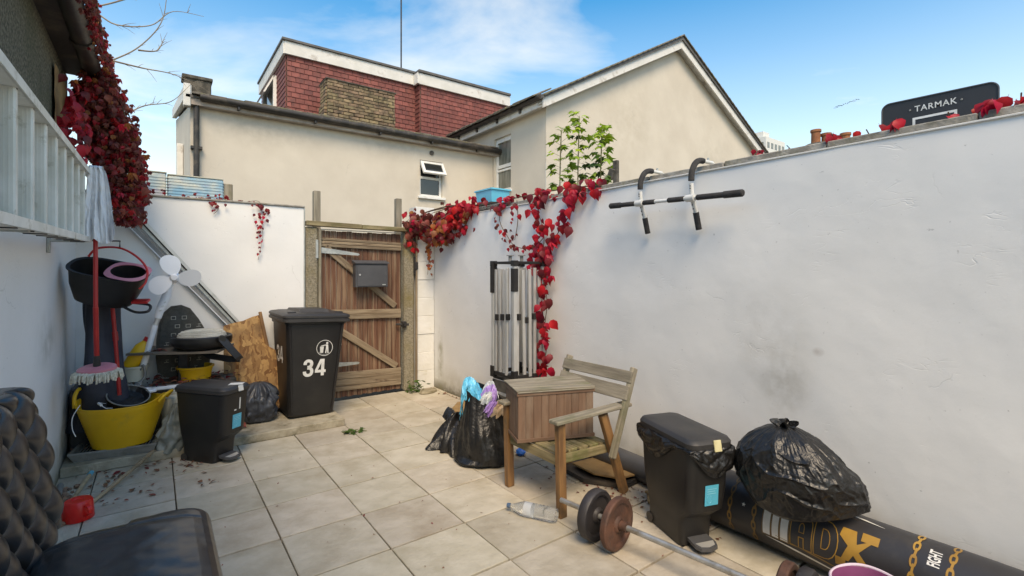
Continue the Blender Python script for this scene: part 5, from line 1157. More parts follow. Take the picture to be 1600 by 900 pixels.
for sg in (-1, 1):
    a = R(-18) if sg > 0 else R(162); e0 = Vector((math.cos(a)*1.08*.25, math.sin(a)*.92*.25, .34)); tdir = Vector((-math.sin(a), math.cos(a)*.92, 0)).normalized()
    lean_ = Vector((.055, -.02, .05)) if sg > 0 else Vector((-.01, .0, .115))
    b = MB(); b.tube(spline([TC+e0-tdir*.085-Vector((0, 0, .012)), TC+e0-tdir*.07+lean_*.6, TC+e0+lean_, TC+e0+tdir*.07+lean_*.6, TC+e0+tdir*.085-Vector((0, 0, .012))], 7), .0125, 10); b.build('handle', M['tub'], tk)
bb = thing('black_bucket', 'black bucket with milky rim lying tilted inside the yellow tub', 'bucket', (-.17, 4.97, .45))
qb = Euler((R(24), R(10), 0)).to_matrix(); b = MB(); b.lathe([(.135, .0), (.142, .0), (.142, -.012), (.132, -.014), (.118, -.16), (0, -.165)], 36, (-.17, 4.98, .50), qb); b.lathe([(.134, -.004), (.11, -.035), (0, -.04)], 36, (-.17, 4.98, .50), qb); b.build('body', M['bagplastic'], bb)
b = MB(); b.tube([Vector((-.17, 4.98, .50))+qb @ Vector((.139*math.cos(a), .139*math.sin(a), .002)) for a in [k/36*2*math.pi for k in range(36)]], .005, 6, closed=True); b.build('rim', M['greytray'], bb)
b = MB(); b.tube(spline([(-.31, 4.92, .47), (-.34, 4.82, .50), (-.30, 4.76, .47), (-.26, 4.80, .455)], 6), .0025, 5); b.tube(spline([(-.45, 4.84, .50), (-.49, 4.82, .42), (-.49, 4.80, .34), (-.47, 4.79, .28)], 6), .003, 5); b.tube([(-.345, 4.83, .497), (-.325, 4.78, .49)], .009, 8); b.build('wire_handle', M['whitepl'], bb)

# poles, pipe, mug
for (p0, p1, r_, lb, tip) in (((.10, 5.02, .10), (-.33, 4.10, .014), .013, 'pale wooden pole lying from the step towards the armchair', 0), ((-.372, 4.64, .04), (-.49, 3.80, .016), .0125, 'pale wooden pole with a blue tip beside the left wall', 1)):
    t_ = thing('broomstick', lb, 'pole', p1); b = MB(); b.tube([p0, (Vector(p0)+Vector(p1))/2+Vector((.004, 0, -.003)), p1], r_, 10); b.build('shaft', M['handle'], t_)
    if tip: b = MB(); d = (Vector(p0)-Vector(p1)).normalized(); b.tube([Vector(p0)-d*.045, Vector(p0)+d*.008], r_+.003, 10); b.build('tip', M['cyanlabel'], t_)
b = MB(); b.tube([(-.525, 4.55, .02), (-.498, 4.10, .02)], .018, 12); tag(b.build('pipe', M['greypipe'], smooth=35, loc=(-.51, 4.3, 0)), 'short grey plastic pipe lying against the foot of the left wall', 'pipe')
mg = thing('mug', 'bright red plastic mug on the paving behind the armchair seat', 'mug', (-.375, 3.93, 0))
b = MB(); b.lathe([(.076, .0), (.078, .004), (.070, .104), (.062, .114), (.030, .114), (.026, .110), (0, .110)], 32, (-.375, 3.93, .002)); b.build('body', M['brightred'], mg)
b = MB(); band(b, spline([(-.335, 3.865, .095), (-.315, 3.835, .088), (-.312, 3.83, .05), (-.33, 3.865, .03)], 4), .020, .006, (.8, .5, 0)); b.build('handle', M['brightred'], mg, smooth=30)

# stone by the gate
b = MB(); b.lathe([(0, .0), (.125, .0), (.135, .008), (.125, .03), (.05, .036), (0, .034)], 9, (2.73, 5.46, .0), Matrix.Rotation(.3, 3, 'Z'), sx=1, sy=.6); tag(b.build('flat_stone', M['conc'], smooth=0, loc=(2.73, 5.46, 0)), 'flat concrete lump on the paving near the weed and the pier', 'stone')

# clear boxes with printed contents on the back wall
bxm = mat('painted_sea_panel', (.62, .62, .54), (.20, .42, .56), scale=3.2, detail=5, rough=.35, bump=.25, bscale=16, st=(1, 1, 1.8), dirt=(.33, .30, .46), dscale=4, dlo=.52, dhi=.70, dst=(1, 1, 1.5), lo=.40, hi=.60)
for (x0, x1, zt, lb) in ((-.15, .095, 2.49, 'cloudy storage box with blue and cream contents on the back wall beside the creeper'), (.10, .585, 2.475, 'long cloudy storage box with pale blue contents on the back wall beside the timber stub')):
    t_ = thing('storage_tub', lb, 'storage box', ((x0+x1)/2, 6, 2.22)); b = MB(); b.b2(x0+.002, x1-.002, 5.93, 6.22, 2.22, zt-.012, .012); [b.b2(x0, x1, 5.925, 6.22, 2.25+.03*q, 2.256+.03*q) for q in range(7)]; b.build('body', bxm, t_, smooth=0)
    b = MB(); b.b2(x0, x1, 5.925, 6.225, zt-.012, zt, .003); b.build('lid', M['milky'], t_, smooth=0)
b = MB(); b.b2(-.16, .60, 5.92, 6.24, 1.9, 2.218); tag(b.build('ledge', M['coping'], smooth=0, loc=(.2, 6.1, 2)), 'grey ledge behind the back wall carrying the cloudy boxes', 'ledge')
# pale blue crate on the right wall
tbx = thing('blue_crate', 'pale blue open plastic crate standing on a black tray on the right wall', 'crate', (3.13, 4.62, 2.27))
TX = Matrix.Translation((3.13, 4.63, 2.262)) @ Matrix.Rotation(R(0), 4, 'Z')
b = MB(); oo = [(-.125, -.165), (.125, -.165), (.125, .165), (-.125, .165)]
def rg2(s_, z): return [TX @ Vector((x*s_, y*s_, z)) for x, y in oo]
vs = rg2(.90, 0)+rg2(1, .15)+rg2(1.09, .152)+rg2(1.09, .168)+rg2(1.0, .168)+rg2(.86, .012)
fs = [(0, 1, 2, 3), (20, 21, 22, 23)]+[(r_*4+k, r_*4+(k+1) % 4, (r_+1)*4+(k+1) % 4, (r_+1)*4+k) for r_ in range(5) for k in range(4)]
b.add(vs, fs); b.build('body', M['teal'], tbx, smooth=0)
b = MB(); b.b2(2.93, 3.36, 4.36, 4.95, 2.225, 2.258, .004); tag(b.build('black_tray', M['blackplastic'], smooth=0, loc=(3.1, 4.6, 2.22)), 'black flat tray on the wall top under the pale blue crate', 'tray')
b = MB(); b.b2(2.915, 2.985, 4.05, 5.25, 2.170, 2.222, .01); tag(b.build('pebbled_kerb', mat('grey_pebbled_strip', (.24, .23, .21), (.06, .06, .055), scale=70, rough=.9, bump=1, bscale=90, bdist=.02), smooth=0, loc=(2.95, 4.6, 2.2)), 'grey pebbled strip along the wall top under the black tray', 'ledge')

# ================================================================== BINS
def disc_print(b, c, r0, r1, fn, n=40):
    b.add([fn(c[0]+r*math.cos(a), c[1]+r*math.sin(a)) for r in (r0, r1) for a in [2*math.pi*k/n for k in range(n)]], [(k, (k+1) % n, n+(k+1) % n, n+k) for k in range(n)])
wb = thing('wheelie_bin', 'tall black wheelie bin marked 34 standing on the concrete step by the gate', 'wheelie bin', (1.235, 5.26, .075), R(2))
wb.rotation_euler = (R(-1), R(2.3), R(2))
LOC = wb.matrix_basis
def WBv(p): return LOC @ Vector(p)
Hb = .96
def sec(z):   # half widths front/back at height z
    t = z/Hb; return .215+.068*t, -.25-.065*t, .235+.03*t     # half width x, front y, back y
b = MB(); NS = 40
def wring(z, gx=0, gy=0, inset=0):
    hx, yf, yk = sec(z); hx += gx-inset; yf -= gy-inset; yk += gy-inset; r_ = .045; vs = []
    for (cx, cy, a0) in ((hx-r_, yk-r_, 0), (-hx+r_, yk-r_, 90), (-hx+r_, yf+r_, 180), (hx-r_, yf+r_, 270)):
        for q in range(6): a = R(a0+18*q); vs.append(Vector((cx+r_*math.cos(a), cy+r_*math.sin(a), z)))
    return vs
zs = [0, .02, .10, .30, .50, .70, .88, Hb-.06, Hb-.055, Hb]; vs = []
for i, z in enumerate(zs): vs += [WBv(v) for v in wring(z, .012 if i >= 8 else 0, .012 if i >= 8 else 0, .02 if i == 0 else 0)]
fs = [tuple(range(24))]+[(i*24+k, i*24+(k+1) % 24, (i+1)*24+(k+1) % 24, (i+1)*24+k) for i in range(len(zs)-1) for k in range(24)]
b.add(vs, fs); b.build('body', M['blackplastic'], wb, smooth=30)
for sx_ in (-1, 1):   # corner ribs on the front
    b = MB(); b.tube([WBv((sx_*(sec(z)[0]-.030), sec(z)[1]-.002, z)) for z in (.05, .3, .6, .9)], [.010, .012, .013, .014], 8); b.build('front_rib', M['blackplastic'], wb)
b = MB()
def lidring(gx, z, yo=0, r_=.05):
    hx, yf, yk = sec(Hb); hx += gx; yf -= gx+.012; yk += gx; vs = []
    for (cx, cy, a0) in ((hx-r_, yk-r_, 0), (-hx+r_, yk-r_, 90), (-hx+r_, yf+r_, 180), (hx-r_, yf+r_, 270)):
        for q in range(6): a = R(a0+18*q); x_, y_ = cx+r_*math.cos(a), cy+r_*math.sin(a); vs.append(WBv((x_, y_, z+.018*(y_+.3)/.6)))
    return vs
lr = [(.030, Hb-.035), (.036, Hb-.030), (.036, Hb-.006), (.028, Hb-.002), (.028, Hb+.006), (.036, Hb+.010), (.036, Hb+.028), (.022, Hb+.040), (-.03, Hb+.052), (-.06, Hb+.054)]
vs = [v for g_, z in lr for v in lidring(g_, z)]
b.add(vs, [(i*24+k, i*24+(k+1) % 24, (i+1)*24+(k+1) % 24, (i+1)*24+k) for i in range(len(lr)-1) for k in range(24)]+[tuple((len(lr)-1)*24+k for k in range(24))])
lid = b.build('lid', M['lidplastic'], wb, smooth=30)
b = MB(); pn = [(-.15, -.21), (.15, -.21), (.17, .20), (-.17, .20)]
vs = [WBv((x, y, Hb+.052)) for x, y in pn]+[WBv((x*.86, y*.9, Hb+.088)) for x, y in pn]
b.add(vs, [(4, 5, 6, 7)]+[(k, (k+1) % 4, 4+(k+1) % 4, 4+k) for k in range(4)]); b.build('raised_panel', M['lidplastic'], lid, smooth=0)
for sx_ in (-1, 1):
    b = MB(); b.box(WBv((sx_*.225, -.255, Hb+.050)), (.075, .05, .028), LOC.to_3x3(), .012); b.build('grip', M['blackplastic'], lid, smooth=0)
b = MB(); b.tube([WBv((-.27, .285, Hb+.03)), WBv((.27, .285, Hb+.03))], .018, 10); b.build('rear_bar', M['blackplastic'], wb)
for sx_ in (-1, 1):
    b = MB(); b.lathe([(0, -.025), (.09, -.025), (.10, -.015), (.10, .015), (.09, .025), (0, .025)], 28, WBv((sx_*.225, .245, .10)), LOC.to_3x3() @ Matrix.Rotation(R(90), 3, 'Y')); b.build('wheel', M['gutter'], wb)
def on_front(x, z, off=.0015):   # sits flush on the sloping front face
    return WBv((x, sec(z)[1]-off, z))
def front_mtx(x, z, s_=1):
    o_, ex, ez = on_front(x, z, .003), LOC.to_3x3() @ Vector((1, 0, 0)), (on_front(x, z+.1, .003)-on_front(x, z, .003)).normalized()
    m_ = Matrix((ex, ez, ex.cross(ez))).transposed().to_4x4(); m_.translation = o_; return m_
def ribbon(path, w):
    P_ = [Vector(p) for p in path]; L_ = []; n_ = len(P_)
    for i, p in enumerate(P_):
        d = (P_[min(i+1, n_-1)]-P_[max(i-1, 0)]).normalized(); nn = Vector((-d.y, d.x))*w/2; L_.append((p+nn, p-nn))
    return [[L_[i][0][:], L_[i+1][0][:], L_[i+1][1][:], L_[i][1][:]] for i in range(n_-1)]
def sm2(pts): return [(p.x, p.y) for p in spline([(x, y, 0) for x, y in pts], 4)]
T3a = ribbon(sm2([(.075, .70), (.09, .83), (.17, .915), (.27, .925), (.37, .89), (.42, .78), (.40, .64), (.32, .565), (.20, .545)]), .175)
T3b = ribbon(sm2([(.20, .505), (.33, .495), (.42, .41), (.445, .27), (.40, .13), (.28, .075), (.16, .09), (.075, .19), (.06, .31)]), .175)
T4 = [[(.95, 0), (1.12, 0), (1.12, 1), (.95, 1)], [(1.12, .19), (1.21, .19), (1.21, .35), (1.12, .35)], [(.62, .19), (.95, .19), (.95, .35), (.62, .35)], [(.62, .35), (.775, .35), (.95, .76), (.95, 1), (.885, 1)]]
def number_print(mtx, h, w):
    b = MB()
    for q_, dz in ((T3a, 0), (T3b, .0004), (T4, 0)):
        for pl in q_: b.add([mtx @ Vector(((x-.6)*w, (y-.5)*h, dz)) for x, y in pl], [tuple(range(len(pl)))])
    b.build('number', M['printwhite'], wb, smooth=0, recalc=False)
number_print(front_mtx(.0, .475), .165, .175)
fm_ = front_mtx(.085, .665)
b = MB(); P2 = lambda x, y: fm_ @ Vector((x, y, 0))
disc_print(b, (0, 0), .074, .079, P2)
b.add([P2(*p) for p in [(.022+.011*math.cos(a), .047+.011*math.sin(a)) for a in [k/12*6.283 for k in range(12)]]], [tuple(range(12))])   # head
for poly in ([(.012, .033), (.032, .033), (.036, -.004), (.012, -.004)], [(.012, -.004), (.024, -.004), (.018, -.052), (.006, -.052)], [(.024, -.004), (.036, -.004), (.040, -.052), (.028, -.052)], [(.012, .033), (.014, .024), (-.022, .020), (-.024, .027)],
             [(-.046, .012), (-.008, .012), (-.014, -.048), (-.040, -.048)], [(-.044, .016), (-.030, .026), (-.010, .022), (-.008, .015)]):
    b.add([P2(*p) for p in poly], [tuple(range(len(poly)))])
for k in range(17):
    a = R(215+6.2*k); b.add([P2(.064*math.cos(a+s1)+0, r_/1*math.sin(a+s1)) for s1, r_ in ((0, .064), (.05, .064))]+[P2(.068*math.cos(a+.05), .068*math.sin(a+.05)), P2(.068*math.cos(a), .068*math.sin(a))], [(0, 1, 2, 3)])
b.build('tidy_emblem', M['printwhite'], wb, smooth=0, recalc=False)
ez = Vector((-.068/Hb*-1*-1, 0, 1)).normalized(); zc = .60; o_ = Vector((-sec(zc)[0]-.003, -.02, zc))
m_ = Matrix((Vector((0, -1, 0)), Vector((-.068/Hb, 0, 1)).normalized(), Vector((-1, 0, -.07)).normalized())).transposed().to_4x4(); m_.translation = o_
number_print(LOC @ m_, .165, .19)

def pedal_bin(loc, rz, label, lined, H=.60):
    t = thing('pedal_bin', label, 'pedal bin', loc, rz, 'black pedal bins with blue labels'); Lm = t.matrix_basis
    # local: front (pedal) at -y, width x, depth y
    def V(x, y, z): return Lm @ Vector((x, y, z))
    def rr(hx, y0, y1, z, r_, n_=6):
        return [V(cx+r_*math.cos(R(a0+90/(n_-1)*q)), cy+r_*math.sin(R(a0+90/(n_-1)*q)), z) for (cx, cy, a0) in ((hx-r_, y1-r_, 0), (-hx+r_, y1-r_, 90), (-hx+r_, y0+r_, 180), (hx-r_, y0+r_, 270)) for q in range(n_)]
    secs = [(.092, -.115, .185, 0, .03), (.098, -.125, .190, .012, .03), (.103, -.135, .195, .13, .035), (.106, -.142, .200, .165, .035), (.118, -.215, .215, .225, .05), (.124, -.232, .225, .32, .05), (.128, -.245, .238, .50, .05), (.130, -.250, .242, H-.055, .05)]
    b = MB(); vs = [v for s_ in secs for v in rr(*s_)]; n_ = 24
    b.add(vs, [tuple(range(n_))]+[(i*n_+k, i*n_+(k+1) % n_, (i+1)*n_+(k+1) % n_, (i+1)*n_+k) for i in range(len(secs)-1) for k in range(n_)]+[tuple((len(secs)-1)*n_+k for k in range(n_))])
    b.build('body', M['blackplastic'], t, smooth=32)
    ls = [(.130, -.252, .245, H-.052, .05), (.138, -.262, .252, H-.048, .055), (.139, -.264, .254, H-.020, .055), (.128, -.250, .244, H-.003, .05), (.118, -.236, .232, H+.002, .045), (.05, -.15, .15, H+.005, .03)]
    b = MB(); vs = [v for s_ in ls for v in rr(*s_)]
    b.add(vs, [(i*n_+k, i*n_+(k+1) % n_, (i+1)*n_+(k+1) % n_, (i+1)*n_+k) for i in range(len(ls)-1) for k in range(n_)]+[tuple((len(ls)-1)*n_+k for k in range(n_))]); lid_ = b.build('lid', M['lidplastic'], t, smooth=32)
    b = MB()
    if lined:
        b.box(V(.02, -.268, H-.030), (.045, .008, .058), Lm.to_3x3() @ Matrix.Rotation(R(-12), 3, 'X'), .002); b.build('latch_tape', mat('cream_tape', (.62, .56, .33), (.5, .44, .24), scale=20, rough=.6), lid_, smooth=0)
    else:
        b.box(V(.02, -.264, H-.022), (.045, .008, .045), Lm.to_3x3() @ Matrix.Rotation(R(-10), 3, 'X'), .002); b.box(V(.03, -.21, H+.0055), (.075, .10, .002), Lm.to_3x3() @ Matrix.Rotation(.5, 3, 'Z')); b.build('white_sticker', M['printwhite'], lid_, smooth=0)
    b = MB(); vs = []; pts = [(-.062, -.13), (-.066, -.20), (-.05, -.232), (0, -.243), (.05, -.232), (.066, -.20), (.062, -.13)]
    b.prism(pts, .028, .046, lambda a, c, d: V(a, c, d+.10*(c+.23))); b.build('pedal', M['charcoal'], t, smooth=0)
    b = MB(); b.prism([(x*.84, y*.97+.004) for x, y in pts[1:-1]], .0465, .049, lambda a, c, d: V(a, c, d+.10*(c+.23))); b.build('pedal_grip', M['alu'], t, smooth=0)
    for sx_ in (-1, 1):
        b = MB(); b.lathe([(0, -.015), (.03, -.015), (.03, .015), (0, .015)], 14, V(sx_*.09, .17, .03), Lm.to_3x3() @ Matrix.Rotation(R(90), 3, 'Y')); b.build('wheel', M['gutter'], t)
    # front labels
    def fy(z): return -.232-.018*(z-.32)/.28-.0025
    def panel(nm, x0, x1, z0, z1, m_, off=0):
        b = MB(); b.add([V(x0, fy(z0)-off, z0), V(x1, fy(z0)-off, z0), V(x1, fy(z1)-off, z1), V(x0, fy(z1)-off, z1)], [(0, 1, 2, 3)]); return b.build(nm, m_, t, smooth=0, recalc=False)
    panel('blue_label', -.032, .052, .265, .375, M['cyanlabel'])
    b = MB()
    for q, (w0, w1) in enumerate(((-.020, .040), (-.020, .030), (-.020, .036))):
        z = .352-.012*q; b.add([V(w0, fy(z)-.0012, z), V(w1, fy(z)-.0012, z), V(w1, fy(z)-.0012, z+.003), V(w0, fy(z)-.0012, z+.003)], [(0, 1, 2, 3)])
    for q in range(4): b.tube([V(-.005+.03*math.cos(R(90*q+k*22))*.5, fy(.30)-.0012, .30+.02*math.sin(R(90*q+k*22))) for k in range(4)], .0006, 3)
    b.build('label_print', mat('label_ink', (.25, .62, .72), (.2, .55, .66), rough=.5, bump=0) if 'label_ink' not in bpy.data.materials else bpy.data.materials['label_ink'], t, smooth=0, recalc=False)
    panel('small_label', .026, .038, .41, .47 if lined else .50, M['printwhite']); panel('small_label', -.02, .0, .405 if not lined else .44, .415 if not lined else .452, M['printwhite'])
    if lined:   # bin liner folded out below the lid
        b = MB(); n_u = 320
        def liner(u, v):
            per = u*4; hx, y0, y1 = .133, -.254, .246; seg = int(per) % 4; f_ = per-int(per)
            pts_ = [(hx, y1), (-hx, y1), (-hx, y0), (hx, y0)]; p, q = pts_[seg], pts_[(seg+1) % 4]
            x, y = p[0]+(q[0]-p[0])*f_, p[1]+(q[1]-p[1])*f_
            cr_n = Vector((x, y*.6, 0)).normalized(); sag = .10+.055*math.sin(u*9+1)+.035*math.sin(u*23)+(.05*math.exp(-((f_-.40)/.22)**2) if seg == 1 else 0)
            z = H-.045-v*sag
            bul = (.006+.030*abs(noise.noise(Vector((x*13, y*13, z*11))))*math.sin(min(1, v*1.2)*math.pi)**.5+.008*abs(math.sin(u*52+v*4+3*noise.noise(Vector((u*9, v*3, 0)))))+.008*math.sin(v*math.pi)-.004*v)
            rc_ = min(1, abs(x)/hx*abs(y-(y0+y1)/2)/((y1-y0)/2)); sh = 1-.045*max(0, rc_-.75)/.25
            return V(x*sh+cr_n.x*bul, y*sh+cr_n.y*bul, z)
        b.grid(n_u, 46, liner, closeu=True); b.build('bin_liner', M['bagplastic'], t, smooth=180)
    return t
pedal_bin((.37, 4.56, .0), R(38), 'black pedal bin without liner, white stickers on its lid, left beside the yellow tub', False, .60)
pedal_bin((2.43, 1.66, .0), R(-19), 'black pedal bin with a bin liner showing under its lid, right beside the barbell', True, .62)

# ================================================================== CHAIR AND WOODEN BOX
wc = thing('wooden_armchair', 'weathered wooden garden armchair facing left, carrying a slatted wooden box', 'chair', (2.3, 2.45, 0))
for (y, nm) in ((2.205, 'near'), (2.745, 'far')):
    plank('front_leg', (2.00, y, .0), (1.985, y, .57), .055, .045, M['orangewood'], wc, up=(0, 1, 0), bev=.004)
    plank('rear_leg', (2.57, y, .0), (2.36, y, .565), .06, .04, M['orangewood'], wc, up=(0, 1, 0), bev=.004)
    plank('back_post', (2.40, y-.045 if nm == 'near' else y+.045, .28), (2.62, y-.045 if nm == 'near' else y+.045, .845), .055, .03, M['greywood'], wc, up=(0, 1, 0), bev=.006)
    plank('armrest', (1.925, y-.005, .590), (2.60, y-.005, .598), .085, .024, M['greywood'], wc, up=(0, 0, 1), bev=.008)
    plank('side_rail', (2.02, y+(.038 if nm == 'near' else -.038), .335), (2.46, y+(.038 if nm == 'near' else -.038), .315), .055, .022, M['seatwood'], wc, up=(0, 1, 0), bev=.003)
for k in range(5): plank('seat_slat', (2.045+.095*k, 2.25, .372-.006*k), (2.045+.095*k, 2.70, .372-.006*k), .075, .018, M['seatwood'], wc, up=(0, 0, 1), bev=.003)
plank('front_rail', (1.995, 2.23, .335), (1.995, 2.72, .335), .06, .022, M['seatwood'], wc, up=(1, 0, 0), bev=.003)
for t0, w_ in ((.90, .080), (.72, .095)):
    x_, z_ = 2.40+.22*t0-.026, .28+.565*t0; q = Vector((.22, 0, .565)).normalized()
    plank('back_slat', (x_, 2.14, z_), (x_, 2.81, z_), w_, .018, M['greywood'], wc, up=Vector((-.93, 0, .36)), bev=.003)
bx = thing('wooden_box', 'brown slatted wooden box with a warped grey lid sitting on the wooden armchair', 'box', (2.12, 2.5, .382), R(-21))
Bm = bx.matrix_basis; bw, bd, bh = .53, .30, .325
def BV(x, y, z): return Bm @ Vector((x, y, z))
Bm.translation = Vector((2.20, 2.56, .385)); bx.location = (2.20, 2.56, .385)
n_ = 10
ex_, ey_ = Bm.to_3x3() @ Vector((1, 0, 0)), Bm.to_3x3() @ Vector((0, 1, 0))
for k in range(n_):
    x = -bw/2+bw/n_*(k+.5)
    for sy in (-1, 1): plank('slat', BV(x, sy*bd/2, .012), BV(x, sy*bd/2, bh-.004), bw/n_-.0008, .012, M['boxwood'], bx, up=ey_, bev=.002)
for k in range(6):
    y = -bd/2+.008+(bd-.016)/6*(k+.5)
    for sx_ in (-1, 1): plank('slat', BV(sx_*(bw/2-.007), y, .012), BV(sx_*(bw/2-.007), y, bh-.004), (bd-.016)/6-.0015, .012, M['boxwood'], bx, up=ex_, bev=.002)
for z in (.012, bh-.010):
    for sy in (-1, 1): plank('trim', BV(-bw/2-.008, sy*(bd/2+.009), z), BV(bw/2+.008, sy*(bd/2+.009), z), .022, .007, M['boxwood'], bx, up=ey_, bev=.001)
    for sx_ in (-1, 1): plank('trim', BV(sx_*(bw/2+.004), -bd/2-.004, z), BV(sx_*(bw/2+.004), bd/2+.004, z), .022, .007, M['boxwood'], bx, up=ex_, bev=.001)
plank('bottom', BV(-bw/2, 0, .004), BV(bw/2, 0, .004), bd-.02, .008, M['boxwood'], bx, up=(0, 0, 1))
for k in range(5):
    y = -bd/2-.012+.068*(k+.5); plank('lid_board', BV(-bw/2-.012, y, bh+.0115+.001*(k % 2)), BV(bw/2+.012, y+.002*k, bh+.0115+.0015*k), .0665, .008, M['greywood'], bx, up=(0, 0, 1), bev=.002)
plank('lid_panel', BV(-bw/2-.005, -.01, bh+.003), BV(bw/2+.0, -.01, bh+.003), bd+.02, .007, M['greywood'], bx, up=(0, 0, 1), bev=.001)

# boards on the ground near the chair
b = MB(); b.prism([(2.50, 2.42), (2.58, 2.26), (2.74, 2.24), (2.80, 2.34), (2.74, 2.66), (2.52, 2.66)], 0, .012, lambda a, c, d: (a, c, .05+d+.03*(2.8-c)-.04*(a-2.5)))
tag(b.build('tan_board', M['ply'], smooth=0, loc=(2.6, 2.5, 0)), 'tan plywood board lying askew on the paving under the wooden chair', 'board')
b = MB(); b.prism([(2.44, 2.46), (2.60, 2.22), (2.84, 2.24), (2.84, 2.80), (2.46, 2.80)], 0, .03, lambda a, c, d: (a, c, .006+d)); tag(b.build('board_shadow', M['gutter'], smooth=0, loc=(2.6, 2.6, 0)), 'dark sheet standing in for the shadow on the paving under the tan board', 'mat')  # thin dark slab laid as the shadow beneath the tan board
b = MB(); b.tube(spline([(2.80, 3.2, .092), (2.81, 2.7, .090), (2.80, 2.2, .088), (2.79, 1.95, .086)], 5), .082, 18); tag(b.build('rolled_mat', M['charcoal'], smooth=50, loc=(2.8, 2.5, 0)), 'dark rolled mat lying along the foot of the right wall behind the chair', 'mat')
b = MB(); b.prism([(2.50, 4.50), (2.62, 4.26), (2.86, 4.36), (2.90, 4.66), (2.72, 4.72)], 0, .016, lambda a, c, d: (a, c, .02+d+.03*(a-2.5))); tag(b.build('wooden_offcut', M['ply'], smooth=0, loc=(2.7, 4.5, 0)), 'brown board offcut on the paving by the right wall behind the black bag', 'board')
b = MB()
b.grid(26, 26, lambda u, v: Vector((2.40+.035*math.cos(u*6.283)*math.sin(v*3.1416)*(1+.5*nz((u*9, v*9, 0))), 3.14+.045*math.sin(u*6.283)*math.sin(v*3.1416)*(1+.4*nz((u*7, v*8, 4))), .03+.028*math.cos(v*3.1416)*(1+.4*nz((u*5, v*9, 2))))))
tag(b.build('blue_wrapper', M['bluebag'], smooth=50, loc=(2.4, 3.14, 0)), 'bright blue crumpled plastic scrap on the paving behind the left chair leg', 'litter')
b = MB(); b.box((2.62, 2.02, .012), (.13, .05, .014), Matrix.Rotation(.7, 3, 'Z'), .004); b.box((2.66, 2.05, .02), (.06, .07, .012), Euler((.2, .2, .2)).to_matrix(), .003); tag(b.build('wood_splinter', M['ply'], smooth=0, loc=(2.62, 2.02, 0)), 'small broken wood chips at the foot of the near rear chair leg', 'wood scrap')

# bags left of the chair
rb_ = thing('rubbish_sack', 'open black rubbish sack overflowing with blue and lilac plastic beside the wooden box', 'bag', (2.13, 3.28, 0))
b = MB()
def osack(u, v):
    a = u*2*math.pi; t = v; pr = (.235-.075*t)*(1 if t > .05 else (t/.05)**.5)*(1+.06*math.sin(t*5))
    pr *= 1+.07*math.sin(a*3+t*5)+.05*abs(math.sin(a*8+t*3))*(.4+t)+.05*noise.noise(Vector((math.cos(a)*3, math.sin(a)*3, t*5)))
    p = Vector((2.135+.03*t+pr*math.cos(a)*.98, 3.27+.02*t+pr*math.sin(a), (.50+.085*math.cos(a-R(120)))*t))
    ex = max(0, math.cos(a-R(205)))**8*max(0, .12-t)/.12; p += Vector((-.11*ex, .02*ex, 0)); return p
b.grid(120, 70, osack, closeu=True); b.build('bag', M['bagplastic'], rb_, smooth=180)
def crumple(c, r_, m_, nm, seed, parent, sc=(1, 1, 1)):
    b = MB()
    def f(u, v):
        a, p = u*6.2832, v*math.pi; d = Vector((math.cos(a)*math.sin(p), math.sin(a)*math.sin(p), math.cos(p)))
        k = 1+.45*noise.noise(d*1.2+Vector((seed, 0, 0)))-.42*abs(noise.noise(Vector((d.x*2.6, d.y*2.6, d.z*1.2))+Vector((0, seed, 0))))-.26*abs(noise.noise(d*4.6+Vector((seed, seed, 0))))-.14*abs(noise.noise(d*10))
        return Vector(c)+Vector((d.x*sc[0], d.y*sc[1], d.z*sc[2]))*r_*k
    b.grid(90, 60, f, closeu=True)
    return b.build(nm, m_, parent, smooth=180)
def film(c, sx_, sy_, h, seed, m_, nm, rz_=0, tilt_=0):
    b = MB(); Q = Matrix.Translation(c) @ Matrix.Rotation(rz_, 4, 'Z') @ Matrix.Rotation(tilt_, 4, 'X')
    def f(u, v):
        x, y = 2*u-1, 2*v-1; r2 = (x*x+y*y); p = Vector((x*2.2+seed, y*2.2, seed))
        rg_ = 1-2.4*abs(noise.noise(p)); rg2_ = 1-2.4*abs(noise.noise(p*2.3+Vector((5, 1, 0))))
        z = h*(1-.62*r2)+.034*rg_+.016*rg2_; e = 1+.22*noise.noise(Vector((x*1.5, y*1.5, seed*3)))
        k_ = math.sqrt(max(.0001, r2)); fx = max(abs(x), abs(y))/k_ if k_ > .02 else 1
        return Q @ Vector((x*fx*sx_*e+.01*rg2_, y*fx*sy_*e, z-.05*r2*r2))
    b.grid(70, 70, f); return b.build(nm, M[m_], rb_, smooth=50)
film((2.09, 3.40, .455), .115, .10, .135, 1.3, 'cyanbag', 'blue_film', .4, -.2)
film((2.04, 3.32, .465), .055, .11, .085, 4.1, 'cyanbag', 'blue_film', .2, .1)
film((2.165, 3.27, .485), .075, .065, .065, 2.2, 'lilac', 'lilac_film', .9, .35)
film((2.10, 3.22, .455), .070, .060, .065, 3.7, 'whitebag', 'pale_film', .2, .5)
film((2.10, 3.15, .425), .055, .040, .050, 7.5, 'lilac', 'lilac_film', .5, .6)
film((2.185, 3.14, .405), .095, .060, .060, 5.9, 'creambag', 'cream_film', -.1, .6)
film((2.22, 3.33, .485), .07, .07, .07, 6.4, 'whitebag', 'pale_film', .3, 0)
b = MB()
def flat_(u, v):
    a = u*2*math.pi; t = v; r_ = 1-t; sp_ = (.20+.05*math.sin(a*2+1))*(r_**.7)*(1+.18*math.sin(a*5+t*3)+.10*math.sin(a*13))
    return Vector((2.13+sp_*math.cos(a)*1.1-.02*t, 3.66+sp_*math.sin(a)*1.15, .26*t**.9*(1+.10*math.sin(a*6))+.012*abs(math.sin(a*11))*(1-t)))
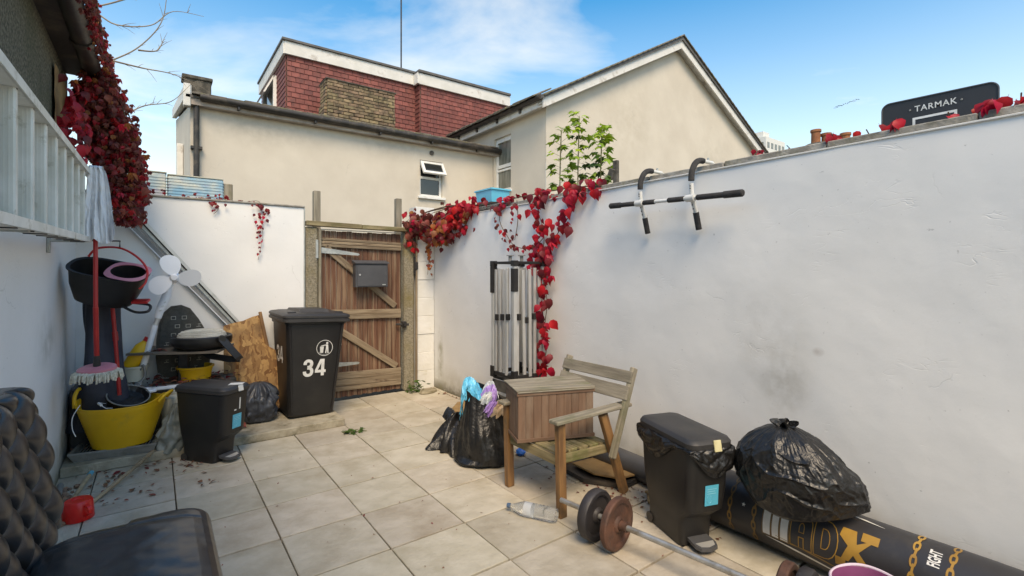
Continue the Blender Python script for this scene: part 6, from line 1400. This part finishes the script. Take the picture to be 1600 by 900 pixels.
b.grid(110, 46, flat_, closeu=True); tag(b.build('empty_sack', M['bagplastic'], smooth=180, loc=(2.13, 3.66, 0)), 'slumped empty black plastic sack on the paving left of the full open sack', 'bag')
b = MB(); b.grid(24, 10, lambda u, v: Vector((2.12+.22*u, 3.86+.10*v+.05*u, .14+.05*math.sin(u*5)+.03*v+.10*u*(1-u)+.012*nz((u*8, v*8, 0))))); tag(b.build('sack_flap', M['bagplastic'], smooth=180, loc=(2.2, 3.9, .1)), 'black plastic flap raised between the slumped sack and the brown board offcut', 'plastic')
# water bottle
wtb = thing('water_bottle', 'clear empty plastic water bottle lying in front of the wooden chair', 'bottle', (1.86, 2.28, .045))
ax0, ax1 = Vector((1.775, 2.455, .040)), Vector((1.935, 2.165, .043)); qd = (ax1-ax0).normalized(); qm = qd.to_track_quat('Z', 'Y').to_matrix()
clear = mat('clear_pet', (.92, .95, .97), (.88, .92, .95), rough=.08, bump=.25, bscale=25, bdist=.01, trans=.92, rvar=.05)
clear.node_tree.nodes['Principled BSDF'].inputs['IOR'].default_value = 1.25
b = MB(); pf = [(.012, .018), (.014, .03), (.018, .045), (.033, .08), (.041, .105), (.042, .12), (.042, .165)]+[(.0415+(.002 if i % 2 else -.001), .175+.012*i) for i in range(10)]+[(.041, .30), (.036, .322), (.020, .318), (0, .312)]
b.lathe(pf, 32, ax0, qm); b.build('body', clear, wtb, smooth=60)
b = MB(); b.lathe([(0, -.004), (.014, -.003), (.015, .004), (.015, .018), (0, .018)], 18, ax0, qm); b.build('cap', M['cyanlabel'] if 0 else mat('blue_cap', (.10, .16, .28), (.07, .12, .2), rough=.4, bump=0), wtb)
b = MB(); b.lathe([(.0435, .118), (.0435, .168)], 32, ax0, qm); b.build('label', mat('faint_label', (.75, .78, .82), (.6, .65, .72), rough=.3, bump=0, alpha=.45), wtb)

# barbell
bbl = thing('barbell', 'long steel barbell with a dark plate and a rusty plate on the paving', 'barbell', (2.03, 1.5, .14))
p0, p1 = Vector((1.945, 2.15, .142)), Vector((2.155, .78, .142)); dd = (p1-p0).normalized(); qm = dd.to_track_quat('Z', 'Y').to_matrix()
b = MB(); b.tube([p0, p0+dd*1.52], .0148, 14); b.build('bar', M['steelbar'], bbl)
def plate(nm, s_, r_, w, m_):
    b = MB(); b.lathe([(.0149, -w*.5), (.03, -w*.62), (.04, -w*.5), (.045, -w*.28), (r_*.72, -w*.26), (r_*.80, -w*.5), (r_*.95, -w*.5), (r_, -w*.32), (r_, w*.32), (r_*.95, w*.5), (r_*.80, w*.5), (r_*.72, w*.26), (.045, w*.28), (.04, w*.5), (.03, w*.62), (.0149, w*.5)], 44, p0+dd*s_, qm); b.build(nm, m_, bbl, smooth=40)
plate('plate', .245, .138, .055, M['platedark']); plate('plate', .385, .139, .040, M['platerust']); plate('plate', 1.21, .135, .040, M['platerust']); plate('plate', 1.28, .137, .050, M['platedark'])
b = MB(); b.lathe([(.0137, -.02), (.026, -.02), (.026, .02), (.0137, .02)], 16, p0+dd*.43, qm); b.build('collar', M['platerust'], bbl)

# ================================================================== GAZEBO FRAME, PULL-UP BAR, BACKBOARD
su = thing('timber_crate', 'dark timber crate behind the rubbish sack supporting the folded gazebo frame', 'crate', (2.66, 3.5, 0))
for k in range(4):
    plank('slat', (2.52, 3.36+0, .07+.13*k), (2.52, 3.72, .07+.13*k), .10, .015, M['sooty'], su, up=(1, 0, 0)); plank('slat', (2.52, 3.36, .07+.13*k), (2.84, 3.36, .07+.13*k), .10, .015, M['sooty'], su, up=(0, 1, 0))
plank('top_board', (2.52, 3.54, .525), (2.85, 3.54, .525), .36, .02, M['sooty'], su); plank('corner_post', (2.54, 3.38, 0), (2.54, 3.38, .51), .04, .04, M['sooty'], su, up=(0, 1, 0)); plank('corner_post', (2.83, 3.70, 0), (2.83, 3.70, .51), .04, .04, M['sooty'], su, up=(0, 1, 0))
gz_ = thing('folded_gazebo', 'folded silver gazebo frame with black joints standing against the right wall', 'gazebo frame', (2.66, 3.53, .54))
gx, gy, s_ = 2.50, 3.36, .32; Z0, Z1 = .54, 1.585
rz_ = random.Random(2)
leg = MB(); leg.box((0, 0, 0), (.034, .034, Z1-Z0-.03), None, .004)
for gg in (-.009, .009): leg.box((-.0172, gg, 0), (.001, .003, Z1-Z0-.05)); leg.box((gg, -.0172, 0), (.003, .001, Z1-Z0-.05))
o = leg.build('leg', M['alu'], smooth=0, recalc=False); LEG = o.data; bpy.data.objects.remove(o)
for (x, y) in ((gx, gy), (gx+s_, gy), (gx, gy+s_), (gx+s_, gy+s_)): inst('leg', LEG, Matrix.Translation((x, y, (Z0+Z1)/2)), gz_)
sc_ = MB(); sc_.box((0, 0, 0), (.017, .032, Z1-Z0-.10), None, .003); o = sc_.build('scissor_bar', M['alu'], smooth=0, recalc=False); SCB = o.data; bpy.data.objects.remove(o)
for side in range(4):
    for k in range(5):
        t = .12+.19*k; off = rz_.uniform(-.012, .012); ln = rz_.uniform(-.03, .0); tl_ = rz_.uniform(-.022, .022)
        if side == 0: p, r_ = (gx+off, gy+s_*t, (Z0+Z1)/2+ln), 0
        elif side == 1: p, r_ = (gx+s_*t, gy+off, (Z0+Z1)/2+ln), R(90)
        elif side == 2: p, r_ = (gx+s_+off, gy+s_*t, (Z0+Z1)/2+ln), 0
        else: p, r_ = (gx+s_*t, gy+s_+off, (Z0+Z1)/2+ln), R(90)
        inst('scissor_bar', SCB, Matrix.Translation(p) @ Matrix.Rotation(r_, 4, 'Z') @ Matrix.Rotation(tl_, 4, 'X'), gz_)
for (x, y) in ((gx, gy), (gx+s_, gy), (gx, gy+s_), (gx+s_, gy+s_)):
    b = MB(); b.box((x, y, Z1-.015), (.052, .052, .05), None, .004); b.build('corner_joint', M['blackplastic'], gz_, smooth=0)
    b = MB(); b.box((x, y, Z0+.05), (.050, .050, .10), None, .004); b.build('foot_joint', M['blackplastic'], gz_, smooth=0)
for (xa, ya, xb, yb_) in ((gx, gy, gx+s_, gy), (gx, gy, gx, gy+s_), (gx+s_, gy, gx+s_, gy+s_), (gx, gy+s_, gx+s_, gy+s_)):
    for z, h in ((Z1-.008, .022), (Z0+.040, .034)):
        b = MB(); b.box(((xa+xb)/2, (ya+yb_)/2, z), (max(.026, abs(xb-xa)-.05), max(.026, abs(yb_-ya)-.05), h), None, .003); b.build('joint_band', M['blackplastic'], gz_, smooth=0)
for k in range(7):
    side = k % 2; t = .12+.13*k; p = (gx-.012, gy+s_*t, 1.10+rz_.uniform(-.02, .02)) if side else (gx+s_*t, gy-.012, 1.09+rz_.uniform(-.03, .03))
    b = MB(); b.box(p, (.03, .035, .055), None, .004); b.tube([(p[0]-.018, p[1], p[2]), (p[0]+.018, p[1], p[2])] if side else [(p[0], p[1]-.018, p[2]), (p[0], p[1]+.018, p[2])], .010, 8); b.build('pivot_joint', M['blackplastic'], gz_, smooth=0)
for (x, y) in ((gx, gy), (gx, gy+s_)):
    b = MB(); b.box((x, y, Z1-.16), (.050, .050, .24 if y > gy else .20), None, .004); b.build('slide_joint', M['blackplastic'], gz_, smooth=0)
for dx in (0, .09):
    b = MB(); b.tube([(gx+.10+dx, gy+.20-dx*.6, Z1), (gx+.10+dx, gy+.20-dx*.6, Z1+.055)], .016, 10); b.lathe([(0, 0), (.034, 0), (.034, .007), (0, .007)], 16, (gx+.10+dx, gy+.20-dx*.6, Z1+.055)); b.build('peak_support', M['greypipe'], gz_)

pu = thing('pullup_bar', 'black padded pull-up bar hooked over the top of the right wall', 'pull-up bar', (2.85, 2.0, 1.98))
ya, yb_ = 2.52, 1.50; za, zb = 1.995, 1.962; xb_ = 2.785
def bp(y): return Vector((xb_, y, za+(zb-za)*(ya-y)/(ya-yb_)))
b = MB(); b.tube([bp(ya-.02), bp(yb_+.02)], .0125, 14); b.build('crossbar', M['offwhite'], pu)
for (y0, y1, r_) in ((2.525, 2.42, .0215), (2.43, 2.285, .0175), (2.215, 2.115, .0175), (2.01, 1.885, .0175), (1.795, 1.605, .0185), (1.615, 1.49, .0225)):
    b = MB(); d = (bp(y1)-bp(y0)).normalized(); b.tube([bp(y0), bp(y0)+d*.006, bp(y1)-d*.006, bp(y1)], [r_*.8, r_, r_, r_*.8], 16); b.build('foam_grip', M['foam'], pu)
for y in (2.25, 1.84):
    zc = bp(y).z; arm = spline([(3.04, y, 2.232), (2.96, y, 2.232), (2.885, y, 2.228), (2.835, y, 2.20), (2.80, y, 2.14), (2.795, y, 2.06)], 5)
    b = MB(); b.tube(arm[:8], .012, 12); b.tube([(3.045, y, 2.232), (3.045, y, 2.20)], .012, 10); b.build('top_hook', M['offwhite'], pu)
    b = MB(); b.tube(arm[7:-2], .0195, 14); b.build('foam_sleeve', M['foam'], pu)
    low = [Vector((2.795, y, 2.07)), Vector((2.803, y, zc)), Vector((2.84, y, 1.90)), Vector((2.872, y, 1.80))]
    b = MB(); b.tube(low, .0145, 12); b.build('arm', M['offwhite'], pu)
    b = MB(); b.tube([Vector((2.846, y, 1.885)), Vector((2.880, y, 1.775))], .0195, 14); b.build('foam_foot', M['foam'], pu)
    b = MB(); b.lathe([(0, -.03), (.023, -.03), (.023, .03), (0, .03)], 16, bp(y), Matrix.Rotation(R(90), 3, 'X')); b.box(bp(y)+Vector((.008, 0, 0)), (.035, .04, .045), None, .006); b.build('clamp', M['offwhite'], pu)
    for q in range(5):
        z = (2.035, 1.955, 1.93, 1.905, 2.05)[q]; t = max(0, min(1, (zc-z)/(zc-1.80))); x = 2.795 if z > zc else 2.803+(2.872-2.803)*t*.95
        b = MB(); b.lathe([(0, 0), (.004, 0), (.004, .004), (0, .004)], 8, (x-.0165, y-.004, z), Matrix.Rotation(R(-90), 3, 'Y')); b.build('bolt', M['iron'], pu)
    b = MB(); b.tube([(2.99, y, 2.24), (2.99, y, 2.262)], .007, 8); b.build('hook_bolt', M['galv'], pu)

hb = thing('basketball_backboard', 'black basketball backboard lettered TARMAK rising behind the right wall', 'basketball hoop', (5.02, 1.1, 0))
b = MB(); r_ = .055; Y0, Y1, ZA, ZB = .751, 1.462, 2.42, 2.915
pl_ = [(cx+r_*math.cos(R(a0+15*q)), cz+r_*math.sin(R(a0+15*q))) for (cx, cz, a0) in ((Y1-r_, ZB-r_, 0), (Y0+r_, ZB-r_-.012, 90), (Y0+r_, ZA+r_, 180), (Y1-r_, ZA+r_, 270)) for q in range(7)]
b.prism(pl_, 5.0, 5.03, lambda a, c, d: (d, a, c)); b.build('board', mat('matt_black_board', (.030, .030, .034), (.024, .024, .027), scale=3, rough=.5, bump=.05), hb, smooth=0)
b = MB(); pts_ = [(4.998, a, c) for a, c in pl_]; b.tube(pts_, .006, 6, closed=True); b.build('edge_trim', M['charcoal'], hb)
mt = Matrix((Vector((0, -1, 0)), Vector((0, 0, 1)), Vector((-1, 0, 0)))).transposed().to_4x4(); mt.translation = (4.9965, 1.112, 2.822)
flat_print('lettering', text_mesh('TARMAK', .066, off=.0008, sx=.92, space=1.12), mt, M['printwhite'], hb)
b = MB()
for (a0, a1, c0, c1) in ((.98, 1.255, 2.737, 2.755), (1.237, 1.255, 2.55, 2.737), (.98, .998, 2.55, 2.737), (.998, 1.237, 2.55, 2.568)):
    b.add([(4.9965, a0, c0), (4.9965, a1, c0), (4.9965, a1, c1), (4.9965, a0, c1)], [(0, 1, 2, 3)])
b.build('target_rectangle', M['printwhite'], hb, smooth=0, recalc=False)
for y in (.955, 1.272):
    b = MB(); b.lathe([(0, 0), (.008, 0), (.006, .004), (0, .005)], 8, (4.999, y, 2.823), Matrix.Rotation(R(-90), 3, 'Y')); b.build('bolt', M['greypipe'], hb)
b = MB(); b.tube([(5.12, 1.1, 0), (5.12, 1.1, 2.55)], .035, 12); b.build('pole', M['iron'], hb)
b = MB(); b.tube([(4.80+.19*math.cos(a), 1.09+.19*math.sin(a), 2.44) for a in [k/24*6.283 for k in range(24)]], .008, 6, closed=True); b.build('rim', M['brightred'], hb)

# ================================================================== PUNCH BAG, BIG SACK, TUB
pb = thing('punch_bag', 'black and gold printed punch bag lying along the foot of the right wall', 'punch bag', (2.73, .9, .158))
PX, PZ, PR, PY0, PY1 = 2.735, .160, .156, 1.78, .05
b = MB(); prf = [(0, 0), (.10, 0), (.135, .006), (.150, .02), (PR, .05)]+[(PR+.0015*math.sin(k*1.3), .05+k*.115) for k in range(1, 14)]+[(PR, 1.66), (.150, 1.70), (.13, 1.72), (0, 1.73)]
b.lathe(prf, 56, (PX, PY0, PZ), Matrix.Rotation(R(90), 3, 'X')); b.build('cover', M['vinyl'], pb, smooth=50)
def cyl(y0, th0, off=.0022):      # text plane -> cylinder: x runs towards -y, y runs up the round
    def f(x, y):
        th = th0+y/PR; rr_ = PR+off; return Vector((PX-rr_*math.cos(th), y0-x, PZ+rr_*math.sin(th)))
    return f
def wrap_mesh(nm, me, f, m_):
    b = MB(); b.add([f(v.co.x, v.co.y) for v in me.vertices], [tuple(p.vertices) for p in me.polygons]); return b.build(nm, m_, pb, smooth=0, recalc=False)
def poly_mesh(polys, cut=.012):
    bm = bmesh.new()
    for pl in polys: bm.faces.new([bm.verts.new((x, y, 0)) for x, y in pl])
    y = -.2
    while y < .25:
        bmesh.ops.bisect_plane(bm, geom=bm.verts[:]+bm.edges[:]+bm.faces[:], plane_co=(0, y, 0), plane_no=(0, 1, 0)); y += cut
    me = bpy.data.meshes.new('p'); bm.to_mesh(me); return me
def outline(pts, w, closed=True):
    """2-D stroke as quads"""
    n_ = len(pts); qs = []
    for i in range(n_ if closed else n_-1):
        a, c = Vector(pts[i]), Vector(pts[(i+1) % n_]); d = (c-a).normalized()*w*.5; nn = Vector((-d.y, d.x)); a2, c2 = a-d, c+d
        qs.append([(a2+nn)[:], (a2-nn)[:], (c2-nn)[:], (c2+nn)[:]])
    return qs
def arc(cx, cy, rx, ry, a0, a1, n_=9): return [(cx+rx*math.cos(R(a0+(a1-a0)*k/n_)), cy+ry*math.sin(R(a0+(a1-a0)*k/n_))) for k in range(n_+1)]
TH = R(20); f0 = cyl(1.275, TH)
# white M (stencil), outlined A and D, gold X
hM = .088
Mm = [[(0, -hM), (.036, -hM), (.036, hM-.03), (.030, hM), (.0, hM)], [(.030, hM), (.036, hM-.03), (.046, hM-.03), (.046, hM)], [(.046, -hM), (.078, -hM), (.078, hM), (.046, hM)], [(.078, hM-.03), (.088, hM-.03), (.088, hM), (.078, hM)], [(.088, -hM), (.124, -hM), (.124, hM-.012), (.112, hM), (.088, hM)]]
wrap_mesh('letter', poly_mesh(Mm), f0, M['printwhite'])
wrap_mesh('letter_edge', poly_mesh(outline([(-.004, -hM-.004), (.038, -hM-.004), (.041, hM-.034), (.044, -hM-.004), (.080, -hM-.004), (.083, hM-.034), (.086, -hM-.004), (.128, -hM-.004), (.128, hM-.008), (.114, hM+.004), (-.004, hM+.004)], .0035)), cyl(1.275, TH, .0018), M['dimgold'])
Ao = [(.136, -hM), (.136, .02)]+arc(.185, .02, .049, .068, 180, 0)+[(.234, -hM), (.198, -hM), (.198, -.035), (.176, -.035), (.176, -hM)]
Ai = arc(.187, .010, .011, .022, 180, 0)+[(.198, -.012), (.176, -.012)]
Do = [(.243, -hM), (.243, hM)]+[(.275, hM)]+arc(.290, 0, .055, hM, 90, -90)
Di = [(.277, -.045), (.277, .045)]+arc(.290, 0, .022, .045, 90, -90)
wrap_mesh('letter', poly_mesh(outline(Ao, .0042)+outline(Ai, .0035)+outline(Do, .0042)+outline(Di, .0035)), f0, M['gold'])
Xp = [[(.352, hM), (.408, hM), (.418, .03), (.398, .0), (.385, .012)], [(.352, hM), (.385, .012), (.346, hM-.04)], [(.430, hM+.006), (.496, hM+.006), (.496, hM-.035), (.470, hM-.035), (.430, .0), (.418, .03), (.452, hM-.035), (.430, hM-.035)],
      [(.385, .012), (.398, .0), (.418, .03), (.430, .0), (.410, -.02)], [(.385, .012), (.410, -.02), (.392, -hM+.035), (.380, -hM+.035), (.380, -hM), (.338, -hM), (.338, -hM+.04), (.362, -hM+.04)], [(.410, -.02), (.430, .0), (.478, -hM+.035), (.500, -hM+.035), (.500, -hM), (.428, -hM), (.428, -hM+.035), (.436, -hM+.035)]]
wrap_mesh('letter', poly_mesh(Xp), f0, M['gold'])
wrap_mesh('slogan', (lambda me: (me.transform(Matrix.Rotation(R(90), 4, 'Z')), me)[1])(text_mesh('FIGHT', .056, off=.0016, sx=.50, space=1.0, cut=0)), cyl(.588, R(56)), M['printwhite'])
def chain(y, nm, m_, th0=R(40), sp_=.155, w=.0095):
    qs = []
    k = -4
    while k < 5:
        cy = k*.036; 
        if k % 2 == 0: qs += outline(arc(0, cy, w, .024, 0, 345, 14), .0075)
        else: qs += outline([(0, cy-.020), (.003, cy+.020)], .009, False)
        k += 1
    return wrap_mesh(nm, poly_mesh(qs, .02), cyl(y, th0, .0024), m_)
chain(.655, 'chain_print', M['gold']); chain(.535, 'chain_print', M['gold']); chain(1.325, 'chain_print', M['dimgold'], R(20)); chain(1.46, 'chain_print', M['dimgold'], R(20))
def swoosh(y0, pts_u, pts_l, th, m_):
    qs = [[pts_u[i], pts_u[i+1], pts_l[i+1], pts_l[i]] for i in range(len(pts_u)-1)]; return wrap_mesh('swoosh', poly_mesh(qs, .02), cyl(y0, th, .0026), m_)
up_ = [(0, .0), (.08, -.004), (.16, -.012), (.24, -.024), (.32, -.040), (.40, -.062)]; lo_ = [(0, -.001), (.08, -.012), (.16, -.024), (.24, -.036), (.32, -.050), (.40, -.063)]
swoosh(1.26, up_, lo_, R(-16), M['printwhite']); swoosh(1.21, [(x, y+.010) for x, y in up_], [(x, y+.014) for x, y in lo_], R(-12), M['dimgold'])
swoosh(1.02, [(0, .03), (.08, .028), (.16, .020), (.24, .004)], [(0, .026), (.08, .018), (.16, .010), (.24, .003)], R(78), M['printwhite']); swoosh(1.04, [(0, .014), (.08, .010), (.16, .002)], [(0, .011), (.08, .004), (.16, .001)], R(76), M['dimgold'])
star = [(.012*(1 if k % 2 == 0 else .42)*math.sin(k*math.pi/5), .012*(1 if k % 2 == 0 else .42)*math.cos(k*math.pi/5)) for k in range(10)]
wrap_mesh('star', poly_mesh([[(0, 0), star[k], star[(k+1) % 10]] for k in range(10)], .05), cyl(1.385, R(25), .0024), M['printwhite'])

# tied black sack on the punch bag
sk = thing('tied_sack', 'full glossy black refuse sack tied at the top, resting on the punch bag', 'bag', (2.58, 1.14, .28))
def bigsack(u, v):
    a = u*2*math.pi; t = v
    if t < .10: pr = .80*(t/.10)**.45
    elif t < .45: pr = .80+.20*math.sin((t-.10)/.35*math.pi/2)
    else: pr = .075+.925*max(0, math.cos((t-.45)/.55*math.pi/2))**.62
    rx, ry = .215, .255
    ph = a+.35*t
    fold = sum((1-abs(math.sin(ph*k_+p_)))**2*am for k_, p_, am in ((3.5*2/2, .2, .30), (6, 1.1, .34), (9, .4, .26), (14, 2.0, .16)))-.35
    amp = .16*(t**2.2)
    cr = .10*noise.noise(Vector((math.cos(a)*1.6, math.sin(a)*1.6, t*2.4+4)))+.05*abs(noise.noise(Vector((math.cos(a)*4, math.sin(a)*4, t*7))))+.022*abs(noise.noise(Vector((math.cos(a)*9, math.sin(a)*9, t*15))))
    q_ = Vector((math.cos(a)*3+t*2.2, math.sin(a)*3, t*7-a*.0)); rid = max(0, 1-4.5*abs(noise.noise(q_*.55)))**1.8*.050+max(0, 1-6*abs(noise.noise(Vector((q_.x*1.3, q_.y*1.3, q_.z*.5+9)))))**1.6*.022
    r_ = pr*(1+amp*fold+cr*.8+rid*min(1, t*4))
    z = .312+.408*t; 
    p = Vector((2.60+rx*r_*math.cos(a)-.03*t*t, 1.13+ry*r_*math.sin(a)+.03*t, z))
    # slack corner trailing to the right along the wall
    ex = max(0, math.cos(a-R(-62)))**4*max(0, 1-t/.62); p += Vector((.06, -.12, .01))*ex*1.05
    if t < .3: p.z += .05*math.cos(a)*(.3-t)/.3
    return p
b = MB(); b.grid(420, 260, bigsack, closeu=True); b.build('body', M['bagplastic'], sk, smooth=180)
b = MB()
def knot(u, v):
    a = u*2*math.pi; r_ = (.020+.026*v**.8)*(1+.35*math.sin(a*5+v*3)+.25*math.sin(a*9)); return Vector((2.573+r_*math.cos(a), 1.16+r_*math.sin(a), .705+.030*v*(1+.5*math.sin(a*4))))
b.grid(70, 14, knot, closeu=True); b.tube([(2.573+.026*math.cos(a), 1.16+.026*math.sin(a), .710+.004*math.sin(3*a)) for a in [k/20*6.283 for k in range(20)]], .009, 7, closed=True); b.build('knot', M['bagplastic'], sk, smooth=180)

pt = thing('purple_tub', 'purple plastic tub with a pale rim at the bottom edge beside the punch bag', 'tub', (2.38, .62, 0))
b = MB(); b.lathe([(0, 0), (.10, 0), (.115, .01), (.142, .245), (.138, .245), (.11, .02), (0, .015)], 40, (2.295, .70, .002)); b.build('body', M['purple'], pt)
b = MB(); b.tube([(2.295+.144*math.cos(a)*(1+.03*math.sin(2*a)), .70+.144*math.sin(a), .248+.004*math.sin(3*a)) for a in [k/44*6.283 for k in range(44)]], .006, 8, closed=True); b.build('rim', M['palepurple'], pt)

# ================================================================== TUFTED ARMCHAIR IN THE FOREGROUND
ac = thing('armchair', 'black leatherette armchair with a deep buttoned back in the left foreground', 'armchair', (-.15, 2.2, 0))
def rrect(u, hx, hy, r):
    """evenly spaced point and outward direction on a rounded rectangle"""
    segs = [('l', hx, -(hy-r), hx, hy-r), ('a', hx-r, hy-r, 0), ('l', hx-r, hy, -(hx-r), hy), ('a', -(hx-r), hy-r, 90), ('l', -hx, hy-r, -hx, -(hy-r)), ('a', -(hx-r), -(hy-r), 180), ('l', -(hx-r), -hy, hx-r, -hy), ('a', hx-r, -(hy-r), 270)]
    ln = [math.hypot(q[3]-q[1], q[4]-q[2]) if q[0] == 'l' else r*math.pi/2 for q in segs]; d = (u % 1)*sum(ln)
    for q, l_ in zip(segs, ln):
        if d <= l_ or q is segs[-1]:
            t = min(1, d/l_)
            if q[0] == 'l':
                x, y = q[1]+(q[3]-q[1])*t, q[2]+(q[4]-q[2])*t; dx, dy = q[4]-q[2], -(q[3]-q[1]); n_ = math.hypot(dx, dy); return x, y, dx/n_, dy/n_
            a = R(q[3]+90*t); return q[1]+r*math.cos(a), q[2]+r*math.sin(a), math.cos(a), math.sin(a)
        d -= l_
def tuft(p, q):
    """pads in a diamond lattice, each swelling to a sharp crease at its lower edge"""
    a, c = (p+q) % 1, (q-p) % 1
    return (math.sin(math.pi*a)*math.sin(math.pi*c))**.36*(1.18-.36*(a+c)/2)
def back_surf(u, v):
    z = .06+.99*v; tt = max(0, (z-.45)/.58); th = .085*(1-.12*tt); hw = .645-.09*tt-.22*max(0, tt-.60)**2*2.2; k = 1; zz = z
    if v > .93: e = (v-.93)/.07; k = math.sqrt(max(0, 1-e*e)); zz = .06+.99*.93+.07*math.sin(e*math.pi/2)
    x, y, nx, ny = rrect(u, max(.004, th*k), hw-.06*(1-k), min(.07, max(.003, th*k*.9)))
    cup = .05*(abs(y)/hw)**3*(1 if z > .4 else 0)
    P_ = Vector((-.474+x-.05*tt+cup, 2.20+y, zz))
    if z > .28 and (nx > -.3):
        kk = min(1, (nx+.3)/.3)*min(1, (z-.28)/.06); arc_ = y if nx > .99 else y+math.copysign(.05*(1-nx), y)
        t_ = tuft(arc_/.19, zz/.215); d = .050*t_*kk; P_ += Vector((nx*d, ny*d*.8, .0))
    return P_
b = MB(); b.grid(720, 250, back_surf, closeu=True); b.build('buttoned_back', M['leather'], ac, smooth=180)
for i in range(-3, 4):
    for j in range(5, 11):
        q_, p_ = j/2, i/1
        if (j % 2) != 0: p_ += .5
        y_, z_ = p_*.19, q_*.215
        if abs(y_) < .50 and .45 < z_ < .95:
            tt = (z_-.45)/.58; b = MB(); b.lathe([(0, .006), (.010, .004), (.013, -.004)], 12, (-.474+.085*(1-.12*tt)-.05*tt+.05*(abs(y_)/.66)**3+.004, 2.20+y_, z_), Matrix.Rotation(R(90), 3, 'Y')); b.build('button', M['leather'], ac)
def seat_pt(u, v):
    hx, hy = .285, .505
    prof = [(.0, .482), (.3, .481), (.55, .477), (.75, .470), (.86, .461), (.93, .449), (.97, .434), (.99, .415), (1.0, .39), (1.0, .35), (.992, .335), (1.0, .32), (1.0, .18), (.97, .16)]
    f_ = v*(len(prof)-1); i = min(int(f_), len(prof)-2); t = f_-i; r_, z = prof[i][0]+(prof[i+1][0]-prof[i][0])*t, prof[i][1]+(prof[i+1][1]-prof[i][1])*t
    x, y, nx, ny = rrect(u, hx, hy, .13); x *= r_; y *= r_
    wob = .007*nz((x*5, y*5, 0))+.003*nz((x*16, y*16, 3)); crown = -.030*(y/hy)**4*(.4+.6*(x < 0))-.008*(x/hx)**4
    Y_ = 2.155+y; seam = -.005*min(1, max(0, (.92-r_)/.1))*math.exp(-((Y_-SEAM(x-.085))/.010)**2) if z > .42 else 0
    return Vector((-.085+x, Y_, z+wob+crown*(z > .40)+seam))
def SEAM(x): return 2.505-.05*max(0, (x+.05)/.2)**2
b = MB(); b.grid(300, 240, seat_pt, closeu=True); b.build('seat_cushion', M['leather'], ac, smooth=180)
for (x, y) in ((.12, 1.75), (.12, 2.56), (-.42, 1.75), (-.42, 2.56)):
    b = MB(); b.tube([(x, y, 0), (x, y, .20)], [.016, .026], 10); b.build('leg', M['iron'], ac)
